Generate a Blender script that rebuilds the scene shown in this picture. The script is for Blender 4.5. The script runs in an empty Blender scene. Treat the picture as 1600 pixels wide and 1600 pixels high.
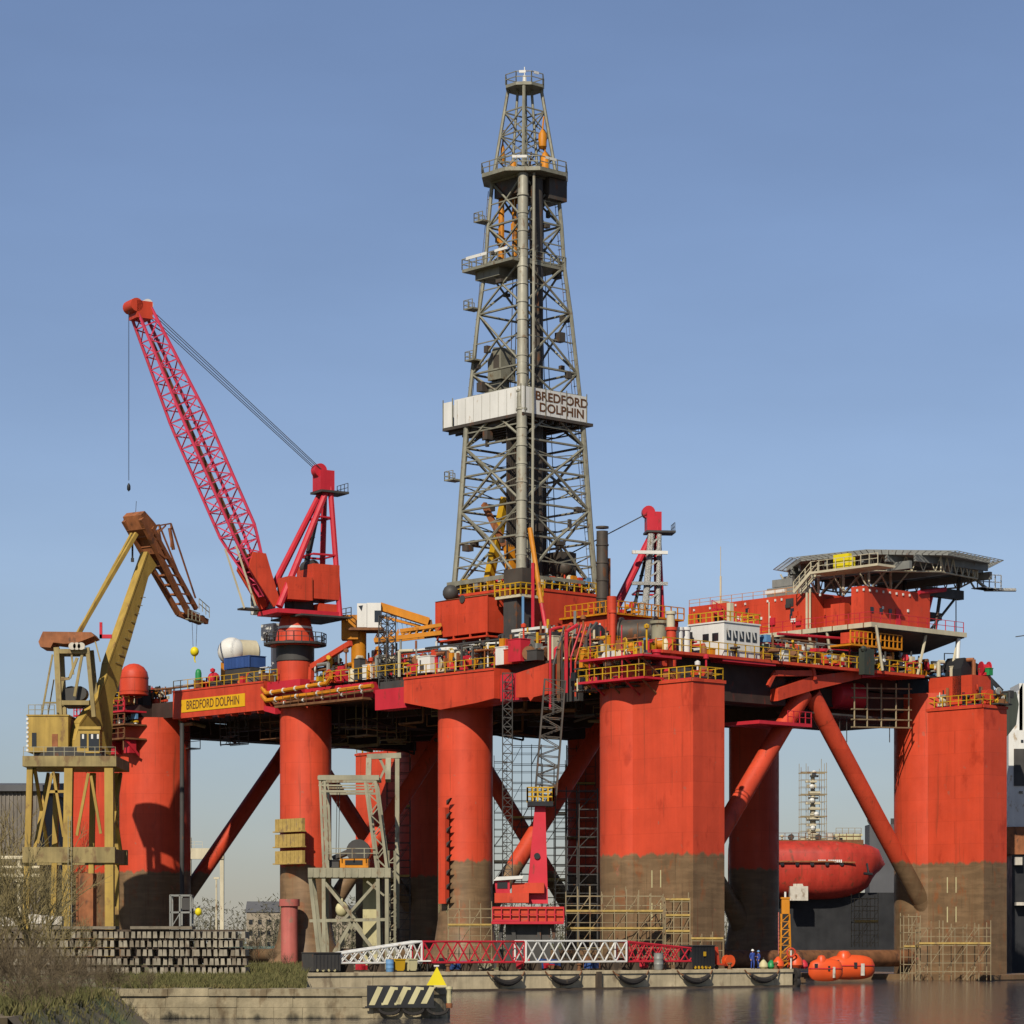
import bpy, math, random
from mathutils import Vector, Matrix
R = math.radians
SC = bpy.context.scene
COL = SC.collection

# ------------------------------------------------------------------ camera, sky, sun, exposure
ZC = 4.2            # eye height above the water (m)
FPX = 4400.0        # focal length in pixels of a 1600 px wide picture
HOR = 1470.0        # horizon row in that picture
cam_d = bpy.data.cameras.new('camera')
cam_d.sensor_fit = 'HORIZONTAL'
cam_d.sensor_width = 36.0
cam_d.lens = 36.0 * FPX / 1600.0
cam_d.shift_y = (HOR - 800.0) / 1600.0
cam_d.clip_start = 1.0
cam_d.clip_end = 20000.0
cam = bpy.data.objects.new('camera', cam_d)
cam.location = (0, 0, ZC)
cam.rotation_euler = (R(90), 0, 0)
COL.objects.link(cam)
SC.camera = cam

SUN_AZ, SUN_EL = 18.0, 39.0      # degrees left of the line from rig to camera; elevation
sdir = Vector((-math.sin(R(SUN_AZ)) * math.cos(R(SUN_EL)), -math.cos(R(SUN_AZ)) * math.cos(R(SUN_EL)), math.sin(R(SUN_EL))))
W_ = bpy.data.worlds.new('World')
SC.world = W_
W_.use_nodes = True
nt = W_.node_tree
bg = nt.nodes['Background']
sky = nt.nodes.new('ShaderNodeTexSky')
sky.sky_type = 'NISHITA'
sky.sun_disc = False
sky.sun_elevation = R(SUN_EL)
sky.sun_rotation = math.atan2(sdir.x, sdir.y)
sky.air_density = 1.0
sky.dust_density = 0.3
sky.ozone_density = 2.0
mx = nt.nodes.new('ShaderNodeMix')
mx.data_type = 'RGBA'; mx.blend_type = 'MULTIPLY'
mx.inputs[0].default_value = 1.0
mx.inputs[7].default_value = (0.98, 0.925, 1.01, 1.0)
nt.links.new(sky.outputs[0], mx.inputs[6])
tc = nt.nodes.new('ShaderNodeTexCoord'); sz = nt.nodes.new('ShaderNodeSeparateXYZ'); nt.links.new(tc.outputs['Generated'], sz.inputs[0])
rmp = nt.nodes.new('ShaderNodeValToRGB'); cr_ = rmp.color_ramp      # thin the bright horizon band a little
cr_.elements[0].position = 0.0; cr_.elements[0].color = (.56,.59,.63,1); cr_.elements[1].position = 1.0; cr_.elements[1].color = (1,1,1,1)
for p_, v_ in ((.05,(.63,.66,.70)),(.13,(.93,.94,.96)),(.3,(1,1,1))):
    e_ = cr_.elements.new(p_); e_.color = (*v_,1)
nt.links.new(sz.outputs[2], rmp.inputs[0])
mx2 = nt.nodes.new('ShaderNodeMix'); mx2.data_type = 'RGBA'; mx2.blend_type = 'MULTIPLY'; mx2.inputs[0].default_value = 1.0
nt.links.new(mx.outputs[2], mx2.inputs[6]); nt.links.new(rmp.outputs[0], mx2.inputs[7])
ns_ = nt.nodes.new('ShaderNodeTexNoise'); ns_.inputs['Scale'].default_value = 9.0; ns_.inputs['Detail'].default_value = 6      # faint high veil
mp_ = nt.nodes.new('ShaderNodeMapping'); mp_.inputs['Scale'].default_value = (1,1,3.5); nt.links.new(tc.outputs['Generated'], mp_.inputs[0]); nt.links.new(mp_.outputs[0], ns_.inputs[0])
mr_ = nt.nodes.new('ShaderNodeMapRange'); mr_.inputs[1].default_value = .3; mr_.inputs[2].default_value = .7; mr_.inputs[3].default_value = .965; mr_.inputs[4].default_value = 1.035; nt.links.new(ns_.outputs[0], mr_.inputs[0])
mx3 = nt.nodes.new('ShaderNodeVectorMath'); mx3.operation = 'SCALE'; nt.links.new(mx2.outputs[2], mx3.inputs[0]); nt.links.new(mr_.outputs[0], mx3.inputs['Scale'])
nt.links.new(mx3.outputs[0], bg.inputs[0])
bg.inputs[1].default_value = 0.0757

sun_d = bpy.data.lights.new('sun', 'SUN')
sun_d.energy = 5.0
sun_d.angle = R(0.53)
sun_d.color = (1.0, 0.93, 0.80)
sun_o = bpy.data.objects.new('sun', sun_d)
sun_o.rotation_euler = sdir.to_track_quat('Z', 'Y').to_euler()
COL.objects.link(sun_o)
vs = SC.view_settings
vs.view_transform = 'Standard'; vs.look = 'None'; vs.exposure = 0.25; vs.gamma = 1.0
SC.cycles.max_bounces = 5
SC.cycles.diffuse_bounces = 1
SC.cycles.use_denoising = True

# ------------------------------------------------------------------ helpers
random.seed(7)
def wp(px, py, D):
    """world point seen at pixel (px,py) of the survey picture, D metres away"""
    return Vector(((px - 800.0) * D / FPX, D, ZC + (HOR - py) * D / FPX))
def wx(px, D): return (px - 800.0) * D / FPX
def wz(py, D): return ZC + (HOR - py) * D / FPX
# rig frame: x across (away to the right), y along (away to the left), z up from the water
P0 = Vector((209 * 282 / FPX, 282.0, 0.0))
TH = R(42.0)
RX = Vector((math.cos(TH), math.sin(TH), 0)); RY = Vector((-math.sin(TH), math.cos(TH), 0))
def rdep(x, y): return P0.y + x * RX.y + y * RY.y
def rx(px, x):
    k = (px - 800.0) / FPX
    return (k * (P0.y + x * RX.y) - P0.x - x * RX.x) / (RY.x - k * RY.y)
def ry(px, y):
    k = (px - 800.0) / FPX
    return (k * (P0.y + y * RY.y) - P0.x - y * RY.x) / (RX.x - k * RX.y)
def rz(py, x, y): return ZC + (HOR - py) * rdep(x, y) / FPX
def w2r(v):
    d = Vector(v) - P0
    return Vector((d.dot(RX), d.dot(RY), d.z))
def r2w(x, y, z=0.0): return P0 + RX * x + RY * y + Vector((0, 0, z))
def rp(px, py, D): return w2r(wp(px, py, D))

class MB:
    def __init__(s): s.v = []; s.f = []; s.m = []; s.mi = 0
    def add(s, vs, fs, mi=None):
        o = len(s.v); s.v.extend([tuple(p) for p in vs])
        for f in fs:
            s.f.append([i + o for i in f]); s.m.append(s.mi if mi is None else mi)
        return s
    def box(s, x0, x1, y0, y1, z0, z1, mi=None):
        if x0 > x1: x0, x1 = x1, x0
        if y0 > y1: y0, y1 = y1, y0
        if z0 > z1: z0, z1 = z1, z0
        v = [(x0,y0,z0),(x1,y0,z0),(x1,y1,z0),(x0,y1,z0),(x0,y0,z1),(x1,y0,z1),(x1,y1,z1),(x0,y1,z1)]
        return s.add(v, [(0,3,2,1),(4,5,6,7),(0,1,5,4),(1,2,6,5),(2,3,7,6),(3,0,4,7)], mi)
    def frame(s, p, q):
        d = (Vector(q) - Vector(p)); L = d.length
        d = d / L if L > 1e-9 else Vector((0,0,1))
        u = d.cross(Vector((0,0,1)))
        if u.length < 1e-4: u = Vector((1,0,0))
        u.normalize(); w = d.cross(u)
        return d, u, w
    def tube(s, p, q, r, n=6, r2=None, mi=None, cap=True):
        p = Vector(p); q = Vector(q); d, u, w = s.frame(p, q); r2 = r if r2 is None else r2
        vs = []
        for c, rr in ((p, r), (q, r2)):
            for i in range(n):
                a = 2 * math.pi * (i + .5) / n
                vs.append(c + (u * math.cos(a) + w * math.sin(a)) * rr)
        fs = [(i, (i+1) % n, n + (i+1) % n, n + i) for i in range(n)]
        fs = [f[::-1] for f in fs]
        if cap: fs += [tuple(range(n)), tuple(range(2*n-1, n-1, -1))]
        return s.add(vs, fs, mi)
    def path(s, pts, r, n=6, mi=None):
        for a, b in zip(pts, pts[1:]): s.tube(a, b, r, n, mi=mi)
        return s
    def beam(s, p, q, w, h, mi=None):
        p = Vector(p); q = Vector(q); d, u, k = s.frame(p, q)
        vs = []
        for c in (p, q):
            for a, b in ((-1,-1),(1,-1),(1,1),(-1,1)): vs.append(c + u*a*w/2 + k*b*h/2)
        return s.add(vs, [(0,1,2,3),(7,6,5,4),(0,4,5,1),(1,5,6,2),(2,6,7,3),(3,7,4,0)], mi)
    def prism(s, pts, ext, mi=None):
        """polygon (3D points) pushed along vector ext"""
        n = len(pts); e = Vector(ext); P = [Vector(p) for p in pts]
        nrm = sum(((P[i]-P[0]).cross(P[i+1]-P[0]) for i in range(1, n-1)), Vector())
        if nrm.dot(e) > 0: P = P[::-1]
        vs = P + [p + e for p in P]
        fs = [tuple(range(n)), tuple(range(2*n-1, n-1, -1))]
        fs += [((i+1) % n, i, n+i, n+(i+1) % n) for i in range(n)]
        return s.add(vs, fs, mi)
    def lathe(s, prof, c=(0,0,0), axis=(0,0,1), n=24, mi=None, a0=0.0, a1=360.0):
        c = Vector(c); ax = Vector(axis).normalized()
        u = ax.cross(Vector((0,0,1)))
        if u.length < 1e-4: u = Vector((1,0,0))
        u.normalize(); w = ax.cross(u)
        full = abs(a1 - a0) >= 359.9; m = n if full else n + 1
        vs = []; fs = []
        for r, h in prof:
            for i in range(m):
                a = R(a0 + (a1 - a0) * i / n)
                vs.append(c + ax*h + (u*math.cos(a) + w*math.sin(a))*r)
        for k in range(len(prof)-1):
            for i in range(n if not full else m):
                j = (i+1) % m
                fs.append((k*m+i, k*m+j, (k+1)*m+j, (k+1)*m+i))
        if full:
            if prof[0][0] > 1e-4: fs.append(tuple(range(m-1, -1, -1)))
            if prof[-1][0] > 1e-4: fs.append(tuple((len(prof)-1)*m + i for i in range(m)))
        return s.add(vs, fs, mi)
    def ball(s, c, r, n=16, sx=1, sy=1, sz=1, mi=None):
        k = n//2; vs = []; fs = []
        for i in range(k+1):
            t = math.pi*i/k
            for j in range(n):
                a = 2*math.pi*j/n
                vs.append((c[0]+r*sx*math.sin(t)*math.cos(a), c[1]+r*sy*math.sin(t)*math.sin(a), c[2]+r*sz*math.cos(t)))
        for i in range(k):
            for j in range(n):
                fs.append((i*n+j, (i+1)*n+j, (i+1)*n+(j+1) % n, i*n+(j+1) % n))
        return s.add(vs, fs, mi)
    def lattice(s, p, q, w, h, nb, rc, rb, up=(0,0,1), w2=None, h2=None, taper=None, mi=None, n=5):
        """four-chord lattice girder from p to q; up fixes its height direction; taper(t)->scale"""
        p = Vector(p); q = Vector(q); d = (q-p).normalized()
        side = d.cross(Vector(up)).normalized(); hh = side.cross(d).normalized()
        w2 = w if w2 is None else w2; h2 = h if h2 is None else h2
        def ring(t):
            k = taper(t) if taper else 1.0
            ww = (w + (w2-w)*t)*k/2; hg = (h + (h2-h)*t)*k/2; c = p + (q-p)*t
            return [c + side*ww*a + hh*hg*b for a, b in ((-1,-1),(1,-1),(1,1),(-1,1))]
        rs = [ring(i/nb) for i in range(nb+1)]
        for i in range(nb):
            A, B = rs[i], rs[i+1]
            for k in range(4):
                s.tube(A[k], B[k], rc, n, mi=mi)
                k2 = (k+1) % 4
                if i % 2: s.tube(A[k], B[k2], rb, 4, mi=mi)
                else: s.tube(A[k2], B[k], rb, 4, mi=mi)
                s.tube(A[k], A[k2], rb, 4, mi=mi)
        for k in range(4): s.tube(rs[-1][k], rs[-1][(k+1) % 4], rb, 4, mi=mi)
        return s
    def rail(s, pts, h=1.1, r=0.035, step=1.6, mi=None, mid=2):
        for a, b in zip(pts, pts[1:]):
            a = Vector(a); b = Vector(b); L = (b-a).length; k = max(1, int(round(L/step)))
            for i in range(k+1):
                c = a + (b-a)*i/k
                s.tube(c, c + Vector((0,0,h)), r*1.2, 4, mi=mi)
            for j in range(1, mid+1):
                z = Vector((0,0,h*j/mid)); s.tube(a+z, b+z, r, 4, mi=mi)
        return s
    def build(s, name, mats, parent=None, smooth=True, loc=None, rot=None):
        me = bpy.data.meshes.new(name)
        me.from_pydata(s.v, [], s.f)
        if not isinstance(mats, (list, tuple)): mats = [mats]
        for m in mats: me.materials.append(m)
        if len(mats) > 1: me.polygons.foreach_set('material_index', s.m)
        if smooth and len(s.f):
            me.polygons.foreach_set('use_smooth', [True]*len(s.f))
            me.update()
            me.set_sharp_from_angle(angle=R(38))
        me.update()
        o = bpy.data.objects.new(name, me)
        COL.objects.link(o)
        if parent is not None: o.parent = parent
        if loc is not None: o.location = loc
        if rot is not None: o.rotation_euler = rot
        return o
def tag(o, label=None, cat=None, group=None, kind=None):
    if label: o['label'] = label
    if cat: o['category'] = cat
    if group: o['group'] = group
    if kind: o['kind'] = kind
    return o
def thing(name, label, cat, loc=(0,0,0), rz_=0.0, group=None):
    o = bpy.data.objects.new(name, None); COL.objects.link(o)
    o.empty_display_size = 0.5
    o.location = loc; o.rotation_euler = (0, 0, rz_)
    return tag(o, label, cat, group)
def copy_tree(o, parent=None):
    c = o.copy(); COL.objects.link(c)
    if parent is not None: c.parent = parent
    for ch in [x for x in o.children]: copy_tree(ch, c)
    return c
def text_mesh(name, body, size, mat, parent, M, sx=1.0, ext=0.03, align='CENTER', off=0.0, spacing=1.0):
    cu = bpy.data.curves.new('lettering', 'FONT')
    cu.body = body; cu.size = size; cu.extrude = ext; cu.align_x = align; cu.align_y = 'CENTER'; cu.offset = off
    cu.space_line = 0.9; cu.space_character = spacing
    t = bpy.data.objects.new('lettering', cu); COL.objects.link(t)
    dg = bpy.context.evaluated_depsgraph_get()
    me = bpy.data.meshes.new_from_object(t.evaluated_get(dg))
    bpy.data.objects.remove(t); bpy.data.curves.remove(cu)
    me.transform(Matrix.Diagonal((sx, 1, 1, 1))); me.transform(M)
    me.materials.clear(); me.materials.append(mat)
    o = bpy.data.objects.new(name, me); COL.objects.link(o); o.parent = parent
    return o
def face_matrix(c, xdir, zdir=(0,0,1)):
    """text lies in the plane of xdir and zdir, centred at c, read from the side of xdir x zdir"""
    x = Vector(xdir).normalized(); y = Vector(zdir).normalized(); z = x.cross(y)
    m = Matrix.Identity(4)
    for i, a in enumerate((x, y, z)):
        for j in range(3): m[j][i] = a[j]
    for j in range(3): m[j][3] = c[j]
    return m

# ------------------------------------------------------------------ materials
def paint(name, col, rough=0.5, metal=0.0, var=0.18, scale=0.35, streak=0.25, spot=None, spot_amt=0.0, spot_scale=1.2, bump=0.0, below=None, below_z=0.0, spec=0.22, plates=0.0):
    """painted / raw surface: tone variation, vertical weather streaks, patches of a second colour, optional second coat below a height"""
    m = bpy.data.materials.new(name); m.use_nodes = True
    N = m.node_tree.nodes; L = m.node_tree.links
    b = N['Principled BSDF']
    b.inputs['Roughness'].default_value = rough; b.inputs['Metallic'].default_value = metal
    b.inputs['Specular IOR Level'].default_value = spec
    geo = N.new('ShaderNodeNewGeometry')
    def noise(sc, det=4, mapz=1.0, ofs=0.0):
        mp = N.new('ShaderNodeMapping'); mp.inputs['Scale'].default_value = (sc, sc, sc*mapz); mp.inputs['Location'].default_value = (ofs, ofs*.7, ofs*.3)
        L.new(geo.outputs['Position'], mp.inputs['Vector'])
        n = N.new('ShaderNodeTexNoise'); n.inputs['Scale'].default_value = 1.0; n.inputs['Detail'].default_value = det; n.inputs['Roughness'].default_value = 0.6
        L.new(mp.outputs[0], n.inputs['Vector']); return n.outputs['Fac']
    def rng(x, a, bb, c, d):
        k = N.new('ShaderNodeMapRange'); k.inputs[1].default_value = a; k.inputs[2].default_value = bb; k.inputs[3].default_value = c; k.inputs[4].default_value = d
        L.new(x, k.inputs[0]); return k.outputs[0]
    def mix(f, A, B, mode='MIX'):
        k = N.new('ShaderNodeMix'); k.data_type = 'RGBA'; k.blend_type = mode
        if isinstance(f, float): k.inputs[0].default_value = f
        else: L.new(f, k.inputs[0])
        for i, x in ((6, A), (7, B)):
            if isinstance(x, tuple): k.inputs[i].default_value = (x[0], x[1], x[2], 1)
            else: L.new(x, k.inputs[i])
        return k.outputs[2]
    AL = 0.70
    c = tuple(x*AL for x in col); spot = tuple(x*AL for x in spot) if spot else None; below = tuple(x*AL for x in below) if below else None
    out = c
    if spot is not None and spot_amt > 0:
        out = mix(rng(noise(spot_scale, 6, 0.5, 5.0), .66 - spot_amt*.4, .72 - spot_amt*.25, 0.0, 0.85), out, spot)
    if below is not None:
        sep = N.new('ShaderNodeSeparateXYZ'); L.new(geo.outputs['Position'], sep.inputs[0])
        ad = N.new('ShaderNodeMath'); ad.operation = 'MULTIPLY_ADD'; ad.inputs[1].default_value = 1.6; 
        L.new(noise(.9, 7, .25), ad.inputs[0]); L.new(sep.outputs[2], ad.inputs[2])
        f = rng(ad.outputs[0], below_z + .62, below_z + .88, 1.0, 0.0)
        bl = mix(rng(noise(.5, 6, .35, 9.0), .35, .7, 0, 1), below, tuple(x*.72 for x in below))
        bl = mix(rng(noise(.8, 7, .5, 3.0), .56, .64, 0, .7), bl, (below[0]*1.25, below[1]*.72, below[2]*.5))
        bl = mix(rng(noise(.35, 4, 5.0, 14.0), .45, .62, 0, .5), bl, tuple(x*1.35 for x in below))
        bl = mix(rng(noise(3.0, 4, .06, 17.0), .6, .72, 0, .6), bl, tuple(x*.45 for x in below))
        out = mix(f, out, bl)
    if plates > 0:
        # welded plate fields, seams and rust runs
        sp = N.new('ShaderNodeSeparateXYZ'); L.new(geo.outputs['Position'], sp.inputs[0])
        ad2 = N.new('ShaderNodeMath'); ad2.operation = 'MULTIPLY_ADD'; ad2.inputs[1].default_value = .55; L.new(sp.outputs[1], ad2.inputs[0]); L.new(sp.outputs[0], ad2.inputs[2])
        cb2 = N.new('ShaderNodeCombineXYZ'); L.new(ad2.outputs[0], cb2.inputs[0]); L.new(sp.outputs[2], cb2.inputs[1])
        br = N.new('ShaderNodeTexBrick'); br.inputs['Scale'].default_value = 1.0; br.inputs['Brick Width'].default_value = 5.2; br.inputs['Row Height'].default_value = 2.45; br.inputs['Mortar Size'].default_value = .035; br.inputs['Mortar Smooth'].default_value = .4
        br.inputs['Color1'].default_value = (1.04,1.04,1.04,1); br.inputs['Color2'].default_value = (.90,.90,.90,1); br.inputs['Mortar'].default_value = (.72,.72,.72,1)
        L.new(cb2.outputs[0], br.inputs['Vector'])
        out = mix(plates, out, br.outputs['Color'], 'MULTIPLY')
        out = mix(rng(noise(2.6, 5, .035, 11.0), .60, .70, 0, .55), out, (.20*AL,.055*AL,.025*AL))
        out = mix(rng(noise(.9, 8, .8, 23.0), .665, .70, 0, .6), out, (.42*AL,.14*AL,.09*AL))
    v = rng(noise(scale, 5), .3, .7, 1.0 - var, 1.0 + var*.5)
    cv = N.new('ShaderNodeCombineColor'); [L.new(v, cv.inputs[i]) for i in range(3)]
    out = mix(1.0, out, cv.outputs[0], 'MULTIPLY')
    if streak > 0:
        sv = rng(noise(1.3, 4, 0.05, 2.0), .35, .75, 1.0, 1.0 - streak)
        cs = N.new('ShaderNodeCombineColor'); [L.new(sv, cs.inputs[i]) for i in range(3)]
        out = mix(1.0, out, cs.outputs[0], 'MULTIPLY')
    if isinstance(out, tuple): b.inputs['Base Color'].default_value = (*out, 1)
    else: L.new(out, b.inputs['Base Color'])
    rr = rng(noise(scale*2.2, 3, 1, 7.0), .3, .7, max(.05, rough - .1), min(1, rough + .12)); L.new(rr, b.inputs['Roughness'])
    if bump > 0:
        bp = N.new('ShaderNodeBump'); bp.inputs['Strength'].default_value = bump; bp.inputs['Distance'].default_value = .05
        L.new(noise(3.0, 5), bp.inputs['Height']); L.new(bp.outputs[0], b.inputs['Normal'])
    return m
M = {}
RUST = (0.19, 0.075, 0.03)
ANTI = (0.235, 0.145, 0.075)
M['hull'] = paint('hull_red_over_brown', (0.70, 0.078, 0.032), .5, var=.13, streak=.14, spot=(0.5, .05, .02), spot_amt=.12, spot_scale=.35, plates=.55, below=ANTI, below_z=12.7, bump=.12)
M['red'] = paint('rig_red', (0.67, 0.070, 0.029), .5, var=.15, streak=.2, plates=.4, spot=(.36,.04,.02), spot_amt=.12, spot_scale=.9, bump=.1)
M['crimson'] = paint('crimson_paint', (0.60, 0.028, 0.045), .45, var=.15, streak=.12, spot=(.25,.05,.03), spot_amt=.12)
M['boom'] = paint('boom_pink_red', (0.78, 0.065, 0.13), .45, var=.15, streak=.1, spot=(.30,.09,.05), spot_amt=.18)
M['yellow'] = paint('safety_yellow', (0.66, 0.38, 0.018), .5, var=.2, streak=.2, spot=RUST, spot_amt=.16)
M['orange'] = paint('orange_yellow', (0.68, 0.25, 0.012), .5, var=.2, streak=.2, spot=RUST, spot_amt=.14)
M['white'] = paint('white_paint', (0.78, 0.76, 0.70), .45, var=.08, streak=.12, spot=(.45,.33,.2), spot_amt=.07)
M['cream'] = paint('cream_paint', (0.66, 0.58, 0.40), .5, var=.14, streak=.2, spot=RUST, spot_amt=.12)
M['grey'] = paint('grey_steel', (0.30, 0.30, 0.27), .5, .15, var=.2, streak=.2, spot=RUST, spot_amt=.12)
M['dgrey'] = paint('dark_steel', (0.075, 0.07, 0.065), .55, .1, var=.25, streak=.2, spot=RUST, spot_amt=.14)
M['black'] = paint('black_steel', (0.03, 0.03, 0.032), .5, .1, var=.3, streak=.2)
M['derrick'] = paint('galvanised_weathered', (0.30, 0.285, 0.215), .5, .2, var=.25, scale=.8, streak=.15, spot=(.20,.13,.07), spot_amt=.2, spot_scale=1.6)
M['derrick_dk'] = paint('derrick_dark_pipe', (0.10, 0.082, 0.065), .5, .2, var=.3, streak=.2, spot=RUST, spot_amt=.2)
M['rust'] = paint('rust', (0.24, 0.105, 0.045), .75, var=.35, scale=1.2, streak=.3, spot=(.10,.05,.03), spot_amt=.25)
M['crusty'] = paint('rusty_orange_paint', (0.36, 0.13, 0.05), .65, var=.3, scale=1.1, streak=.3, spot=(.12,.06,.035), spot_amt=.25)
M['brown'] = paint('brown_antifouling', ANTI, .7, var=.22, streak=.3, spot=(.30,.12,.05), spot_amt=.2)
M['blue'] = paint('blue_container_paint', (0.045, 0.10, 0.30), .5, var=.15, streak=.25)
M['sblue'] = paint('pale_blue_plastic', (0.14, 0.30, 0.52), .5, var=.1, streak=.1)
M['green'] = paint('green_paint', (0.03, 0.30, 0.09), .45, var=.15, streak=.2)
M['olive'] = paint('crane_ochre', (0.50, 0.33, 0.075), .55, var=.22, streak=.35, spot=(.27,.15,.06), spot_amt=.2, spot_scale=.8)
M['tower'] = paint('old_tower_paint', (0.36, 0.33, 0.225), .6, var=.25, streak=.3, spot=(.24,.14,.07), spot_amt=.22)
M['pink'] = paint('faded_pink_red', (0.58, 0.16, 0.13), .6, var=.2, streak=.35, spot=(.35,.2,.14), spot_amt=.2)
M['orng'] = paint('lifeboat_orange', (0.80, 0.10, 0.022), .4, var=.1, streak=.1, spot=(.5,.2,.1), spot_amt=.08)
M['under'] = paint('underdeck_grime_and_shade', (0.060, 0.036, 0.028), .7, var=.35, streak=.2, spot=(.15,.03,.02), spot_amt=.15)  # dark brown grime, with the under-deck shade put into the colour
M['shipred'] = paint('ship_red', (0.56, 0.05, 0.03), .45, var=.2, streak=.3, plates=.6, spot=(.25,.06,.03), spot_amt=.2, below=(.17,.045,.035), below_z=9.2)
M['glass'] = paint('dark_glass', (0.02, 0.022, 0.025), .12, var=.1, streak=0, spec=.6)
M['rubber'] = paint('black_rubber', (0.035, 0.03, 0.027), .8, var=.3, streak=0, spot=(.12,.09,.06), spot_amt=.2)
M['shipgrn'] = paint('dark_green_hull', (0.055, 0.065, 0.05), .55, var=.2, streak=.3, spot=RUST, spot_amt=.1)
M['sleeper'] = paint('concrete_sleeper', (0.36, 0.315, 0.235), .85, var=.3, scale=1.7, streak=.2, spot=(.17,.13,.09), spot_amt=.25)
M['sleeper_dk'] = paint('stained_sleeper', (0.24, 0.20, 0.145), .85, var=.3, scale=1.7, streak=.2, spot=(.10,.08,.06), spot_amt=.3)
M['wood'] = paint('dark_timber', (0.09, 0.065, 0.045), .85, var=.3, scale=2, streak=.1)
M['plank'] = paint('scaffold_plank', (0.50, 0.34, 0.10), .8, var=.25, scale=2, streak=.1, spot=(.3,.2,.1), spot_amt=.2)
M['quayface'] = paint('quay_face_concrete', (0.66, 0.54, 0.34), .85, var=.25, scale=.6, streak=.35, spot=(.36,.27,.17), spot_amt=.2, spot_scale=.8, bump=.4, below=(.12,.10,.07), below_z=-.15)
M['concrete'] = paint('quay_concrete', (0.36, 0.30, 0.195), .85, var=.28, scale=.6, streak=.35, spot=(.20,.15,.10), spot_amt=.26, spot_scale=.8, bump=.4, below=(.10,.085,.06), below_z=.1)
M['tube'] = paint('scaffold_tube', (0.33, 0.26, 0.15), .55, .2, var=.25, streak=.1, spot=RUST, spot_amt=.25)
M['hvyel'] = paint('sign_yellow', (0.82, 0.66, 0.015), .5, var=.08, streak=.1)
M['stripe'] = paint('stripe_cream', (0.62, 0.55, 0.30), .6, var=.15, streak=.2, spot=(.3,.24,.14), spot_amt=.15)
M['namey'] = paint('name_board_yellow', (0.80, 0.43, 0.012), .5, var=.06, streak=.06)
M['namek'] = paint('name_letter_brown', (0.13, 0.055, 0.02), .6, var=.1, streak=0)
M['skin'] = paint('skin', (0.45, 0.25, 0.17), .6, var=.05, streak=0)
M['bluework'] = paint('blue_overalls', (0.035, 0.07, 0.30), .85, var=.15, streak=0)
M['redwork'] = paint('orange_red_jacket', (0.70, 0.07, 0.03), .85, var=.15, streak=0)
M['farbuild'] = paint('far_render', (0.36, 0.30, 0.22), .85, var=.15, scale=.1, streak=.15)
M['hallwall'] = paint('hall_wall', (0.23, 0.20, 0.165), .85, var=.2, scale=.2, streak=.3)
M['hallroof'] = paint('hall_roof', (0.12, 0.12, 0.125), .8, var=.2, scale=.2, streak=.1)
M['bark'] = paint('bare_bark', (0.155, 0.115, 0.068), .9, var=.35, scale=3, streak=0)
M['bark2'] = paint('olive_bark', (0.24, 0.19, 0.085), .9, var=.3, scale=3, streak=0)
M['farleaf'] = paint('distant_twigs', (0.115, 0.105, 0.065), .9, var=.35, scale=.6, streak=0)
M['white2'] = paint('chalky_white', (0.66, 0.60, 0.50), .7, var=.2, scale=1.5, streak=.2, spot=(.3,.22,.15), spot_amt=.2)
# ------------------------------------------------------------------ setting: water, land, quay, pier, far shore
def G(px, py, z):
    D = FPX * (ZC - z) / (py - HOR); return Vector((wx(px, D), D, z))
QZ = 1.63
A_ = G(480, 1520, QZ); B_ = G(1240, 1514, QZ)
qd = (B_ - A_).normalized(); qn = Vector((-qd.y, qd.x, 0)); QL = (B_ - A_).length
def qp(px, back=0.0, z=QZ):
    """point on the quay line under pixel column px, set back from the edge"""
    a = A_ + qn*back; k = (px - 800.0)/FPX
    t = (k*a.y - a.x)/(qd.x - k*qd.y)
    p = a + qd*t; return Vector((p.x, p.y, z))

wm = bpy.data.materials.new('harbour_water'); wm.use_nodes = True
N = wm.node_tree.nodes; L = wm.node_tree.links; b = N['Principled BSDF']
b.inputs['Base Color'].default_value = (0.055, 0.052, 0.062, 1); b.inputs['Roughness'].default_value = 0.07
b.inputs['Specular IOR Level'].default_value = 0.5
geo = N.new('ShaderNodeNewGeometry'); mp = N.new('ShaderNodeMapping'); mp.inputs['Scale'].default_value = (1.5, .5, 1)
n1 = N.new('ShaderNodeTexNoise'); n1.inputs['Scale'].default_value = 1.0; n1.inputs['Detail'].default_value = 5
bp = N.new('ShaderNodeBump'); bp.inputs['Strength'].default_value = .6; bp.inputs['Distance'].default_value = .12
L.new(geo.outputs['Position'], mp.inputs[0]); L.new(mp.outputs[0], n1.inputs[0]); L.new(n1.outputs[0], bp.inputs['Height']); L.new(bp.outputs[0], b.inputs['Normal'])
mb = MB(); mb.add([(-9000,-200,0),(9000,-200,0),(9000,14000,0),(-9000,14000,0)], [(0,1,2,3)])
tag(mb.build('water', wm, smooth=False), kind='structure')

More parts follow.
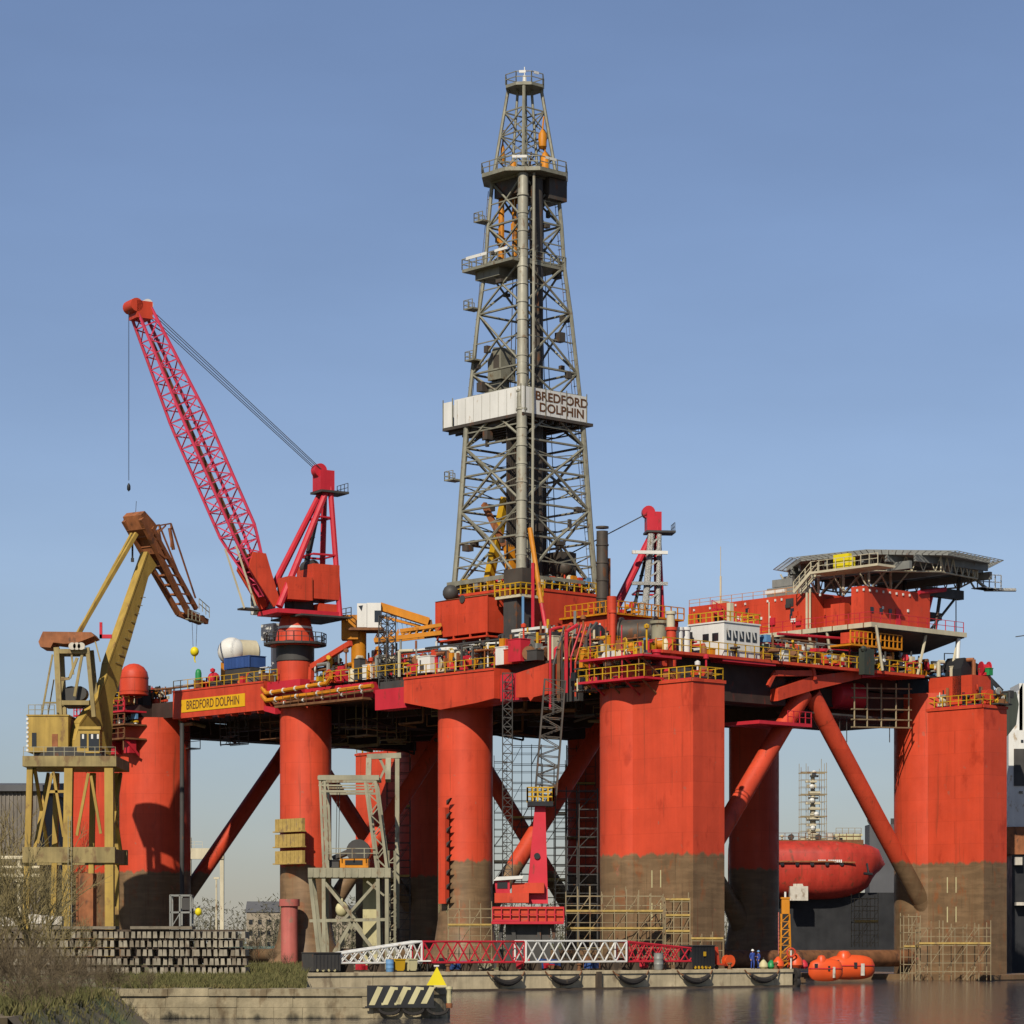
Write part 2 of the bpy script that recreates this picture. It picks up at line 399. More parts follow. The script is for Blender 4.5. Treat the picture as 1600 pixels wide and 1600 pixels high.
gm = bpy.data.materials.new('land'); gm.use_nodes = True
N = gm.node_tree.nodes; L = gm.node_tree.links; b = N['Principled BSDF']; b.inputs['Roughness'].default_value = .95
geo = N.new('ShaderNodeNewGeometry')
def gn(s, d=6):
    n = N.new('ShaderNodeTexNoise'); n.inputs['Scale'].default_value = s; n.inputs['Detail'].default_value = d; L.new(geo.outputs['Position'], n.inputs[0]); return n
r1 = N.new('ShaderNodeValToRGB'); r1.color_ramp.elements[0].position = .42; r1.color_ramp.elements[1].position = .62
r1.color_ramp.elements[0].color = (.13,.10,.055,1); r1.color_ramp.elements[1].color = (.10,.13,.03,1)
r2 = N.new('ShaderNodeValToRGB'); r2.color_ramp.elements[0].color = (.6,.6,.6,1); r2.color_ramp.elements[1].color = (1.3,1.2,1.1,1)
mm = N.new('ShaderNodeMix'); mm.data_type = 'RGBA'; mm.blend_type = 'MULTIPLY'; mm.inputs[0].default_value = 1
L.new(gn(.12).outputs[0], r1.inputs[0]); L.new(gn(2.5).outputs[0], r2.inputs[0])
L.new(r1.outputs[0], mm.inputs[6]); L.new(r2.outputs[0], mm.inputs[7]); L.new(mm.outputs[2], b.inputs['Base Color'])
def on_line_x(a, xl):
    # point of line a + t*qd whose rig x equals xl
    l = w2r(a); t = (xl - l.x)/qd.dot(RX); return a + qd*t
A2 = A_ + qn*0.5; E2 = on_line_x(A2, -11.5)
F2 = r2w(-11.5, 175)
pts = [(A2.x,A2.y),(E2.x,E2.y),(F2.x,F2.y),(-180,640),(-900,900),(-900,40),(-60,40),(-17.2,96),(-19.4,138),(-22.5,146),(-23,151),(-16.5,157),(-12.0,157.4)]
mb = MB(); mb.prism([(x,y,QZ-.05) for x,y in pts], (0,0,-4))
tag(mb.build('ground', [gm], smooth=False), kind='structure')

bk = MB(); T_ = [(-17.2,96),(-19.4,138),(-22.5,146),(-23,151)]; Bo = [(-15.0,96),(-17.0,138),(-20.0,147),(-21.2,151.6)]
rb_ = random.Random(2); K_ = 40
for i in range(3):
    for j in range(30):
        t0, t1 = j/30, (j+1)/30
        def P_(t, u):
            x = T_[i][0]+(T_[i+1][0]-T_[i][0])*t; y = T_[i][1]+(T_[i+1][1]-T_[i][1])*t; x2 = Bo[i][0]+(Bo[i+1][0]-Bo[i][0])*t; y2 = Bo[i][1]+(Bo[i+1][1]-Bo[i][1])*t
            n = 0.0; return (x+(x2-x)*u+n, y+(y2-y)*u, (QZ-.052)*(1-u)**1.3-.35*u+n)
        for u0 in range(5): bk.add([P_(t0,u0/5),P_(t0,(u0+1)/5),P_(t1,(u0+1)/5),P_(t1,u0/5)],[(0,1,2,3)])
tag(bk.build('bank', [gm]), kind='structure')
# quay: concrete finger with coping, joints
qt = thing('quay', 'pale concrete quay running below the rig with a row of crescent fenders on its face', 'quay', tuple(A_ + Vector((0,0,-QZ))), math.atan2(qd.y, qd.x))
mb = MB(); L0 = 0.0; k = 0
while L0 < QL - .5:
    L1 = min(L0 + 6.4, QL); mb.box(L0+.03, L1-.03, .12, 6.6, -3, QZ-.28); L0 = L1; k += 1
mb.box(-2, QL-.1, .25, 6.5, -3, QZ-.3)
mb.build('quay_body', M['quayface'], qt, smooth=False)
mb = MB(); L0 = 0.0
while L0 < QL - .5:
    L1 = min(L0 + 3.2, QL); mb.box(L0+.015, L1-.015, 0, 6.75, QZ-.277, QZ+random.uniform(-.015,.02)); L0 = L1
mb.build('coping', M['quayface'], qt, smooth=False)
mb = MB(); mb.box(.1, QL, -.25, .115, -1.2, .16); mb.build('waling', M['wood'], qt, smooth=False)
mb = MB(); xb = (qp(935)-A_).length; mb.box(xb-.25, xb+.25, -.18, .117, -.2, QZ-.1); mb.build('timber_post', M['wood'], qt, smooth=False)

# bollards
for i, px in enumerate((700, 905, 1035, 1140, 1212)):
    p = qp(px, .55); t = thing('mooring_bollard', 'small rusty iron bollard on the quay edge, ' + ['first from the left','second from the left','third from the left','fourth from the left','last on the right'][i], 'bollard', tuple(p), 0, 'iron bollards along the quay edge')
    m2 = MB(); m2.lathe([(.24,0),(.24,.06),(.15,.1),(.14,.42),(.24,.5),(.24,.58),(.05,.64)], n=14); m2.build('casting', M['rust'], t)
# fenders
fpx = [(790,'first from the left, on the quay face below the white lattice boom end'),(880,'second from the left, below the bright white boom section'),(985,'third from the left, right of the dark timber post'),(1085,'fourth from the left, below the small dark container'),(1190,'last on the right, below the two workers in blue')]
for i, (px, lab) in enumerate(fpx):
    c = qp(px, -.02, 0); sc = c.y/FPX
    t = thing('crescent_fender', 'dark crescent fender, ' + lab.replace(', on the quay face','').replace(' of the',' of'), 'fender', (c.x,c.y,0), math.atan2(qd.y,qd.x), 'crescent fenders along the quay face')
    mb = MB(); n = 12; P = []
    hw = 29*sc/qd.x*.95
    for j in range(n+1):
        s = -1 + 2*j/n; P.append((s*hw*.78, -.28, 1.15 - .52*(1-s*s)))
    for j in range(n):
        s = abs(-1+2*(j+.5)/n); mb.tube(P[j], P[j+1], .30 - .12*s, 8, .30 - .12*s)
    mb.build('rubber_body', M['rubber'], t)
    for sgn in (-1, 1):
        mb = MB(); mb.path([P[0 if sgn < 0 else -1], (sgn*hw*.95,-.12,1.35), (sgn*hw*1.05,-.05,1.6)], .06, 5); mb.build('chain', M['rust'], t)

# foreground pier wall of large stone blocks
M['stone'] = paint('weathered_stone', (0.40, 0.33, 0.205), .9, var=.38, scale=.9, streak=.35, spot=(.22,.16,.09), spot_amt=.35, spot_scale=1.3, bump=.8, below=(.09,.08,.055), below_z=.05)
wt = thing('stone_pier', 'low weathered masonry pier wall in the foreground with a rounded end', 'pier')
mb = MB(); y0 = 152.0; z = QZ; row = 0
hs = [.42,.62,.58,.7,.6]
cuts = []
for h in hs:
    x = -25.3 + random.uniform(-.8,0)
    while x < -4.9:
        w = random.uniform(1.3,4.2); x1 = min(x+w, -4.9)
        off = random.uniform(-.04,.05) - (.10 if row == 0 else 0) - max(0, row-2)*-.0
        mb.box(x+.008, x1-.008, y0+off, y0+5.1, z-h+random.uniform(.004,.02), z+(random.uniform(-.05,.03) if row == 0 else 0))
        x = x1
    z -= h; row += 1
mb.build('masonry', M['stone'], wt, smooth=False)
mb = MB(); mb.box(-25,-4.95, y0+.2, y0+5, -3, QZ-.06); mb.lathe([(2.5,-3),(2.5,QZ-.35),(2.62,QZ-.34),(2.62,QZ-.02),(2.5,QZ),(.01,QZ+.005)], (-5.9,y0+2.55,0), n=28); mb.build('core', M['stone'], wt)
mb = MB()
for i in range(3): 
    mb.path([(-6.6+i*1.3+ .55*math.cos(R(a)), y0-.28, .55+.3*math.sin(R(a))) for a in range(180,361,20)], .09, 6)
mb.build('tyre_fender', M['rubber'], wt)

# hazard board bolted to the wall
ht = thing('hazard_board', 'black board with slanting cream warning stripes on the pier wall end', 'hazard board', (wx(627,151.6), 151.7, wz(1556,151.6)))
mb = MB(); mb.box(-1.85,1.75,-.05,.05,-.56,.56); mb.box(-1.95,1.85,-.07,.03,-.64,-.561); mb.build('board', M['black'], ht, smooth=False)
mb = MB()
for i in range(5):
    x = -1.75 + i*.70
    k = .42
    mb.prism([(x,-.056,-.50+.02*i),(x+.32,-.056,-.50+.02*i),(x+.32+k*1.05,-.056,.46),(x+.05+k,-.056,.50)], (0,-.012,0))
    if i in (1,2): mb.box(x-.02, x+.1, -.067,-.056,-.5,-.38); 
    if i in (1,2,3): mb.box(x+.6, x+.86, -.067,-.056,.32,.46)
mb.build('stripe', M['stripe'], ht, smooth=False)
# sign
st = thing('triangle_beacon', 'bright yellow triangular navigation mark standing on the pier end', 'navigation mark', (wx(682,152.4), 152.4, QZ))
mb = MB(); w = .56; mb.prism([(-w,-.03,.12),(w,-.03,.12),(0.03,-.03,1.17)], (0,.06,0)); mb.build('panel', M['hvyel'], st, smooth=False)
mb = MB(); 
mb.beam((-w,0,.12),(w,0,.12),.12,.09); mb.build('frame', M['stripe'], st, smooth=False)
mb = MB(); mb.tube((0,.12,0),(0,.12,1.2),.04); mb.box(-.14,.14,-.02,.2,1.18,1.25); mb.build('post', M['white'], st)
st = thing('mooring_post', 'short cream painted mooring post beside the yellow triangle', 'bollard', (wx(702,152.2), 151.95, QZ-.05))
mb = MB(); mb.lathe([(.13,-.75),(.15,-.4),(.12,-.1),(.19,.02),(.17,.14),(.01,.18)], n=14); mb.build('post', M['stripe'], st)
mb = MB(); mb.lathe([(.17,-1.0),(.19,-.8),(.16,-.74)], n=12); mb.build('socket', M['crusty'], st)

# far shore
mb = MB()
P = [(-700,820),(-200,700),(-60,720),(60,760),(300,820),(900,1000),(2500,2600),(-2500,2600)]
mb.prism([(x,y,1.7) for x,y in P], (0,0,-4)); tag(mb.build('far_shore', [gm], smooth=False), kind='structure')
rs = random.Random(4)
mb = MB()
for i in range(520):
    x = rs.uniform(-110, 150); y = 728 + rs.uniform(0,60) + max(0,x)*.25; h = rs.uniform(7,15)
    for k in range(56):
        c = Vector((x+rs.gauss(0,1.9), y+rs.gauss(0,1.6), 1.7+h*rs.uniform(.0,1)))
        a = rs.uniform(0,6.28); d = Vector((math.cos(a),math.sin(a)*.4,rs.uniform(.2,1.2)))*rs.uniform(.6,1.3)
        e = Vector((rs.uniform(-.4,.4),.2,rs.uniform(-.2,.2)))
        mb.add([c,c+d,c+d*.6+e],[(0,1,2)])
    mb.tube((x,y,1.6),(x,y,1.7+h*.6),.16,4)
tag(mb.build('treeline', M['farleaf'], smooth=False), 'low distant belt of bare winter trees along the far bank', 'trees', kind='stuff')
def far_house(px0, px1, pyt, D, lab, roof=1.5, name='far_building'):
    x0, x1 = wx(px0,D), wx(px1,D); zt = wz(pyt, D); t = thing(name, lab, 'building', ((x0+x1)/2, D, 1.6)); w = (x1-x0)/2; h = zt-1.6
    mb = MB(); mb.box(-w,w,0,9,-.5,h-roof); mb.build('wall', M['farbuild'], t, smooth=False)
    mb = MB(); mb.prism([(-w-.3,-.3,h-roof+.002),(-w-.3,9.3,h-roof+.002),(-w-.3,4.5,h)], (2*w+.6,0,0)); mb.build('roof', M['hallroof'], t, smooth=False)
    nx = max(2, int(w*2/2.2))
    for k in range(nx):
        for j in range(max(1, int((h-roof)/3))):
            xx = -w + (k+.5)*2*w/nx
            m2 = MB(); m2.box(xx-.5,xx+.5,-.06,-.003,1+3*j,2.3+3*j); m2.build('window', M['glass'], t, smooth=False)
far_house(385, 441, 1408, 760, 'tan distant building low on the far bank between the red columns', 3)
far_house(515, 560, 1414, 770, 'long distant building seen through the green portal frame', 2)
# big hall at the left edge
t = thing('warehouse_hall', 'big grey-brown warehouse hall with a dark roof edge at the far left', 'warehouse', (wx(-60,372), 372, 1.6))
w = wx(62,372)-wx(-60,372); h = wz(1227,372)-1.6
mb = MB(); mb.box(-w*2,w,0,40,-.5,h-.8)
for i in range(60): 
    x = -w*2 + i*3*w/60; mb.box(x, x+.12, -.12, -.002, 5, h-.9)
mb.build('wall', M['hallwall'], t, smooth=False)
mb = MB(); mb.prism([(-w*2-.6,-.7,h-.797),(-w*2-.6,41,h-.797),(-w*2-.6,41,h-.2),(-w*2-.6,20,h+1.4),(-w*2-.6,-.7,h)], (3*w+1.1,0,0)); mb.build('roof', M['hallroof'], t, smooth=False)
for i in range(6):
    x = -w*.5 + i*1.5*w/6; m2 = MB(); m2.box(x,x+1.9,-.1,-.003,1,6.5); m2.build('door', M['dgrey'], t, smooth=False)
# pipe bridge
t = thing('pipe_bridge', 'pair of cream overhead pipes on slim posts beside the ochre crane', 'pipe bridge', (wx(-30,330), 330, 1.6))
x1 = wx(62,330)-wx(-30,330)
mb = MB()
for z,r in ((12.3,.28),(11.2,.2),(10.2,.28)): mb.tube((-14,0,z),(x1,0,z),r,8)
mb.build('pipe', M['cream'], t)
for px in (30, -10):
    x = wx(px,330)-wx(-30,330); mb = MB(); mb.tube((x,.1,-.5),(x,.1,12),.24,8); mb.box(x-.6,x+.6,-.35,.5,9.5,9.8); mb.build('post', M['cream'], t)
# far gantry
t = thing('gantry_crane', 'distant cream gantry with a white beam between the left columns', 'gantry', (wx(322,520), 520, 1.6))
z0 = wz(1334,520)-1.6
mb = MB(); mb.box(wx(298,520)-wx(322,520), wx(350,520)-wx(322,520), -.8,.8, z0-1.0,z0+1.0); mb.build('beam', M['cream'], t, smooth=False)
for px in (296,347):
    x = wx(px,520)-wx(322,520); mb = MB(); mb.box(x-.35,x+.35,-.6,.6,-1,z0-1.002 if px > 300 else z0+3); mb.rail([(x-.5,-.9,z0+1.1),(x+2.5,-.9,z0+1.1)]) if px < 300 else None; mb.build('leg', M['cream'], t, smooth=False)
t = thing('lamp_post', 'slim pale yellow post standing between the left red columns', 'post', (wx(338,300), 300, QZ-.1))
mb = MB(); mb.tube((0,0,0),(0,0,wz(1372,300)-QZ),.13,8,.09); mb.box(-.3,.3,-.12,.12,wz(1372,300)-QZ,wz(1372,300)-QZ+.2); mb.build('post', M['cream'], t)
t = thing('quay_fence', 'teal-green slatted fence low in front of the far bank', 'fence', (wx(405,420), 420, 1.5))
mb = MB(); 
for i in range(34): mb.box(-4.6+i*.27,-4.6+i*.27+.17,-.02,.02,0,1.9)
mb.box(-4.6,4.5,.021,.07,1.5,1.6); mb.box(-4.6,4.5,.021,.07,.4,.5); mb.build('slats', paint('teal_paint',(.10,.20,.19),.6), t, smooth=False)
# ------------------------------------------------------------------ the drilling rig
rig = thing('drilling_rig', 'huge red semi-submersible drilling rig with tall grey derrick and eight columns', 'drilling rig', tuple(P0), TH)
YC = [0.0, 27.5, 55.4, 85.9]; WR = 45.2
for x in (0, WR):
    mb = MB(); mb.prism([(x-8,-14,-5),(x+8,-14,-5),(x+8,100,-5),(x-8,100,-5)], (0,0,5.6)); mb.box(x-8.15,x+8.15,-14.1,-13.9,.1,.45)
    mb.build('pontoon', M['hull'], rig, smooth=False)
for x in (0, WR):
    for k, y in enumerate(YC):
        end = k in (0, 3); r = 4.6 if end else 2.95
        mb = MB()
        if not end: prof = [(r+2.2,.605),(r+1.1,2.2),(r+.35,4.2),(r,6.5),(r,31)]
        else: prof = [(r,.605),(r,31.3)]
        mb.lathe(prof, (x,y,0), n=56)
        c = mb.build('column', M['hull'], rig)
        s = -1 if k == 0 else 1
        if end:
            zt = 29.5
            y1, y2 = y + s*2.2, y + s*11.55; xo = x+.4
            if k == 0:
                pa_, pb_, pc_ = (985, 1083, 1132) if x == 0 else (1447, 1537, 1573)
                y1 = rx(pa_, x-4.02); y2 = rx(pb_, x-4.02); xo = ry(pc_, y2)
            mb = MB(); mb.box(x-4.02, xo, y1, y2, .605, zt)
            mb.box(x-4.14, xo+.12, y2 - s*.15, y2 + s*.12, zt-.25, zt+.05); mb.box(x-4.14,x-3.9,min(y1,y2),max(y1,y2),zt-.25,zt+.04)
            mb.build('blister', M['hull'], c, smooth=False)
            # walkway deck and handrail round the top
            mb = MB(); mb.box(x-3.9, xo-.1, y1, y2-s*.2, zt+.06, zt+.14); mb.build('top_deck', M['crimson'], c, smooth=False)
            mb = MB(); ye = y2 - s*.15
            mb.rail([(x-3.95,y1,zt+.1),(x-3.95,ye,zt+.1),(xo-.05,ye,zt+.1),(xo-.05,y1,zt+.1)], 1.15, .05, 1.1)
            mb.build('railing', M['yellow'], c)
        # draft marks
        if k < 3:
            mb = MB()
            for dz in (0, 3.2):
                for dy in (0, 1.2):
                    yy = (y + s*6.2 + dy) if end else y
                    if end: mb.box(x-4.045, x-4.022, yy, yy+.13, 6.2+dz, 7.9+dz)
                    else:
                        a = R(-22 + dy*24); xx = x - (r+.02)*math.cos(a)*1.0; y_ = y - (r+.02)*math.sin(a)
                        mb.tube((xx,y_,7.2),(xx,y_,9.0),.06,4)
            mb.build('draft_mark', M['stripe'], c, smooth=False)
# hull fittings on columns: ladder runs, pipe guides
mb = MB(); y = rx(692, -3.6); mb.box(-3.75,-3.2,y-.55,y+.55, rz(1412,-3.6,y), rz(1262,-3.6,y)); mb.build('fender_guide', M['red'], rig, smooth=False)
mb = MB()
for i in range(8):
    z = rz(1405-22*i,-3.6,y); mb.prism([(-3.6,y-.56,z),(-3.6,y-1.2,z+.25),(-3.6,y-.56,z-.45)], (.3,0,0))
mb.build('guide_bracket', M['dgrey'], rig, smooth=False)
y = rx(446,-3.1)
for i, py in enumerate((1282, 1306, 1332)):
    mb = MB(); yb = rx(478,-3.2); ya = rx(435,-3.2); z0 = rz(py+17,-3.2,y); z1 = rz(py-2,-3.2,y)
    for q in range(7):
        t0 = q/7; a = ya + (yb-ya)*t0; b_ = ya + (yb-ya)*(t0+1/7) 
        mb.box(-3.7,-3.3,a-.02,b_+.04,z0,z1)
    mb.box(-3.95,-3.25,yb-.1,ya+.1,z0-.14,z0-.003); mb.build('staging', M['plank'], rig, smooth=False)
mb = MB(); y = rx(460,-3.9); mb.lathe([(.95,.7),(.95,rz(1412,-3.9,y)-.3),(1.15,rz(1412,-3.9,y)-.28),(1.15,rz(1405,-3.9,y))], (-4.6,y,0), n=20); mb.build('pipe_stub', M['pink'], rig)
mb = MB(); y=rx(292,-2.6); mb.tube((-3.3,y,1),(-3.3,y,rz(1130,-3.3,y)),.28,10); mb.build('caisson_pipe', M['dgrey'], rig)

# transverse K braces, apex under the deck on the centre line, feet low on the columns
for k, y in enumerate(YC):
    yy = y + (0 if k else -1.2)
    for x0, sgn in ((0, 1), (WR, -1)):
        r = .96
        p = Vector((x0 + sgn*2.0, yy, 6.2)); q = Vector((WR/2 - sgn*.6, yy, 30.2))
        mb = MB(); mb.tube(p, q, r, 20)
        d = (q-p).normalized(); mb.tube(p, p + d*3.2, r*1.5, 20, r*1.02); mb.tube(q - d*3.5, q, r*1.02, 20, r*1.08)
        mb.build('brace', M['hull'], rig)
    mb = MB(); mb.tube((3.8,y,2.3),(WR-3.8,y,2.3), .9 if k else .92, 18)
    mb.build('cross_brace', M['rust'] if k == 0 else M['brown'], rig)

# deck box
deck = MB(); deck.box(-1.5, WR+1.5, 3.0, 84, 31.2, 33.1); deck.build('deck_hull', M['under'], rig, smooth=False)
# deck underside girders
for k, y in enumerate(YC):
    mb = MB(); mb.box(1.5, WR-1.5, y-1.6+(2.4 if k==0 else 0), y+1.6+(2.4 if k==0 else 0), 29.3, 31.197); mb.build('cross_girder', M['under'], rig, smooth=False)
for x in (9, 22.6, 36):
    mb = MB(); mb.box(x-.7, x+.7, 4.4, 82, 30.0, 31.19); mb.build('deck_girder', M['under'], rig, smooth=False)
# under-deck clutter: pipes, boxes
rr_ = random.Random(11)
for i in range(26):
    y = rr_.uniform(8, 80); x = rr_.uniform(3, 40); mb = MB()
    if i % 3: mb.path([(x, y, 30.9), (x, y, rr_.uniform(28.2,29.8)), (x+rr_.uniform(-8,8), y, 29.3)], .14, 5); mb.build('drain_pipe', M['under'], rig)
    else: mb.box(x, x+rr_.uniform(1.5,5), y, y+rr_.uniform(1.5,5), rr_.uniform(28.6,30), 31.18); mb.build('under_deck_tank', M['under'], rig, smooth=False)

# ---- port side shell, from the name board to the near corner
XS = -3.4
y0, y1 = rx(270,XS), rx(412,XS); ym = (y0+y1)/2
zt = (rz(1080,XS,y0)+rz(1064,XS,y1))/2; zb = (rz(1125,XS,y0)+rz(1108,XS,y1))/2
SZT = zt
mb = MB(); mb.box(XS, -1.497, y1, y0, zb, zt)
mb.box(XS-.08,XS,y1,y0,zt-.18,zt+.03)
side = mb.build('side_shell', M['red'], rig, smooth=False)
for k in range(7):
    y = y1 + (y0-y1)*(k+.5)/7; m2 = MB(); m2.prism([(XS+.1,y-.1,zb),(XS+.1,y+.1,zb),(XS+.1,y,zb-.3)], (1,0,0)); m2.build('bracket', M['red'], side, smooth=False)
ya, yb = rx(284,XS), rx(383,XS); za = zb + (zt-zb)*.36; zc = zb + (zt-zb)*.93
za = (rz(1112,XS,ya)+rz(1105,XS,yb))/2; zc = (rz(1092,XS,ya)+rz(1085,XS,yb))/2
mb = MB(); mb.box(XS-.06,XS-.002,yb,ya,za,zc); mb.build('name_board', M['namey'], side, smooth=False)
text_mesh('name_lettering', 'BREDFORD DOLPHIN', (zc-za)*.98, M['namek'], side, face_matrix((XS-.07,(ya+yb)/2,(za+zc)/2), (0,-1,0)), sx=(ya-yb)*.90/((zc-za)*.98*10.35), ext=.01, off=.012)
# stepped end by the name board
y2 = rx(430,XS); mb = MB(); mb.prism([(XS,y1,zb-.1),(XS,y2,zb-.6),(XS,y2,zb+.1),(XS,y1,zb+.5)], (1.9,0,0)); mb.box(XS+.5,-1.5,y2-4,y1-.01,zb+1.6,zt-.15); mb.build('side_shell', M['crimson'], rig, smooth=False)
# recessed side 430-585
y3 = rx(585,-2.2)
mb = MB(); mb.box(-2.4,-1.497,y3,y2-4.2,31.0,SZT-1.3); mb.build('side_shell', M['crimson'], rig, smooth=False)
mb = MB(); mb.box(-3.9,-2.4,y3,y2-.5,30.75,31.0); mb.rail([(-3.85,y3,31),(-3.85,y2-2,31)],1.1,.03,1.5); mb.build('side_walkway', M['rust'], rig, smooth=False)
for k,(z,r,pa,pb) in enumerate(((rz(1080,-3.3,60),.24,416,510),(rz(1090,-3.3,60)-.1,.26,416,582),(rz(1088,-3.3,60)-.75,.16,430,582))):
    ya, yb = rx(pa,-3.3), rx(pb,-3.3); mb = MB()
    zz0 = z-.35; zz1 = z+.05
    mb.path([(-3.3,ya+.8,zz0+.7),(-3.3,ya,zz0),(-3.3,yb,zz1),(-3.3,yb-.8,zz1+.6) if k==0 else (-3.3,yb-.01,zz1)], r, 8)
    mb.build('side_pipe', M['orange'] if k < 2 else M['rust'], rig)
    mb = MB()
    for j in range(5): yy = ya+(yb-ya)*(j+.5)/5; mb.tube((-3.3,yy-.1,zz0+(zz1-zz0)*(j+.5)/5),(-3.3,yy+.1,zz0+(zz1-zz0)*(j+.5)/5),r*1.3,8)
    mb.build('pipe_clamp', M['white'], rig)
# crimson box 585-632
ya, yb = rx(586,-3.6), rx(634,-3.6)
mb = MB(); mb.box(-3.6,-1.5,yb,ya,rz(1110,-3.6,ya),rz(1078,-3.6,ya)); mb.build('sponson_box', M['crimson'], rig, smooth=False)
mb = MB(); mb.box(-3.2,-1.5,yb+.3,ya-.4,rz(1077.8,-3.6,ya),rz(1066,-3.6,ya)); mb.build('sponson_top', M['dgrey'], rig, smooth=False)
# large shell plate 632-772 blending into the column, and 803-856
XF = -3.9
ya, yb, yc_ = rx(631,XF), rx(772,XF), rx(686,XF); yd = rx(745,XF)
zt1 = rz(1057,XF,ya); zt2 = rz(1046,XF,yb); ztf = (zt1+zt2)/2
mb = MB(); mb.prism([(XF,ya,ztf),(XF,yb,ztf),(XF,yb,rz(1091,XF,yb)),(XF,yd,rz(1098,XF,yd)),(XF,yc_-.2,rz(1109,XF,yc_)),(XF,ya,rz(1098,XF,ya))], (3.6,0,0))
mb.box(XF-.1,XF,yb,ya,ztf-.2,ztf+.03); mb.build('side_shell', M['red'], rig, smooth=False)
ye, yf = rx(806,XF), rx(856,XF)
mb = MB(); mb.prism([(XF,ye,rz(1052,XF,ye)),(XF,yf,rz(1036,XF,yf)),(XF,yf,rz(1084,XF,yf)),(XF,(ye+yf)/2-.3,rz(1087,XF,yf)),(XF,(ye+yf)/2+.2,rz(1093,XF,yf)),(XF,(ye+yf)/2+.6,rz(1086,XF,yf)),(XF,ye,rz(1090,XF,ye))], (3.0,0,0)); mb.build('side_shell', M['red'], rig, smooth=False)
mb = MB(); mb.box(XF+.9,-1.5,ye,yb,rz(1092,XF,ye),rz(1050,XF,ye)); mb.build('side_shell', M['crimson'], rig, smooth=False)
# dark recess and balconies 856-1010
for (pa,pb,py) in ((905,1004,1026),(903,1006,1061)):
    xb = -6.4; ya, yb = rx(pa,xb), rx(pb,xb); z = rz(py,xb,(ya+yb)/2)
    mb = MB(); mb.box(xb,-1.0,yb,ya,z-.22,z); pl = mb.build('balcony', M['crimson'], rig, smooth=False)
    mb = MB(); mb.rail([(xb+.05,ya,z),(xb+.05,yb,z)],1.2,.05,1.2); mb.rail([(xb+.05,ya,z),(-1.2,ya,z)],1.2,.05,1.2); mb.build('railing', M['yellow'], pl)
    for j in range(4):
        yy = yb + (ya-yb)*(j+.3)/4; mb = MB(); mb.tube((xb+.4,yy,z-.2),(-2.4,yy,z-2.6),.11,6); mb.tube((xb+.3,yy+.3,z),(xb+.3,yy+.3,z+3.0),.07,5); mb.build('bracket', M['crimson' if j%2 else 'rust'], pl)
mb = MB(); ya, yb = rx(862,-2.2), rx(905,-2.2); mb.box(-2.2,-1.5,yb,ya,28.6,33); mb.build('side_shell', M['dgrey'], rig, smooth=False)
for i in range(9):
    xb = -4.2; y = rx(858+7*i+rr_.uniform(-2,2), xb); mb = MB(); mb.path([(xb,y,rr_.uniform(27,31)),(xb,y,rr_.uniform(32,36)),(xb+1.5,y,36.2)], rr_.choice([.09,.13,.2]), 6); mb.build('riser_pipe', M[rr_.choice(['crimson','dgrey','red','rust'])], rig)

# ---- end face (towards the viewer's right)
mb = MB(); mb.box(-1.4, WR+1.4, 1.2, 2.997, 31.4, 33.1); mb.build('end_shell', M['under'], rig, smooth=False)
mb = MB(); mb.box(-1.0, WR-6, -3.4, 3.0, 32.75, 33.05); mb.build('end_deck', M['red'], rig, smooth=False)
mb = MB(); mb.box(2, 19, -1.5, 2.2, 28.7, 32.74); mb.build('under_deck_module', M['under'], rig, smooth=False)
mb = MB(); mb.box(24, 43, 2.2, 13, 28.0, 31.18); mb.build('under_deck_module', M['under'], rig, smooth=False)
yg = -2.6
def eg(px,py): x = ry(px,yg); return (x,yg,rz(py,x,yg))
mb = MB(); mb.prism([eg(1216,1076),eg(1270,1056),eg(1345,1047),eg(1346,1060),eg(1272,1078),eg(1216,1095)], (0,1.6,0)); mb.build('outrigger_girder', M['red'], rig, smooth=False)
mb = MB(); mb.prism([eg(1347,1046),eg(1402,1042),eg(1402,1056),eg(1347,1059)], (0,2.2,0)); mb.build('outrigger_girder', M['crimson'], rig, smooth=False)
mb = MB(); mb.beam(eg(1210,1052),eg(1268,1052),.35,.6); mb.beam(eg(1210,1052),eg(1200,1072),.3,.4); mb.beam(eg(1268,1040),eg(1272,1062),.5,.4); mb.build('outrigger_strut', M['red'], rig, smooth=False)
mb = MB(); x0=ry(1180,-2.8); x1=ry(1262,-2.8); z=rz(1127,x0,-2.8); mb.box(x0,x1,-3.4,1.5,z-.25,z+.1); mb.rail([(x1-3.6,-3.3,z+.1),(x1,-3.3,z+.1)],1.2,.05,1); mb.build('brace_platform', M['crimson'], rig, smooth=False)
mb = MB(); x0=ry(1292,1); x1=ry(1336,1); z=rz(1085,x0,1); mb.lathe([(1.0,0),(1.5,.3),(1.5,4.4),(1.0,4.7)], (x0+.6,1.0,z), (1,0,0), 20); mb.build('air_tank', M['crimson'], rig)
mb = MB()
for px in (1335,1355,1377,1400,1420):
    x = ry(px,-1.5); mb.tube((x,-1.5,rz(1136,x,-1.5)),(x,-1.5,rz(1068,x,-1.5)),.1,5)
for py in (1075,1090,1108,1124,1136):
    xa, xb = ry(1330,-1.5), ry(1424,-1.5); mb.tube((xa,-1.52,rz(py,xa,-1.5)),(xb,-1.52,rz(py+1.5,xb,-1.5)),.09,5)
mb.build('hanging_scaffold', M['tube'], rig)
mb = MB(); xa, xb = ry(1240,-1.4), ry(1400,-1.4); mb.box(xa,xb,-1.4,1,28.15,28.35); mb.build('hanging_staging', M['dgrey'], rig, smooth=False)
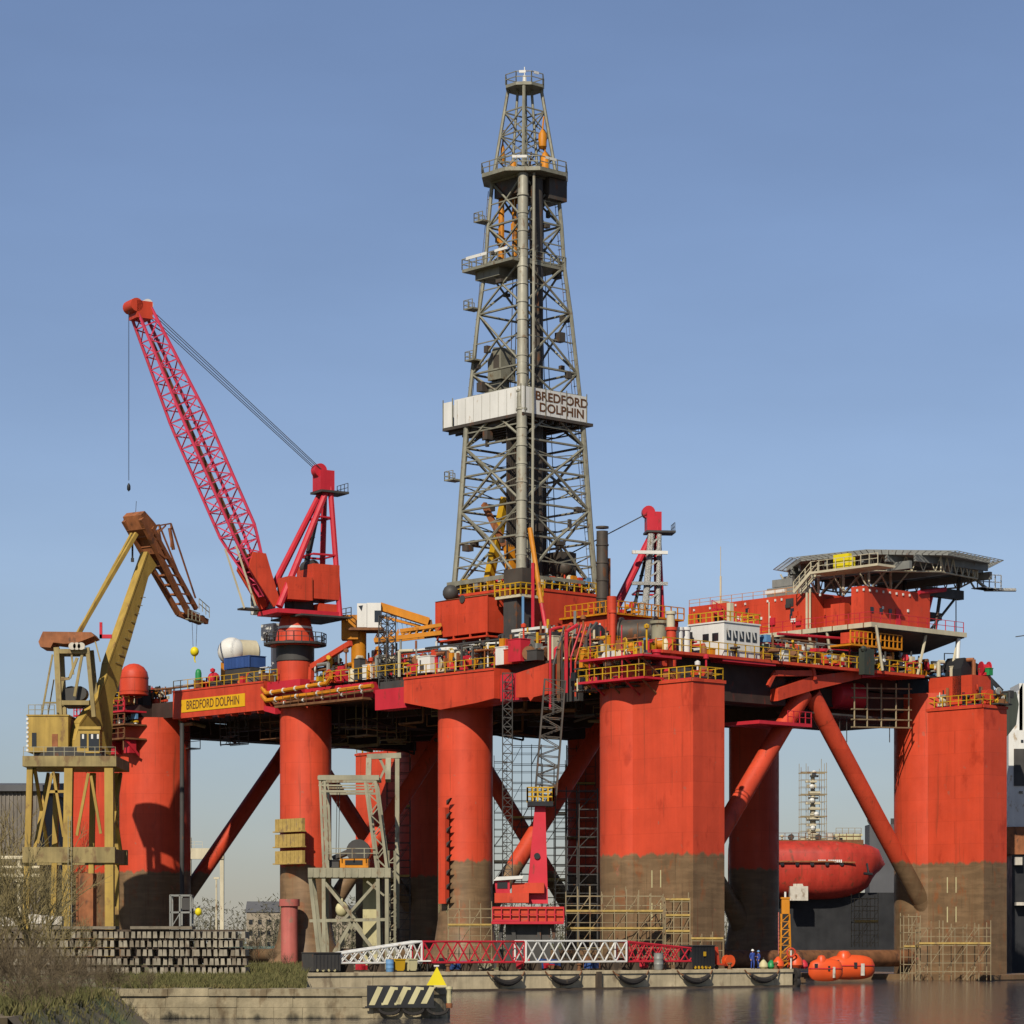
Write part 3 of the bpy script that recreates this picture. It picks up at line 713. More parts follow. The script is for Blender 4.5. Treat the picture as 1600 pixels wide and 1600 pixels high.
for px in (1297,1312,1323,1390): 
    x = ry(px,-1); mb = MB(); mb.tube((x,-1,rz(1160,x,-1)),(x,-1,28.1),.05,4); mb.build('drain_pipe', M['dgrey'], rig)

# handrails and deck edge
mb = MB(); z=33.05; mb.rail([(-0.9,-3.35,z),(WR-6.5,-3.35,z)],1.25,.055,1.3); mb.build('railing', M['yellow'], rig)
mb = MB(); mb.rail([(XS+.1,rx(270,XS),SZT),(XS+.1,rx(432,XS),SZT)],1.2,.045,1.5); mb.build('railing', M['yellow'], rig)
mb = MB(); mb.rail([(XS+.5,rx(500,XS),SZT-.9),(XS+.5,rx(625,XS),SZT-.9)],1.2,.045,1.5); mb.build('railing', M['yellow'], rig)
mb = MB(); mb.rail([(XF+.2,rx(634,XF),ztf),(XF+.2,rx(770,XF),ztf)],1.2,.045,1.5); mb.build('railing', M['yellow'], rig)
# left end walkways by the corner column
for z in (28.7,30.4,32.0):
    mb = MB(); mb.box(-6.6,-3.31,82.5,93.5,z-.2,z); mb.rail([(-6.5,82.5,z),(-6.5,93.5,z)],1.2,.055,1.3)
    for yy in (83,86.5,90,93.2): mb.tube((-6.3,yy,z-1.5),(-6.3,yy,z+1.6),.1,5)
    mb.build('end_gallery', M['rust'] if z < 31 else M['crimson'], rig, smooth=False)
mb = MB()
for yy in (82.8,86,90,93): mb.beam((-6.2,yy,28.5),(-4.2,yy,26.6),.25,.3); mb.box(-5.6,-4.6,yy,yy+1.2,26.9,28.49)
mb.build('gallery_bracket', M['crimson'], rig, smooth=False)
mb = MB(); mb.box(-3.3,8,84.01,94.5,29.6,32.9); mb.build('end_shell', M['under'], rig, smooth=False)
mb = MB(); mb.rail([(-4.5,84.5,33.2),(-4.5,91,33.2)],1.3,.06,1); mb.build('railing', M['yellow'], rig)
mb = MB(); y=rx(237,-1); mb.lathe([(1.75,0),(1.75,2.2),(1.62,2.8),(1.2,3.4),(.6,3.75),(.01,3.85)], (-3.6,y,rz(1088,-1,y)), n=28); mb.lathe([(1.79,.4),(1.79,.55)],(-3.6,y,rz(1088,-1,y)),n=28); mb.lathe([(1.79,2.0),(1.79,2.15)],(-3.6,y,rz(1088,-1,y)),n=28); mb.build('vent_dome', M['red'], rig)
mb = MB(); y=rx(199,-1); mb.lathe([(1.1,0),(1.1,1.8),(.9,2.4),(.4,2.8),(.01,2.9)], (-3,y,rz(1084,-1,y)), n=22); mb.build('vent_dome', M['dgrey'], rig)
# ------------------------------------------------------------------ derrick and drill floor
CX, CY = 22.6, 42.9
rg0 = random.Random(17)
DZ = 46.1
def dh(z):
    T = [(44,6.0),(46.1,5.75),(65.3,4.75),(78.2,3.75),(83,3.25),(91.7,2.85),(95.5,2.3),(104.2,1.3)]
    for (a,b),(c,d) in zip(T,T[1:]):
        if z <= c: return b + (d-b)*(z-a)/(c-a)
    return T[-1][1]
lv = [45,50.6,54.4,58.4,61.8,65.2,70.4,77.4,82.9,87.6,92.8]
SG = [(-1,-1),(1,-1),(1,1),(-1,1)]
def dc(z,k,e=0): h = dh(z)+e; return Vector((CX+SG[k][0]*h, CY+SG[k][1]*h, z))
mb = MB()
for a,b in zip(lv, lv[1:]):
    for k in range(4):
        k2 = (k+1)%4
        if k: mb.tube(dc(a,k),dc(b,k),.34 if a<65 else .24,7)
        mb.tube(dc(b,k),dc(b,k2),.15,5)
        A0,A1,B0,B1 = dc(a,k),dc(a,k2),dc(b,k),dc(b,k2)
        if a < 64.9:
            m0 = (B0+B1)/2; m1=(A0+A1)/2
            if lv.index(a)%2==0: mb.tube(A0,m0,.17,5); mb.tube(A1,m0,.17,5)
            else: mb.tube(B0,m1,.17,5); mb.tube(B1,m1,.17,5)
            mb.tube((A0+B0)/2,(A1+B1)/2,.11,4); mb.tube((B0*.75+A0*.25),(m1*.5+m0*.5),.08,4); mb.tube((B1*.75+A1*.25),(m1*.5+m0*.5),.08,4)
            mb.tube((A0+B0)/2,(A0+m0 if lv.index(a)%2==0 else m1+B0)/2,.09,4); mb.tube((A1+B1)/2,(A1+m0 if lv.index(a)%2==0 else m1+B1)/2,.09,4)
        else:
            mb.tube(A0,B1,.14,5); mb.tube(A1,B0,.14,5)
            if k in (0,3): mb.tube((A0+B0)/2,(A1+B1)/2,.09,4)
der = mb.build('derrick', M['derrick'], rig)
# crown section
mb = MB()
for k in range(4):
    mb.tube(dc(93,k),dc(104,k),.2,6)
    mb.tube((CX+SG[k][0]*1.1,CY+SG[k][1]*1.1,93),(CX+SG[k][0]*.55,CY+SG[k][1]*.55,104),.16,6)
    for a,b in ((93,95.5),(95.5,98.2),(98.2,101)):
        mb.tube(dc(a,k),dc(b,(k+1)%4),.09,4); mb.tube(dc(a,(k+1)%4),dc(b,k),.09,4); mb.tube(dc(b,k),dc(b,(k+1)%4),.1,4)
mb.build('crown_frame', M['derrick'], der)
def octo(c, r, z0, z1, ry_=None):
    return [(c[0]+r*math.cos(R(22.5+45*i)), c[1]+r*math.sin(R(22.5+45*i)), z0) for i in range(8)]
for r,z,th,nm in ((2.35,103.6,.35,'crown_platform'),(5.3,92.9,.45,'water_table_platform')):
    mb = MB(); P = octo((CX,CY),r,z,z); mb.prism(P,(0,0,th))
    P2 = [(p[0],p[1],z+th) for p in P]; mb.rail(P2+[P2[0]],1.2,.06,1.2)
    pl = mb.build(nm, M['derrick'], der, smooth=False)
    for i in (4,5,6): 
        mb = MB(); a,b = Vector(P2[i]),Vector(P2[(i+1)%8]); d=(b-a); a2=a+d*.2+Vector((0,0,1.15)); b2=a+d*.62+Vector((0,0,1.15)); mb.beam(a2,b2,.1,.3)
        mb.build('lamp_strip', M['white'], pl, smooth=False)
mb = MB(); mb.tube((CX-.2,CY-.2,104),(CX-.2,CY-.2,105.2),.28,8,.2); mb.tube((CX-.2,CY-.2,105.1),(CX-.2,CY-.2,106.2),.07,5); mb.build('beacon', M['white'], der)
mb = MB(); mb.box(CX-2.6,CX+2.6,CY-2.4,CY+2.4,90.9,92.85); mb.build('crown_block', M['derrick_dk'], der, smooth=False)
mb = MB(); mb.box(CX+.6,CX+3.4,CY-3.6,CY-.6,90.4,92.8); mb.build('sheave_housing', M['derrick_dk'], der, smooth=False)
for dx,dy,z0,z1,r in ((.8,-2.2,96.4,98.6,.5),(1.0,-2.4,93.5,96.0,.55),(-.9,1.0,93.6,95.5,.42),(-1.3,2.4,95.2,97.6,.25),(.2,-.7,93.5,94.7,.35)):
    mb = MB(); mb.lathe([(r*.5,0),(r,.25),(r,(z1-z0)*.75),(r*.35,z1-z0)],(CX+dx,CY+dy,z0),n=12); mb.tube((CX+dx,CY+dy,z1),(CX+dx+.2,CY+dy,z1+1.6),.1,5); mb.build('compensator', M['orange'], der)
for dx,dy,z0,z1,r in ((-1.6,2.3,82.6,92.6,.36),(-.8,.9,84.2,92.6,.3)):
    mb = MB(); mb.tube((CX+dx,CY+dy,z0),(CX+dx,CY+dy,z1),r,8); mb.tube((CX+dx,CY+dy,z0+3),(CX+dx,CY+dy,z0+3.8),r*1.5,8); mb.build('riser_tensioner', M['orange'], der)
M['standpipe'] = paint('pale_standpipe', (.40,.375,.29), .5, .1, var=.25, streak=.15, spot=(.25,.17,.1), spot_amt=.22, spot_scale=1.5)
mb = MB()
for a_,b__ in zip(lv, lv[1:]): mb.tube(dc(a_,0),dc(b__,0),.62,14,.60)
for i in range(22): z=46+2.1*i; mb.tube(dc(z,0),dc(z+.22,0),.69,14)
mb.tube(dc(45,0,.25)+Vector((.9,-.9,0)),dc(92.8,0,.25)+Vector((.9,-.9,0)),.16,6)
mb.build('standpipe', M['standpipe'], der)
mb = MB(); mb.tube((CX-1.3,CY-3.0,44.5),(CX-1.3,CY-3.0,92.5),.35,8); mb.tube((CX-.5,CY-2.6,44.5),(CX-.5,CY-2.6,92.5),.78,10); mb.build('standpipe', M['derrick_dk'], der)
mb = MB()
for i in range(-3,4): mb.tube((CX-3.0+.28*i,CY-1.2,45),(CX-3.0+.28*i,CY-1.2,64),.11,4)
for i in range(5): mb.tube((CX+1.2+.3*i,CY-1,45),(CX+1.2+.3*i,CY-1,66),.12,4)
mb.build('racked_drill_pipe', M['derrick_dk'], der)
mb = MB()
for i in range(7):
    a_=rg0.uniform(-.8,.8); b__=rg0.uniform(-.8,.8); mb.tube((CX+a_*5,CY+b__*5,45),(CX+a_*2.6,CY+b__*2.6,92),.05,4)
for k in (1,3):
    for i in range(46): z=46+i; p_=dc(z,k,-.1); mb.tube(p_+Vector((.1,.25,0)),p_+Vector((.1,.75,0)),.045,4)
    mb.tube(dc(46,k,-.1)+Vector((.1,.25,0)),dc(92,k,-.1)+Vector((.1,.25,0)),.05,4); mb.tube(dc(46,k,-.1)+Vector((.1,.75,0)),dc(92,k,-.1)+Vector((.1,.75,0)),.05,4)
mb.build('ladder_and_lines', M['derrick_dk'], der)
for i in range(34):
    mb = MB(); z=rg0.uniform(46.5,91); k=rg0.randrange(4); h_=dh(z); t_=rg0.uniform(.1,.9); p_=dc(z,k)*(1-t_)+dc(z,(k+1)%4)*t_; s_=rg0.uniform(.15,.5); mb.box(p_.x-s_,p_.x+s_,p_.y-s_,p_.y+s_,z,z+rg0.uniform(.3,1.1))
    mb.build('junction_box', M['derrick_dk'], der, smooth=False)
# platform at 83 m
mb = MB(); z=82.4; P=[(CX-5.0,CY-3.4,z),(CX+3.4,CY-3.4,z),(CX+3.4,CY+2,z),(CX-2,CY+5.4,z),(CX-5.0,CY+5.4,z)]; mb.prism(P,(0,0,.35)); P2=[(p[0],p[1],z+.35) for p in P]; mb.rail(P2+[P2[0]],1.2,.06,1.2); mb.box(CX-4,CX-1,CY,CY+4.2,81.4,82.39)
pl = mb.build('stabbing_board', M['derrick'], der, smooth=False)
mb = MB(); mb.beam((CX-5.05,CY+4.6,z+1.5),(CX-5.05,CY+1,z+1.5),.1,.35); mb.beam((CX-5.05,CY-2.6,z+1.5),(CX-5.05,CY-.4,z+1.5),.1,.3); mb.build('lamp_strip', M['white'], pl, smooth=False)
for z,dx,dy in ((88.2,-3.3,3.4),(78.0,-4.1,4.3),(58.0,-5.7,5.9),(71.8,-4.6,3.5)):
    mb = MB(); mb.box(CX+dx-.8,CX+dx+.8,CY+dy-.6,CY+dy+.9,z,z+.18); mb.rail([(CX+dx-.8,CY+dy-.6,z),(CX+dx-.8,CY+dy+.9,z),(CX+dx+.8,CY+dy+.9,z)],1.1,.05,.8); mb.build('landing', M['derrick'], der, smooth=False)
mb = MB(); mb.prism([(CX-3.2,CY+.6,69.6),(CX-3.2,CY+2.9,69.6),(CX-3.2,CY+2.9,71.8),(CX-3.2,CY+1.9,73.4),(CX-3.2,CY+.6,73.2)],(2.2,0,0)); mb.box(CX-2.8,CX-1.4,CY+1.1,CY+3.9,67.8,69.5); mb.build('derrick_cabin', M['derrick'], der, smooth=False)
mb = MB(); mb.box(CX-3.21,CX-3.205,CY+.9,CY+1.9,70.6,72.4); mb.build('cabin_window', M['derrick_dk'], der, smooth=False)
# racking board with white wind walls
z0,z1 = 64.6,67.9; x0,x1,y0,y1 = CX-5.1,CX+4.9,CY-5.3,CY+8.6
mb = MB(); mb.box(x0-.1,x1+1.0,y0-.1,y1+.1,z0-.35,z0); 
for i in range(9): xx=x0+.6+i*1.05; mb.box(xx,xx+.18,y0+.2,y1-.2,z0-.75,z0-.351)
rb = mb.build('racking_board', M['derrick_dk'], der, smooth=False)
mb = MB(); mb.box(x0-.08,x0,y0,y1-2.0,z0+.01,z1-.25); mb.box(x0-.08,x0,y1-1.6,y1+.05,z0+.01,z1-.35)
mb.build('wind_wall', M['white'], rb, smooth=False)
mb = MB(); mb.box(x0,x1,y0-.08,y0-.005,z0+.01,z1-.3); mb.build('wind_wall', M['white'], rb, smooth=False)
mb = MB(); mb.box(x0-.06,x1,y1,y1+.07,z0+.01,z1-.35); mb.build('wind_wall', M['white'], rb, smooth=False)
mb = MB()
for i in range(8): zz=z0+.15+.38*i; mb.box(x1+.0,x1+.05,y0,y0+8,zz,zz+.1)
for xx in (x0+.2,x0+3.4,x0+6.7,x1-.1): mb.box(xx,xx+.12,y0-.13,y0-.081,z0-.1,z1)
for yy in (y0+.15,y1-1.8,y1-.1): mb.box(x0-.14,x0-.081,yy,yy+.14,z0-.1,z1)
mb.build('wall_post', M['derrick'], rb, smooth=False)
mb = MB()
for i in range(8): yy=y0+1.2+1.45*i; mb.box(x0-.095,x0-.0805,yy,yy+.035,z0+.03,z1-.4)
for i in range(6): xx=x0+1.0+1.6*i; mb.box(xx,xx+.03,y0-.09,y0-.0805,z0+.03,z1-.35)
mb.build('panel_seam', M['derrick'], rb, smooth=False)
text_mesh('name_lettering', 'BREDFORD\nDOLPHIN', 1.42, M['namek'], rb, face_matrix((CX+.9,y0-.105,66.08),(1,0,0)), sx=1.16, ext=.012, off=.028)
# braces seen inside the lower derrick
mb = MB(); mb.beam((CX-2.4,CY+4.5,55.5),(CX-2.4,CY-1.0,47.6),.5,.6); mb.build('pipe_ramp', M['crusty'], der, smooth=False)
mb = MB(); mb.beam((CX-1.6,CY+4.9,45.6),(CX-1.6,CY+1.5,56),.9,.9); mb.build('pipe_handler', M['yellow'], der, smooth=False)
mb = MB(); mb.beam((CX-3.2,CY-.8,50),(CX-3.2,CY-1.2,46.5),.9,.9); mb.build('top_drive', M['orange'], der, smooth=False)
mb = MB(); mb.box(CX-1.6,CX+1.6,CY-1.4,CY+1.4,60.6,64); mb.build('travelling_block', M['derrick_dk'], der, smooth=False)
mb = MB(); mb.box(CX+2,CX+4.5,CY-4,CY-1,46,49.5); mb.ball((CX+2.6,CY-4,47.6),1.1,12); mb.build('drawworks', M['derrick_dk'], der)

# drill floor house
fx0,fx1,fy0,fy1 = CX-6.4,CX+6.4,CY-6.6,CY+6.4
mb = MB(); mb.box(fx0,fx1,fy0,fy1,38.6,44.2); mb.box(fx0-.1,fx1+.1,fy0-.1,fy1+.1,44.2,44.5)
df = mb.build('drill_floor', M['red'], rig, smooth=False)
mb = MB(); mb.box(fx0+.4,fx1-.4,fy0+.4,fy1-.4,33.1,38.6); mb.build('substructure', M['dgrey'], rig, smooth=False)
mb = MB(); mb.rail([(fx0,fy1,44.5),(fx0,fy0,44.5),(fx1,fy0,44.5)],1.3,.07,1.2); mb.build('railing', M['yellow'], df)
mb = MB(); mb.box(fx0-.11,fx0-.05,fy0+.5,fy1,45.6,46.1); mb.box(fx0+1,fx1-3,fy0-.11,fy0-.05,45.5,45.9); mb.build('wind_screen', M['derrick'], df, smooth=False)
# left red house on stilts
hx=CX-9.6; ya,yb=rx(681,hx),rx(762,hx); zt=rz(935,hx,(ya+yb)/2); zb=rz(992,hx,(ya+yb)/2)
mb = MB(); mb.box(hx,hx+3.0,yb,ya,zb,zt); mb.box(hx-.1,hx+3,yb+.1,ya,zb-.55,zb-.35)
for k in range(8): yy=yb+(ya-yb)*k/7; mb.box(hx-.06,hx-.002,yy-.05,yy+.05,zb,zt) if k in (0,7) else None
for k in range(4): yy=yb+.2+(ya-yb-.4)*k/3; mb.box(hx,hx+.2,yy-.1,yy+.1,zb-.36,zb-.001)
dh_=mb.build('dog_house', M['red'], rig, smooth=False)
mb = MB(); mb.prism([(hx-.1,ya+.15,zt+.003),(hx+3.1,ya+.15,zt+.003),(hx+3.1,ya+.15,zt+.7)],(0,-(ya-yb+.3),0)); mb.build('roof', M['crusty'], dh_, smooth=False)
mb = MB()
for k in range(3): yy=yb+.5+(ya-yb-1)*k/2; mb.box(hx+.3,hx+.6,yy-.15,yy+.15,33.1,zb-.56)
mb.box(hx+2.3,hx+2.7,yb+.2,yb+.6,33.1,zb-.56); mb.build('stilt', M['cream'], dh_, smooth=False)
mb = MB(); yv=rx(703,hx+1.5); mb.ball((hx+1.6,yv,zt+1.1),.95,14); mb.tube((hx+1.6,yv,zt),(hx+1.6,yv,zt+1),.3); mb.build('vent_ball', M['dgrey'], dh_)
mb = MB(); mb.lathe([(.45,0),(.45,.12)],(hx-.13,rx(723,hx),zt-.1),(1,0,0),14); mb.build('horn', M['dgrey'], dh_)
# stair tower between the houses
sx0=CX-8.6; ya,yb=rx(783,sx0),rx(812,sx0); zt=rz(937,sx0,ya)
mb = MB(); mb.box(sx0,sx0+2.2,yb+.5,ya-.4,33.1,zt); mb.build('stair_tower', M['dgrey'], rig, smooth=False)
mb = MB(); mb.box(sx0-.4,sx0+3,yb-.6,ya+.6,zt,zt+.3); mb.build('tower_platform', M['cream'], rig, smooth=False)
mb = MB(); mb.rail([(sx0-.4,ya+.6,zt+.3),(sx0-.4,yb-.6,zt+.3),(sx0+3,yb-.6,zt+.3)],1.3,.08,.9); mb.build('railing', M['yellow'], rig)
mb = MB(); mb.box(sx0+.4,sx0+2,yb,ya,zt+1.4,zt+3.4); mb.build('winch_cabin', M['derrick_dk'], rig, smooth=False)
mb = MB(); mb.tube((sx0-.3,yb-.9,34),(sx0-.3,yb-.9,zt),.16,6); mb.build('vent_pipe', M['sblue'], rig)
# yellow link boom leaning on the derrick, red braces
mb = MB(); q=rx(828,12); mb.tube((12,q,50),(12,rx(846,12),41.5),.28,8); mb.build('service_boom', M['orange'], rig)
mb = MB(); mb.tube((12,rx(846,12),41.5),(12,rx(856,12),37.4),.25,8); mb.tube((11.5,rx(838,12),46),(11.5,rx(838,12),36),.2,6); mb.build('service_boom', M['crimson'], rig)
# small white cabin below the drill floor
wx0=9.5; ya,yb=rx(804,wx0),rx(852,wx0); zb_=rz(1013,wx0,ya); zt_=rz(984,wx0,ya)
mb = MB(); mb.box(wx0,wx0+2.4,yb+1.6,ya,zb_,zt_-.35); mb.box(wx0-.25,wx0+2.8,yb,ya+.25,zt_-.3,zt_)
cb=mb.build('crane_cabin', M['white'], rig, smooth=False)
mb = MB(); mb.box(wx0-.03,wx0-.002,yb+3.3,yb+3.8,zb_+.7,zt_-.8); mb.box(wx0-.03,wx0-.002,ya-1.1,ya-.7,zb_+.9,zt_-.8); mb.build('window', M['glass'], cb, smooth=False)
mb = MB(); mb.box(wx0-.3,wx0+2.6,yb+.4,ya+2.6,zb_-.4,zb_-.002); mb.tube((wx0+1,ya-1,33),(wx0+1,ya-1,zb_-.4),.8,10); mb.build('platform', M['black'], cb, smooth=False)
mb = MB(); mb.box(wx0+.2,wx0+2.2,yb+.1,yb+1.59,zb_+.1,zt_-.4); mb.build('machine_housing', M['red'], cb, smooth=False)
# red house right of the derrick foot and tall dark stack
mb = MB(); xs=ry(941,30); zs=rz(830,xs,30); mb.tube((xs,30,33),(xs,30,zs),.66,14)
for i in range(9): z=35+2.0*i; mb.tube((xs,30,z),(xs,30,z+.2),.74,14)
mb.build('exhaust_stack', M['derrick_dk'], rig)
mb = MB(); mb.tube((xs+1.0,30,33),(xs+1.0,30,zs-3),.25,8); mb.build('exhaust_stack', M['crusty'], rig)
x0=ry(955,26); x1=ry(1060,26); mb = MB(); mb.box(x0,x1,26,34,33.1,rz(960,x0,26)); hs_=mb.build('mud_house', M['red'], rig, smooth=False)
mb = MB(); zz=rz(960,x0,26); mb.box(x0-.5,x1+.3,25.4,34,zz,zz+.2); mb.rail([(x0-.5,33,zz+.2),(x0-.5,25.4,zz+.2),(x1+.3,25.4,zz+.2)],1.3,.07,1); mb.build('roof_walkway', M['orange'], hs_, smooth=False)
mb = MB(); x=ry(956,24); mb.tube((x,24,33),(x,24,rz(932,x,24)),.55,12); mb.build('vent_pipe', M['red'], rig)

# ------------------------------------------------------------------ deck cranes
def deck_crane(name_label, bx, by, head, tipf, tipz, second=False):
    """pedestal crane; local +x is the boom's way; origin at the waterline under the pedestal"""
    cr = bpy.data.objects.new('pedestal_crane', None); COL.objects.link(cr); cr.parent = rig
    cr.location = (bx, by, 0); cr.rotation_euler = (0,0,head); cr['label'] = name_label
    mb = MB(); mb.lathe([(2.1,31.5),(2.1,38.0),(2.9,38.05),(2.9,38.4),(2.3,38.45),(2.1,39.5),(1.75,41.0),(1.5,41.5)], n=32); mb.build('pedestal', M['hull'] if False else M['red'], cr)
    mb = MB(); mb.lathe([(3.6,38.1),(3.6,38.35)], n=24); pts=[(3.55*math.cos(R(a)),3.55*math.sin(R(a)),38.35) for a in range(0,361,30)]; mb.rail(pts,1.1,.05,1); pf=mb.build('ring_platform', M['dgrey'], cr, smooth=False)
    mb = MB(); mb.lathe([(2.12,36.2),(2.2,36.3),(2.2,38.05)], n=28); mb.build('slewing_ring', M['dgrey'], pf)
    mb = MB(); mb.lathe([(2.0,40.0),(2.0,40.25)], n=24); mb.build('white_band', M['white'], pf)
    # turntable
    mb = MB(); mb.box(-4.6,3.6,-2.5,2.5,41.5,42.0); mb.build('turntable', M['crimson'], cr, smooth=False)
    mb = MB(); mb.box(-5.4,1.2,-3.8,3.8,41.2,41.4); mb.rail([(-5.3,3.7,41.4),(-5.3,-3.7,41.4),(1.1,-3.7,41.4)],1.1,.05,1.2); mb.box(2.3,5.6,-3.6,-1.9,42.2,42.4); mb.build('walkway', M['dgrey'], cr, smooth=False)
    mb = MB()
    if second: mb.box(-3.4,-.6,-1.6,1.6,42.0,44.2)
    else: mb.box(-.9,2.2,-.2,2.6,43.1,45.7); mb.box(-4.5,-1.1,-1.7,2.4,43.4,47.4); mb.box(-4.3,-2.0,-1.5,2.2,42.01,42.9)
    hs=mb.build('machinery_house', M['crimson'] if second else M['red'], cr, smooth=False)
    mb = MB(); mb.lathe([(.85,-.9),(.85,.9)],(-1.9,0,47.2 if not second else 44.3),(0,1,0),18); mb.tube((-3.2,-1.75,44),(-2.2,-1.75,47.5),.3); mb.build('winch', M['dgrey'], hs)
    mb = MB(); mb.box(-1.9,.6,-1.5,.9,42.1,44.2); mb.build('slew_motor', M['dgrey'], hs, smooth=False)
    # cab
    mb = MB(); mb.box(1.2,3.4,-4.6,-2.6,41.9,44.6); cab=mb.build('cab', M['white'] , cr, smooth=False)
    mb = MB(); mb.box(3.401,3.43,-4.4,-2.8,42.9,44.3); mb.box(1.4,3.2,-4.63,-4.601,42.9,44.3); mb.build('window', M['glass'], cab, smooth=False)
    # A frame
    ap=Vector((-3.7,0,57.6)); mb = MB()
    for s in (-1,1):
        mb.tube((3.2,s*2.2,42.2),(ap.x,s*.7,ap.z-1.5),.42,8,.36); mb.tube((-4.6,s*2.3,41.5),(ap.x-.5,s*.7,ap.z-1),.34,8)
        mb.tube((-1.4,s*1.75,48.6),(-4.35,s*1.75,48.6),.14,5); mb.tube((-2.6,s*1.3,53),(-4.25,s*1.1,53),.14,5)
    for z,xa,xb,w in ((48.6,-1.4,-4.35,1.75),(53,-2.6,-4.25,1.2)): mb.tube((xa,-w,z),(xa,w,z),.12,5); mb.tube((xb,-w,z),(xb,w,z),.12,5)
    af=mb.build('a_frame', M['crimson'], cr)
    mb = MB(); mb.box(ap.x-.9,ap.x+.9,-1,1,ap.z-1.4,ap.z+.9); mb.lathe([(.8,-.5),(.8,.5)],(ap.x+.6,0,ap.z+.9),(0,1,0),16); mb.build('head_sheaves', M['crimson'], af)
    mb = MB(); mb.box(ap.x-2.6,ap.x+1.0,-1.4,1.4,ap.z-1.7,ap.z-1.45); mb.rail([(ap.x-2.5,1.3,ap.z-1.45),(ap.x-2.5,-1.3,ap.z-1.45)],1,.04,.9); mb.build('head_platform', M['dgrey'], af, smooth=False)
    mb = MB()
    for i in range(7):
        t=i/6; mb.beam((-1.2-2.2*t,-.6,46.0+(55.5-46)*t),(-1.2-2.2*t,.1,46+(55.5-46)*t),.5,.08)
    mb.beam((-1.2,-.6,46),(-3.4,-.6,55.5),.15,.3); mb.beam((-1.2,.1,46),(-3.4,.1,55.5),.15,.3); mb.build('ladder', M['dgrey'], af, smooth=False)
    # boom
    p=Vector((3.2,0,42.4)); q=Vector((tipf,0,tipz)); d=(q-p).normalized(); up=Vector((-d.z,0,d.x)); Lb=(q-p).length
    def tp(t): return min(1, .30+t*3.2) if t<.22 else (1.0 if t<.62 else 1.0-.42*(t-.62)/.38)
    mb = MB(); n_=22; mb.lattice(p+d*1.5,q,3.3,3.0,n_,.19,.085,up=up,taper=tp)
    bm=mb.build('boom', M['boom'], cr)
    mb = MB()
    for s in (-1,1): mb.prism([p+Vector((0,s*1.75,0))+up*-.5,p+Vector((0,s*1.75,0))+up*.5,p+d*5.8+Vector((0,s*1.62,0))+up*1.4,p+d*6.6+Vector((0,s*1.62,0)),p+d*5.2+Vector((0,s*1.62,0))+up*-1.3],(0,s*-.2,0))
    mb.beam(p+d*5.6+Vector((0,-1.4,0)),p+d*5.6+Vector((0,1.4,0)),.8,1.6)
    mb.build('boom_foot', M['red'], bm, smooth=False)
    mb = MB(); mb.box(q.x-.9,q.x+1.0,-1.1,1.1,q.z-.9,q.z+1.0); mb.tube(q+Vector((1.0,-1.1,.5)),q+Vector((1.0,1.1,.5)),.75,14); mb.build('boom_head', M['red'], bm)
    mb = MB()
    for yy in (-.7,0): mb.lathe([(.62,-.13),(.62,.13)],(q.x-.8,yy,q.z+.9),(0,1,0),16)
    mb.build('sheave', M['white'], bm)
    mb = MB(); c=p+d*6; mb.beam(c-up*.3,q-d*3-up*.3,.9,.12); mb.build('boom_walkway', M['rust'], bm, smooth=False)
    mb = MB()
    for yy in (-.9,-.35,.35,.9): mb.tube((ap.x+.5,yy*.7,ap.z+.9),q-d*.4+up*.9+Vector((0,yy,0)),.045,4)
    mb.build('luffing_cable', M['dgrey'], cr)
    mb = MB()
    for yy in (-1.4,1.4): mb.tube(p+d*8-up*1.6+Vector((0,yy,0)),p+d*1.0-up*2.4+Vector((0,yy,0)),.12,5)
    mb.build('boom_stop', M['cream'], bm)
    mb = MB()
    for k,t in enumerate((.16,.30,.46,.62,.78,.9)): c=p+d*Lb*t+up*(1.5)+Vector((0,-1.6,0)); mb.tube(c,c+Vector((0,-.5,.1)),.12,5)
    mb.build('boom_lamp', M['white'], bm)
    return cr, q
h1 = math.atan2(-.53,-.845) - TH
cr1, q1 = deck_crane('tall crane with pink-red lattice boom raised to the upper left', -0.6, 56.6, h1, 19.3, 74.2)
mb = MB()
hz = 54.3
for yy in (-.18,.18): mb.tube((q1.x+1.5,yy*.4,q1.z),(q1.x+1.5,yy*.4,hz+1),.018,4)
mb.build('hoist_cable', M['black'], cr1)
mb = MB(); mb.lathe([(.05,0),(.2,.2),(.2,.6),(.06,.9)],(q1.x+1.5,0,hz-.2),n=10); mb.build('hook_block', M['black'], cr1)
h2 = math.atan2(-.12,-.993) - TH
cr2, q2 = deck_crane('crane beside the derrick with its boom laid low behind it and white lower mast', ry(974,47.5), 47.5, h2, 18.5, 46.5, True)
cr2.location.z = -1.6
mb = MB(); mb.tube((-1.7,3.4,41),(-3.2,1.6,55.6),.42,8); mb.tube((-3.6,3.4,41),(-4.2,1.6,55.6),.3,8)
for k_ in range(9): mb.beam((-1.75-.15*k_,3.3-.18*k_,43+1.4*k_),(-3.65-.06*k_,3.3-.18*k_,44+1.4*k_),.22,.22)
mb.tube((-1.0,4.2,38.5),(-1.8,3.8,47),.36,8); mb.tube((-3.4,3.9,38.5),(-2.0,3.6,46),.3,8)
for z_ in (49.4,53.2): mb.beam((-.6,2.9,z_),(-5.0,2.9,z_),.4,.4); mb.build('stair_mast', M['white'], cr2)

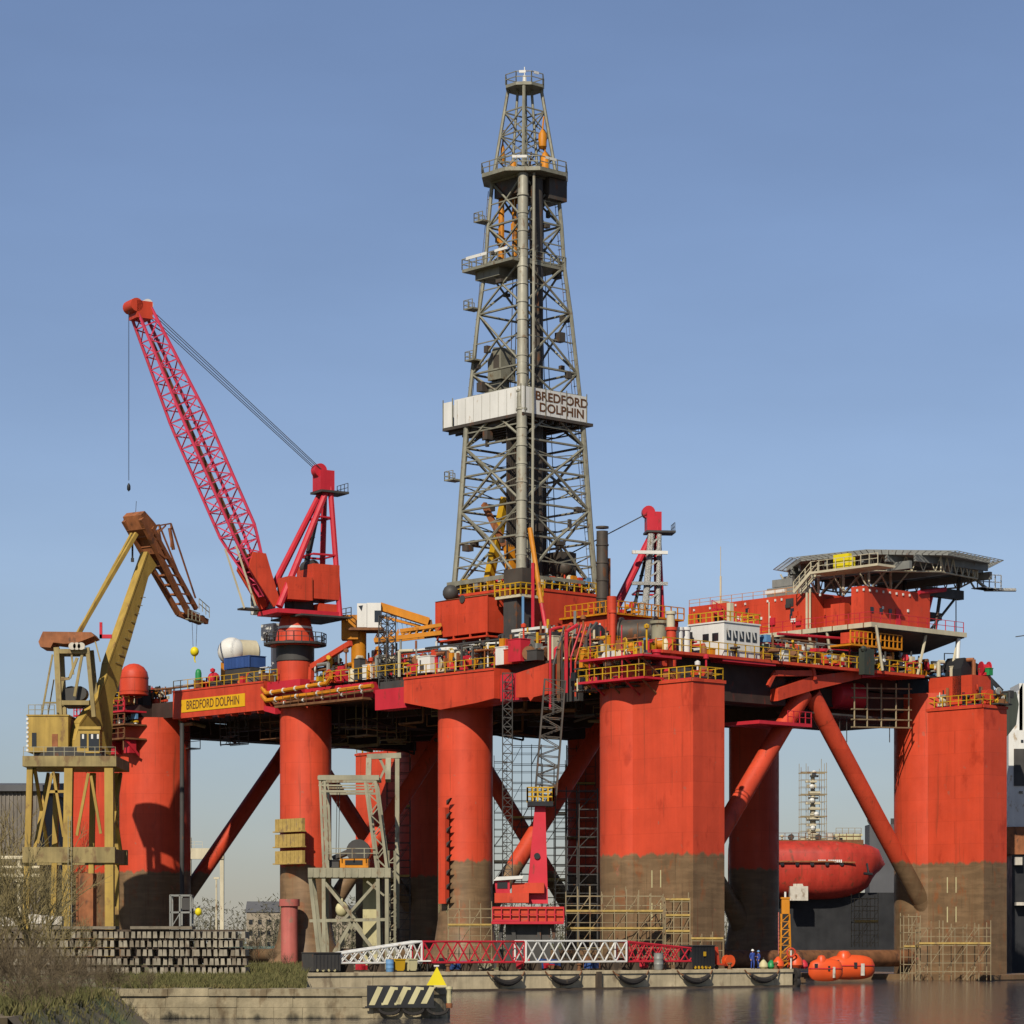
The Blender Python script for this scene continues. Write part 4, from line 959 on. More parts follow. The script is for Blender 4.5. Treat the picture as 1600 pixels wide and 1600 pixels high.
# pipe handling crane (yellow boom, white cab)
bx=5.5; yb=rx(548,bx); dz=rdep(bx,yb)
pc = bpy.data.objects.new('knuckle_crane', None); COL.objects.link(pc); pc.parent = rig; pc.location=(bx,yb,33.1); pc.rotation_euler=(0,0,-TH)   # local x = picture right
def L_(px,py): return ((px-548)*dz/FPX, wz(py,dz)-33.1)
def boxl(mb,px0,px1,py0,py1,y0,y1): a=L_(px0,py1); b=L_(px1,py0); mb.box(a[0],b[0],y0,y1,a[1],b[1])
mb = MB(); mb.tube((0.9,0.5,0),(0.9,.5,L_(0,985)[1]),.9,14); boxl(mb,534,560,962,1000,-.9,1.2); mb.build('pedestal', M['orange'], pc)
mb = MB(); boxl(mb,559,574,945,982,-1.4,-.3); boxl(mb,574.02,596,944,983,-1.3,1.4); cab=mb.build('cab', M['white'], pc, smooth=False)
mb = MB(); boxl(mb,586,596.1,956,974,-1.33,-1.301); mb.prism([(L_(561,950)[0],-1.43,L_(561,949)[1]),(L_(568,953)[0],-1.43,L_(568,948)[1]),(L_(566,956)[0],-1.43,L_(566,957)[1])],(0,.02,0)); mb.build('window', M['glass'], cab, smooth=False)
mb = MB(); boxl(mb,546,600,983,987,-1.8,1.8); mb.build('platform', M['rust'], pc, smooth=False)
mb = MB()
a,b,c,d=L_(594,948),L_(618,955),L_(670,972),L_(674,980)
for yy in (-.6,.6): mb.beam((a[0],yy,a[1]),(c[0],yy,c[1]),.25,.9)
mb.beam((a[0],0,a[1]-1.1),(c[0]-1,0,c[1]-.5),.5,.3); mb.build('boom', M['orange'], pc, smooth=False)
mb = MB(); mb.beam((c[0],0,c[1]+.2),(d[0],0,d[1]-1.1),.7,.7); mb.ball((d[0]-.8,0,d[1]-.3),.35,10); mb.build('boom_tip', M['rust'], pc)
mb = MB(); 
for k in range(9):
    x=L_(604+7.5*k,0)[0]; z0=L_(0,958+2.6*k)[1]; mb.tube((x,0,z0),(x+.25,0,L_(0,985)[1]),.05,4)
mb.build('hydraulic_hose', M['sblue'], pc)
mb = MB()
for yy in (-1,1):
    a,b=L_(585,1002),L_(690,990); mb.beam((a[0],yy,a[1]),(b[0],yy,b[1]),.35,.5); mb.beam((a[0]+3,yy,a[1]+1.1),(b[0],yy,b[1]+.9),.3,.4)
    for k in range(10): x=a[0]+(b[0]-a[0])*k/10; z=a[1]+(b[1]-a[1])*k/10; mb.beam((x,yy,z),(x+.5,yy,z+1),.15,.15)
mb.build('catwalk_truss', M['orange'], pc, smooth=False)

# ------------------------------------------------------------------ accommodation, helideck, control house
ax=32.0; ay=-1.0
ytop=rx(1076,ax); z1=rz(915,ax,ay)-.0; zl=rz(976,ax,ay)
y26=rx(1266,ax); y33=rx(1330,ax)
mb = MB(); mb.box(ax,43,ay,y33,zl,z1); mb.box(ax+2.2,43,y33,y26,zl,z1-.6); mb.box(ax,43,y26,ytop,zl,z1)
ac=mb.build('accommodation_block', M['red'], rig, smooth=False)
mb = MB(); mb.box(ax+.6,43,ay+6,ytop-4,33.1,zl-.001); mb.build('lower_block', M['red'], ac, smooth=False)
mb = MB(); mb.box(ax+1.2,ax+2.21,y33+2.0,y33+4.0,zl,z1-1.4); mb.build('porch', M['red'], ac, smooth=False)
mb = MB(); mb.box(ax+2.14,ax+2.199,y33+.5,y33+1.9,zl+1.1,zl+2.9); mb.box(ax-.06,ax-.002,rx(1240,ax),rx(1228,ax),z1-1.3,z1-.4); mb.build('window', M['dgrey'], ac, smooth=False)
mb = MB()
for px in (1085,1110,1150,1165,1200,1212,1222,1282,1340,1350): y=rx(px,ax); mb.box(ax-.12,ax-.002,y-.09,y+.09,z1-.55,z1-.3)
for k in range(7): x=ax+.8+k*1.1; mb.box(x,x+.18,ay-.12,ay-.002,z1-.55,z1-.3)
for px in (1130,1190,1203): y=rx(px,ax); mb.box(ax-.1,ax-.002,y-.12,y+.12,zl+1.8,zl+2.1)
for k in (1,3): x=ax+.8+k*2.1; mb.box(x,x+.25,ay-.1,ay-.002,zl+1.9,zl+2.2)
mb.build('flood_lamp', M['white'], ac, smooth=False)
mb = MB()
for px in (1262,1267): y=rx(px,ax); mb.tube((ax-.15,y,zl),(ax-.15,y,z1+.5),.13,6)
mb.build('vent_pipe', M['cream'], ac)
# external stair on the left part
mb = MB(); ya_,yb_=rx(1122,ax),rx(1180,ax)
mb.prism([(ax-1.0,ya_,z1-1.0),(ax-1.0,ya_,z1-.6),(ax-1.0,yb_,zl+1.0),(ax-1.0,yb_,zl+.2)],(.9,0,0)); mb.rail([(ax-1,ya_,z1-.7),(ax-1,yb_,zl+.6)],1,.05,.8); mb.build('stair', M['crimson'], ac, smooth=False)
# walkway slab round the block
mb = MB(); wx_,wy_=ax-1.6,ay-2.4; zs=zl-.02
mb.box(wx_,WR+1.2,wy_,ay+18,zs-.5,zs); 
wk=mb.build('promenade_deck', M['cream'], ac, smooth=False)
mb = MB(); mb.box(wx_+.2,WR+1,wy_+.2,ay+18,zs-.62,zs-.501); mb.prism([(wx_+.6,wy_+.4,zs-.62),(WR+1,wy_+.4,zs-.62),(WR-1.5,wy_+4,zs-2.2),(wx_+2.5,wy_+4,zs-2.2)],(0,3,0)); mb.build('soffit', M['dgrey'], wk, smooth=False)
mb = MB()
for k in range(9): y=wy_+(k+.5)*2.2; mb.box(wx_-.05,wx_-.002,y-.06,y+.06,zs-.5,zs)
mb.build('joint', M['rust'], wk, smooth=False)
mb = MB(); mb.rail([(wx_+.3,ay+17,zs),(wx_+.3,wy_+.3,zs),(WR+1,wy_+.3,zs)],1.15,.04,1.6); mb.build('railing', M['crimson'], wk)
mb = MB(); 
for px in (1367,1290,1262): y=rx(px,wx_); mb.tube((wx_+.2,y,zs-.4),(wx_+1.6,y+.3,33.1),.16,6)
for x in (WR-5,WR+.5): mb.tube((x,wy_+.6,zs-.5),(x-1,wy_+1,33.1),.16,6)
mb.build('deck_strut', M['cream'], wk)
mb = MB(); x=WR+.4; mb.tube((x,wy_+.5,zs-.5),(x-.6,wy_+.2,rz(1045,x,wy_)),.22,8); mb.build('deck_strut', M['white'], wk)
mb = MB(); mb.rail([(ax,ytop,zl-.1),(ax,y26+6,zl-.1)],1.1,.05,1.3); mb.rail([(ax+.1,ytop,z1),(ax+.1,y26+2,z1)],.8,.03,1.6); mb.build('railing', M['orange'], ac)
# red liferaft house below the walkway
mb = MB(); x0,x1=ry(1341,-2.5),ry(1356,-2.5); mb.box(x0,x1,-2.5,0,rz(1003,x0,-2.5),rz(986,x0,-2.5)); mb.build('escape_hatch', M['red'], rig, smooth=False)
mb = MB(); x0,x1=ry(1330,-3),ry(1372,-3); z=rz(1005,x0,-3); mb.box(x0,x1+4,-3,0,z-.2,z); mb.rail([(x0,-2.9,z),(x1+4,-2.9,z)],1.4,.07,.7); mb.build('escape_platform', M['orange'], rig, smooth=False)
mb = MB(); x0=ry(1215,1.5); mb.tube((x0,1.5,36.6),(ry(1340,1.5),1.5,36.9),.16,6); mb.tube((x0,1.5,35.2),(ry(1340,1.5),1.5,35.6),.13,6); mb.build('fire_main', M['crimson'], rig)
mb = MB(); x0=ry(1344,-3.6); mb.box(x0,x0+1.6,-4.2,-3.42,rz(1054,x0,-3.6),rz(1013,x0,-3.6)); mb.ball((x0+.1,-4.0,rz(1014,x0,-3.6)),.35,8); mb.build('canvas_cover', M['shipgrn'], rig, smooth=False)
# antenna on the roof
mb = MB(); y=rx(1126,ax+3); mb.tube((ax+3,y,z1),(ax+3,y,z1+3.6),.12,6); mb.tube((ax+3,y,z1+3.5),(ax+3,y,z1+7),.04,4); mb.box(ax+2.4,ax+3.6,y-.8,y+.8,z1,z1+.7); mb.build('antenna', M['cream'], ac)
# helideck
hcx,hcy=ax+11.5,7.0; hd=rdep(hcx,hcy); 
HX=wx(1386,hd); kk=w2r((HX,hd,0)); hcx,hcy=kk.x,kk.y
HZ=wz(880,hd); HR=160*hd/FPX
P=[(hcx+HR*math.cos(R(22.5+45*i+8)),hcy+HR*math.sin(R(22.5+45*i+8)),HZ-.5) for i in range(8)]
mb = MB(); mb.prism(P,(0,0,.5)); hl=mb.build('helideck', M['grey'], rig, smooth=False)
mb = MB()
for i in range(8):
    a=Vector(P[i])+Vector((0,0,.1)); b=Vector(P[(i+1)%8])+Vector((0,0,.1)); c=Vector((hcx,hcy,HZ))
    oa=a+(a-c).normalized()*1.5+Vector((0,0,.25)); ob=b+(b-c).normalized()*1.5+Vector((0,0,.25))
    for k in range(13): t=k/12; mb.tube(a+(b-a)*t,oa+(ob-oa)*t,.045,4)
    for t in (.35,.7,1): mb.tube(a+(oa-a)*t,b+(ob-b)*t,.045,4)
mb.build('safety_net', M['grey'], hl)
mb = MB(); C_=Vector((hcx,hcy,HZ))
for i in range(8):
    a=Vector(P[i]); b=Vector(P[(i+1)%8]); lo=Vector((0,0,-1.7)); a2=a+(C_-a)*.12; b2=b+(C_-b)*.12
    for k in range(6):
        t=k/6; u=(k+1)/6; p0=a2+(b2-a2)*t; p1=a2+(b2-a2)*u; m_=(p0+p1)/2+lo
        mb.tube(p0,m_,.07,4); mb.tube(m_,p1,.07,4)
    mb.tube(a2+lo,b2+lo,.1,5); mb.tube(a2+lo,a2,.1,5)
mb.build('edge_truss', M['cream'], hl)
mb = MB()
for i in range(-4,5):
    y=hcy+i*HR*.2; w=HR*.9*math.sqrt(max(0,1-(i*.2)**2)); mb.box(hcx-w,hcx+w,y-.15,y+.15,HZ-1.25,HZ-.501)
for i in (-2,0,2): x=hcx+i*HR*.3; mb.box(x-.22,x+.22,hcy-HR*.8,hcy+HR*.8,HZ-2.1,HZ-1.251)
mb.build('deck_beam', M['grey'], hl, smooth=False)
zr=z1
for i in range(-2,3):
    for j in range(-2,3):
        x=hcx+i*HR*.32; y=hcy+j*HR*.32
        if x < 43.5 and y > -.5 and x > ax: 
            mb = MB(); mb.tube((x,y,zr),(x,y,HZ-1.3),.16,6); mb.tube((x,y,zr+.2),(x+1.8,y-1.4,HZ-1.3),.1,5); mb.tube((x,y,zr+.2),(x-1.8,y+.4,HZ-1.3),.1,5); mb.build('deck_post', M['cream'], hl)
mb = MB(); mb.box(43,47.5,ay+2,ay+16,z1-2.4,z1-1.6); mb.box(43,49.5,ay+.5,ay+1.4,HZ-4.3,HZ-3.3)
for yy in (ay+1,ay+9): 
    mb.tube((49,yy,HZ-3.8),(44,yy,zs+.2),.16,6); mb.tube((46,yy,HZ-3.8),(45,yy,zs),.2,6); mb.tube((49,yy,HZ-3.8),(49.5,yy,HZ-.8),.2,6)
mb.build('outrigger', M['dgrey'], hl, smooth=False)
mb = MB(); 
for i in range(3): y=ay+1+5*i; mb.tube((43.0,y,zs),(44.5,y,zs+4.2),.2,6); mb.tube((41,y-1.1,z1),(45.5,y-1.1,z1+.7),.25,6)
mb.build('red_bracket', M['crimson'], hl)
mb = MB(); mb.tube((hcx+HR*.75,hcy-HR*.6,HZ-2.9),(hcx+HR*1.05,hcy-HR*.75,HZ-2.8),.2,6); mb.rail([(hcx+HR*.62,hcy-HR*.62,HZ-2.9),(hcx+HR*.86,hcy-HR*.72,HZ-2.9)],1.6,.06,.8); mb.box(hcx+HR*.55,hcx+HR*.8,hcy-HR*.75,hcy-HR*.6,HZ-3,HZ-2.9)
for u_,v_ in ((.58,.62),(.78,.62),(.66,.72)): mb.tube((hcx+HR*u_,hcy-HR*v_,HZ-3),(hcx+HR*.6,hcy-HR*.45,HZ-.5),.12,5); mb.build('refuelling_platform', M['white'], hl, smooth=False)
mb = MB(); yq=rx(1315,ax-1.0); zq=rz(888,ax-1,yq); mb.box(ax-1.0,ax-.5,rx(1326,ax-1),rx(1302,ax-1),zq+.1,zq+1.55); mb.box(ax-.95,ax-.55,rx(1332,ax-1),rx(1327,ax-1),zq+.002,zq+1.1); mb.build('foam_monitor_box', M['hvyel'], hl, smooth=False)
mb = MB(); ya_,yb_=rx(1270,ax-1),rx(1375,ax-1); mb.box(ax-1.4,ax+1.5,yb_,ya_,zq-.25,zq-.003); mb.rail([(ax-1.35,ya_,zq),(ax-1.35,yb_,zq)],1.1,.04,1.2); mb.build('access_platform', M['cream'], hl, smooth=False)
mb = MB(); yc2=rx(1243,ax-1); 
for xx in (ax-1.3,ax-.2): mb.beam((xx,ya_,zq),(xx,yc2,z1),.12,.35); mb.rail([(xx,ya_,zq),(xx,yc2,z1)],1.1,.05,1.0)
mb.build('access_stair', M['cream'], hl, smooth=False)
mb = MB(); yl=rx(1225,ax+2); mb.box(ax+2,ax+5,yl-2,yl+2.6,z1+.02,z1+1.3); mb.box(ax+2,ax+5,yl-1.2,yl+1.8,z1+1.35,z1+2.2); mb.build('roof_unit', M['grey'], ac, smooth=False)
mb = MB(); yl=rx(1212,ax+1); mb.box(ax+1,ax+1.4,yl-1.3,yl+1.6,z1+.5,z1+.9); mb.build('roof_lamp', M['white'], ac, smooth=False)
# white control house
cx_,cy_=8.3,-2.9; yA=rx(1076,cx_); xB=ry(1187,cy_); zb=rz(1026,cx_,cy_); zt=rz(972,cx_,cy_)
mb = MB(); mb.box(cx_,xB,cy_,yA,zb,zt); mb.box(cx_-.1,xB+.1,cy_-.1,yA+.1,zt,zt+.15); mb.box(cx_-.05,xB+.05,cy_-.05,cy_+4,zb-.5,zb-.001)
ch=mb.build('control_house', M['white'], rig, smooth=False)
for k in range(5):
    x=cx_+.35+k*(xB-cx_-.5)/5; mb = MB(); mb.box(x,x+.62,cy_-.05,cy_-.003,zb+1.75,zb+2.75); w=mb.build('window', M['glass'], ch, smooth=False)
    mb = MB(); mb.prism([(x,cy_-.07,zb+2.75),(x+.25,cy_-.07,zb+2.75),(x+.45,cy_-.07,zb+2.0),(x+.3,cy_-.07,zb+2.0)],(0,.015,0)); mb.build('sun_blind', M['white'], ch, smooth=False)
for k in (0,1): y=cy_+.8+k*1.35; mb = MB(); mb.box(cx_-.05,cx_-.003,y,y+.85,zb+1.7,zb+2.5); mb.build('window', M['glass'], ch, smooth=False)
mb = MB(); mb.rail([(cx_,yA,zt+.15),(cx_,cy_,zt+.15),(xB,cy_,zt+.15),(xB,yA,zt+.15)],1.0,.06,.9); mb.build('railing', M['yellow'], ch)
mb = MB(); mb.box(cx_+3,cx_+3.5,cy_+2,cy_+2.5,zt+.15,zt+2.4); mb.build('vent', M['cream'], ch, smooth=False)
mb = MB(); mb.box(cx_-.6,xB+2,cy_-.4,yA+3,33.06,zb-.51); mb.build('house_base', M['crimson'], ch, smooth=False)

# ------------------------------------------------------------------ deck equipment
mb = MB(); xx,yy=6.0,rx(998,6.0); zz=rz(990,xx,yy); mb.lathe([(1.75,-1.9),(1.75,-1.7),(1.45,-1.65),(1.45,1.65),(1.75,1.7),(1.75,1.9)],(xx,yy,zz),(0.5,-.87,0),24); mb.box(xx-1,xx+1,yy-1.2,yy+1.2,33,zz-1.2); mb.build('mooring_drum', M['derrick_dk'], rig)
mb = MB(); xx,yy=4.0,rx(930,4.0); zz=rz(995,xx,yy); mb.lathe([(1.0,-.4),(1.3,-.35),(1.3,.35),(1.0,.4)],(xx,yy,zz),(1,0,0),20); mb.box(xx-.6,xx+.6,yy-.6,yy+.6,33,zz-.8); mb.build('cable_reel', M['black'], rig)
for px,pa,pb,x,mt,r in ((1048,960,1003,2,'cream',.42),(1049,985,1050,1,'red',.5),(1026,1020,1062,-1,'crimson',.5),(1047,1030,1062,-1.5,'red',.3),(1062,985,1040,4,'white',.35),(1072,985,1040,5,'white',.4),(957,958,1040,3,'red',.35),(1030,975,1040,5,'tower',.8)):
    y=rx(px,x); mb = MB(); mb.tube((x,y,rz(pb,x,y)),(x,y,rz(pa,x,y)),r,12); mb.tube((x,y,rz(pa,x,y)),(x,y,rz(pa,x,y)+.3),r*1.25,12); mb.build('vent_pipe', M[mt], rig)
# tank, container and bottles near the left crane
x=4.5; y=rx(362,x); z=rz(1018,x,y); mb = MB(); mb.ball((x,y,z),1.72,22); mb.build('air_receiver', M['white'], rig)
ax2=Vector((.0,-1,0)); mb = MB(); mb.lathe([(1.5,.9),(1.5,3.0),(1.1,3.3)],(x,y,z+.0),(1,-.25,0),20); mb.build('receiver_shell', M['cream'], rig)
mb = MB(); mb.box(x-.9,x+.9,y-3,y+1,33.9,z-1.3); mb.build('receiver_saddle', M['orange'], rig, smooth=False)
x=-1.2; y=rx(310,x); z=rz(1074,x,y); mb = MB(); mb.lathe([(.38,0),(.38,1.7),(.3,2.05),(.12,2.2)],(x,y,z),n=14); mb.build('gas_bottle', M['green'], rig)
x=-1.2; y=rx(334,x); z=rz(1060,x,y); mb = MB(); mb.ball((x,y,z),.75,14); mb.tube((x,y,z-1.5),(x,y,z),.2); mb.build('buoy', M['crimson'], rig)
# white crane-rest cabin by pedestal
x=1.5; y=rx(415,x); mb = MB(); mb.box(x,x+1.8,y-1.5,y+.9,rz(1000,x,y),rz(975,x,y)); mb.tube((x+.9,y-.5,33),(x+.9,y-.5,rz(1000,x,y)),.4); mb.build('winch_cabin', M['white'], rig, smooth=False)
mb = MB(); x=-1; p=Vector((x,rx(487,x),rz(1042,x,rx(487,x)))); q=Vector((x,rx(548,x),rz(1005,x,rx(548,x)))); mb.beam(p,q,.5,.6); mb.beam(p,(x,p.y+.2,rz(1072,x,p.y)),.5,.5); mb.build('davit', M['red'], rig, smooth=False)
mb = MB(); x=-2.2; y=rx(605,x); mb.lattice((x,y,rz(1075,x,y)),(x,y,rz(962,x,y)),1.3,1.3,9,.07,.05,up=(1,0,0)); mb.build('lattice_mast', M['dgrey'], rig)
# loose small gear: valves, cabinets, pipes, drums, along the edge and amidships
rg=random.Random(21)
def gear(x0,x1,y0,y1,zb,n,hmax=3.0):
    for i in range(n):
        x=rg.uniform(x0,x1); y=rg.uniform(y0,y1); k=rg.random(); mb=MB()
        mt=M[rg.choice(['red','crimson','cream','grey','dgrey','orange','rust','crusty','yellow','white','dgrey','red','green' if rg.random()<.15 else 'rust'])]
        if k<.22:
            w,d,h=rg.uniform(.5,1.6),rg.uniform(.5,2.2),rg.uniform(.6,hmax*.8); mb.box(x-w/2,x+w/2,y-d/2,y+d/2,zb,zb+h); mb.box(x-w/2-.05,x+w/2+.05,y-d/2-.05,y+d/2+.05,zb+h,zb+h+.08); nm='equipment_cabinet'
        elif k<.42:
            h=rg.uniform(.8,hmax); r=rg.uniform(.08,.26); mb.path([(x,y,zb),(x,y,zb+h),(x+rg.uniform(-1,1),y+rg.uniform(-2.5,2.5),zb+h)],r,7); nm='deck_pipe'
        elif k<.58:
            r=rg.uniform(.3,.6); h=rg.uniform(.9,1.8); mb.lathe([(r,0),(r,h*.8),(r*.6,h),(.05,h*1.08)],(x,y,zb),n=12); nm='deck_tank'
        elif k<.74:
            L=rg.uniform(2,6); z=zb+rg.uniform(.3,hmax*.7)
            for j in range(rg.randint(1,4)): mb.tube((x+j*.3,y-L/2,z),(x+j*.3,y+L/2,z),.11,6)
            mb.tube((x,y-L/3,zb),(x,y-L/3,z),.07,4); mb.tube((x,y+L/3,zb),(x,y+L/3,z),.07,4); nm='pipe_run'
        elif k<.86:
            h=rg.uniform(1.2,hmax*1.3); mb.tube((x,y,zb),(x,y,zb+h),.1,6); mb.lathe([(.1,0),(.28,.05),(.3,.35),(.05,.5)],(x,y,zb+h),n=10); nm='vent_head'
        else:
            mb.lathe([(.75,-.5),(.75,-.4),(.45,-.38),(.45,.38),(.75,.4),(.75,.5)],(x,y,zb+.8),(rg.uniform(-1,1),rg.uniform(-1,1),0),14); mb.box(x-.5,x+.5,y-.5,y+.5,zb,zb+.3); nm='hose_reel'
        mb.build(nm,mt,rig)
gear(-2.4,1.5,rx(620,-2),rx(500,-2),33.1,60,3.0)
gear(-2.6,2,rx(430,-2),rx(300,-2),SZT-.2,30,1.8)
gear(-3,5,rx(770,-2),rx(640,-2),33.2,60,3.0)
gear(-3,6,rx(900,-2),rx(780,-2),33.1,60,3.8)
gear(-4.8,4,rx(1000,-3),rx(905,-3),31.5,30,2.2)
gear(-4.8,4,rx(1000,-3),rx(905,-3),29.3,22,1.6)
gear(-3.2,0,-11,-3,29.7,7,1.6)
gear(0,18,-2.8,2,33.1,34,2.0)
gear(14,38,-2.6,2.5,33.1,60,2.6)
gear(3,20,6,24,33.1,30,4.0)
gear(-3.6,1,86,94,33.0,24,2.4)
# gear on the right corner column
mb = MB(); mb.box(WR-3,WR+.2,-7.5,-1.5,29.6,33.0); mb.build('chain_locker', M['red'], rig, smooth=False)
gear(WR-3.2,WR+.2,-11,-2,29.8,14,3.2); gear(WR-3,WR,-7.3,-1.7,33.1,10,2.0)
mb = MB(); a=(WR-.5,-10.0,30.5); mb.prism([(WR-3,-6,30.5),(WR-3,-6,33.8),(WR-2.4,-6,35.0),(WR+.2,-6,34.4),(WR+2,-6,30.5),(WR+.8,-6,30.5),(WR-.2,-6,33.0),(WR-1.6,-6,30.5)],(0,1.2,0)); mb.build('anchor_rack', M['black'], rig, smooth=False)
mb = MB(); x=ry(1495,-3); zz=rz(1050,x,-3); mb.prism([(x-1.4,-3,zz-2),(x-1.4,-3,zz),(x-.4,-3,zz+1),(x+.2,-3,zz+1.6),(x+.9,-3,zz+1),(x+1.4,-3,zz-2)],(0,1.5,0)); mb.path([(x-1.4,-2.4,zz),(x-1.4,-2.4,zz+2),(x+.6,-2.4,zz+2.1),(x+.6,-2.4,zz+8)],.06,4); mb.build('windlass', M['black'], rig, smooth=False)
mb = MB(); x=ry(1425,1); zz=rz(1060,x,1); mb.prism([(x-2.4,1,zz-2.5),(x-2.4,1,zz+2.6),(x,1,zz+2.2),(x+2.8,1,zz),(x+2.8,1,zz-2.5)],(0,4,0)); mb.build('windlass', M['black'], rig, smooth=False)

# dense skids of pipework, valves and boxes that fill the decks
def skid(x,y,z,w,d,h,n):
    mb=MB(); mt=['red','crimson','cream','grey','dgrey','orange','rust','white','yellow','sblue','crusty','black']
    wts=[3,2,2,3,4,2,4,1,2,.4,3,3]
    for i in range(n):
        k=rg.random(); mi=rg.choices(range(12),wts)[0]; a=x+rg.uniform(-w,w)/2; b_=y+rg.uniform(-d,d)/2; c=z+rg.uniform(0,h*.7)
        if k<.34:
            s=rg.uniform(.2,.8); t=rg.uniform(.2,1.1); u=rg.uniform(.2,1.0); mb.box(a-s/2,a+s/2,b_-t/2,b_+t/2,c,c+u,mi)
        elif k<.62: mb.tube((a,b_-rg.uniform(.4,d/2),c),(a,b_+rg.uniform(.4,d/2),c),rg.uniform(.06,.2),6,mi=mi)
        elif k<.84: mb.tube((a,b_,z),(a,b_,z+rg.uniform(.5,1)*h),rg.uniform(.06,.17),6,mi=mi)
        elif k<.93: mb.ball((a,b_,c+.3),rg.uniform(.18,.42),8,mi=mi)
        else: mb.lathe([(.35,-.08),(.42,0),(.35,.08)],(a,b_,c+.4),(rg.uniform(-1,1),rg.uniform(-1,1),0),10,mi=mi)
    mb.box(x-w/2,x+w/2,y-d/2,y+d/2,z-.02,z+.12,4)
    mb.build('equipment_skid',[M[q] for q in mt],rig)
def fill(x0,x1,y0,y1,z,h,n,per=16):
    if y0>y1: y0,y1=y1,y0
    for i in range(n): skid(rg.uniform(x0,x1),y0+(y1-y0)*(i+rg.uniform(.2,.8))/n,z,rg.uniform(1.5,2.6),(y1-y0)/n*1.15,h*rg.uniform(.75,1.1),per)
fill(-.6,1.0,rx(625,-1),rx(502,-1),33.1,2.6,9,22)
fill(4,9,rx(625,5),rx(500,5),33.1,4.6,9,26)
fill(-1,2,rx(432,-1),rx(300,-1),33.1,2.0,9,18)
fill(-1.4,2,rx(775,-1),rx(636,-1),33.1,2.8,10,24)
fill(6,9.5,rx(775,8),rx(640,8),33.1,4.2,8,26)
fill(-1.5,3,rx(905,-1),rx(785,-1),33.1,3.6,9,24)
fill(3,7,rx(960,5),rx(840,5),33.1,6.0,7,26)
fill(-4.5,-2.5,rx(1000,-4),rx(908,-4),31.4,2.4,6,16)
fill(-4.5,-2.5,rx(1000,-4),rx(908,-4),29.2,1.5,6,14)
fill(2,7,0,14,33.1,3.6,5,20)
for i in range(15): skid(15+i*1.75,-1.2+rg.uniform(-.8,1.2),33.1,2.2,2.4,rg.uniform(1.6,3.0),20)
for i in range(9): skid(20+i*2.0,3.4,33.1,2.2,2.2,rg.uniform(2.4,4.2),20)
for i in range(5): skid(38+i*1.6,-1.0+rg.uniform(-.6,.8),33.1,2.0,2.4,rg.uniform(1.5,3),18)
fill(-4.5,2,85,94,32.95,2.6,7,18)
fill(-6,-4,83,93,30.45,1.4,6,12)
for i in range(5): skid(WR-1.8+rg.uniform(-1,1),-9.5+i*1.8,29.7,2.4,2.0,rg.uniform(1.2,2.4),16)
for i in range(4): skid(-1.8,-9.5+i*2.0,29.7,2.0,1.8,rg.uniform(.7,1.3),10)
for i in range(8): skid(CX-5+i*1.4,CY-5.4,44.5,1.4,1.6,rg.uniform(1,2.4),14)
for i in range(7): skid(CX-5.4,CY-4.5+i*1.5,44.5,1.4,1.6,rg.uniform(1,2.2),14)
for i in range(4): skid(22+i*1.8,30,rz(960,ry(955,26),26)+.2,2,2.4,1.8,14)
# hangings under the deck and on the accommodation
for i in range(16):
    y=rg.uniform(30,84); mb=MB(); z0=rg.uniform(27.5,30); mb.tube((rg.uniform(-1,3),y,z0),(rg.uniform(-1,3),y,31.2),.05,4); mb.build('hanging_line',M['dgrey'],rig)
for k in range(26):
    y=rg.uniform(y26+1,ytop-1); z=rg.uniform(zl+.4,z1-1.2); mb=MB(); q=rg.random()
    if q<.4: mb.box(ax-.07,ax-.003,y-.25,y+.25,z,z+.6); mb.build('window',M['glass'],ac,smooth=False)
    elif q<.7: mb.box(ax-.22,ax-.003,y-.35,y+.35,z,z+rg.uniform(.3,.8)); mb.build('vent_grille',M[rg.choice(['crimson','dgrey','white','red'])],ac,smooth=False)
    else: mb.tube((ax-.12,y,zl),(ax-.12,y,rg.uniform(z,z1)),.07,5); mb.build('vent_pipe',M[rg.choice(['red','cream','crimson','rust'])],ac)
for k in range(4): 
    mb=MB(); x=ax+1+k*1.5; mb.box(x,x+.5,ay-.07,ay-.003,zl+1.4,zl+2.0); mb.build('window',M['glass'],ac,smooth=False)
mb=MB(); mb.box(ax+5.2,ax+6.0,ay-.08,ay-.003,zl,zl+2.1); mb.build('door',M['crimson'],ac,smooth=False)

# long pipe runs and cable trays along the decks
for i in range(46):
    x=rg.uniform(-2.2,9); ya=rg.uniform(4,70); L=rg.uniform(6,22); z=33.2+rg.choice([.3,.7,1.2,1.8,2.5,3.2]); mb=MB(); r=rg.choice([.06,.09,.13])
    for j in range(rg.randint(1,3)): mb.tube((x+j*.32,ya,z),(x+j*.32,ya+L,z),r,6)
    for k in range(int(L/3)+1): mb.tube((x+.2,ya+k*3+.1,33.1),(x+.2,ya+k*3+.1,z),.05,4)
    mb.build('pipe_run',M[rg.choice(['crimson','red','grey','rust','orange','dgrey','cream','white','crusty'])],rig)
for i in range(20):
    y=rg.uniform(-1,3); xa=rg.uniform(12,36); L=rg.uniform(4,9); z=33.2+rg.choice([.3,.8,1.4,2.0,2.7]); mb=MB(); mb.tube((xa,y,z),(xa+L,y,z),rg.choice([.06,.1]),6); mb.tube((xa+.3,y,33.1),(xa+.3,y,z),.05,4); mb.tube((xa+L-.3,y,33.1),(xa+L-.3,y,z),.05,4)
    mb.build('pipe_run',M[rg.choice(['crimson','red','grey','rust','orange','cream','yellow'])],rig)
fill(8,15,rx(690,9),rx(505,9),33.1,6.2,12,30)
fill(-1.5,3,rx(775,-1),rx(500,-1),33.1,2.4,16,20)
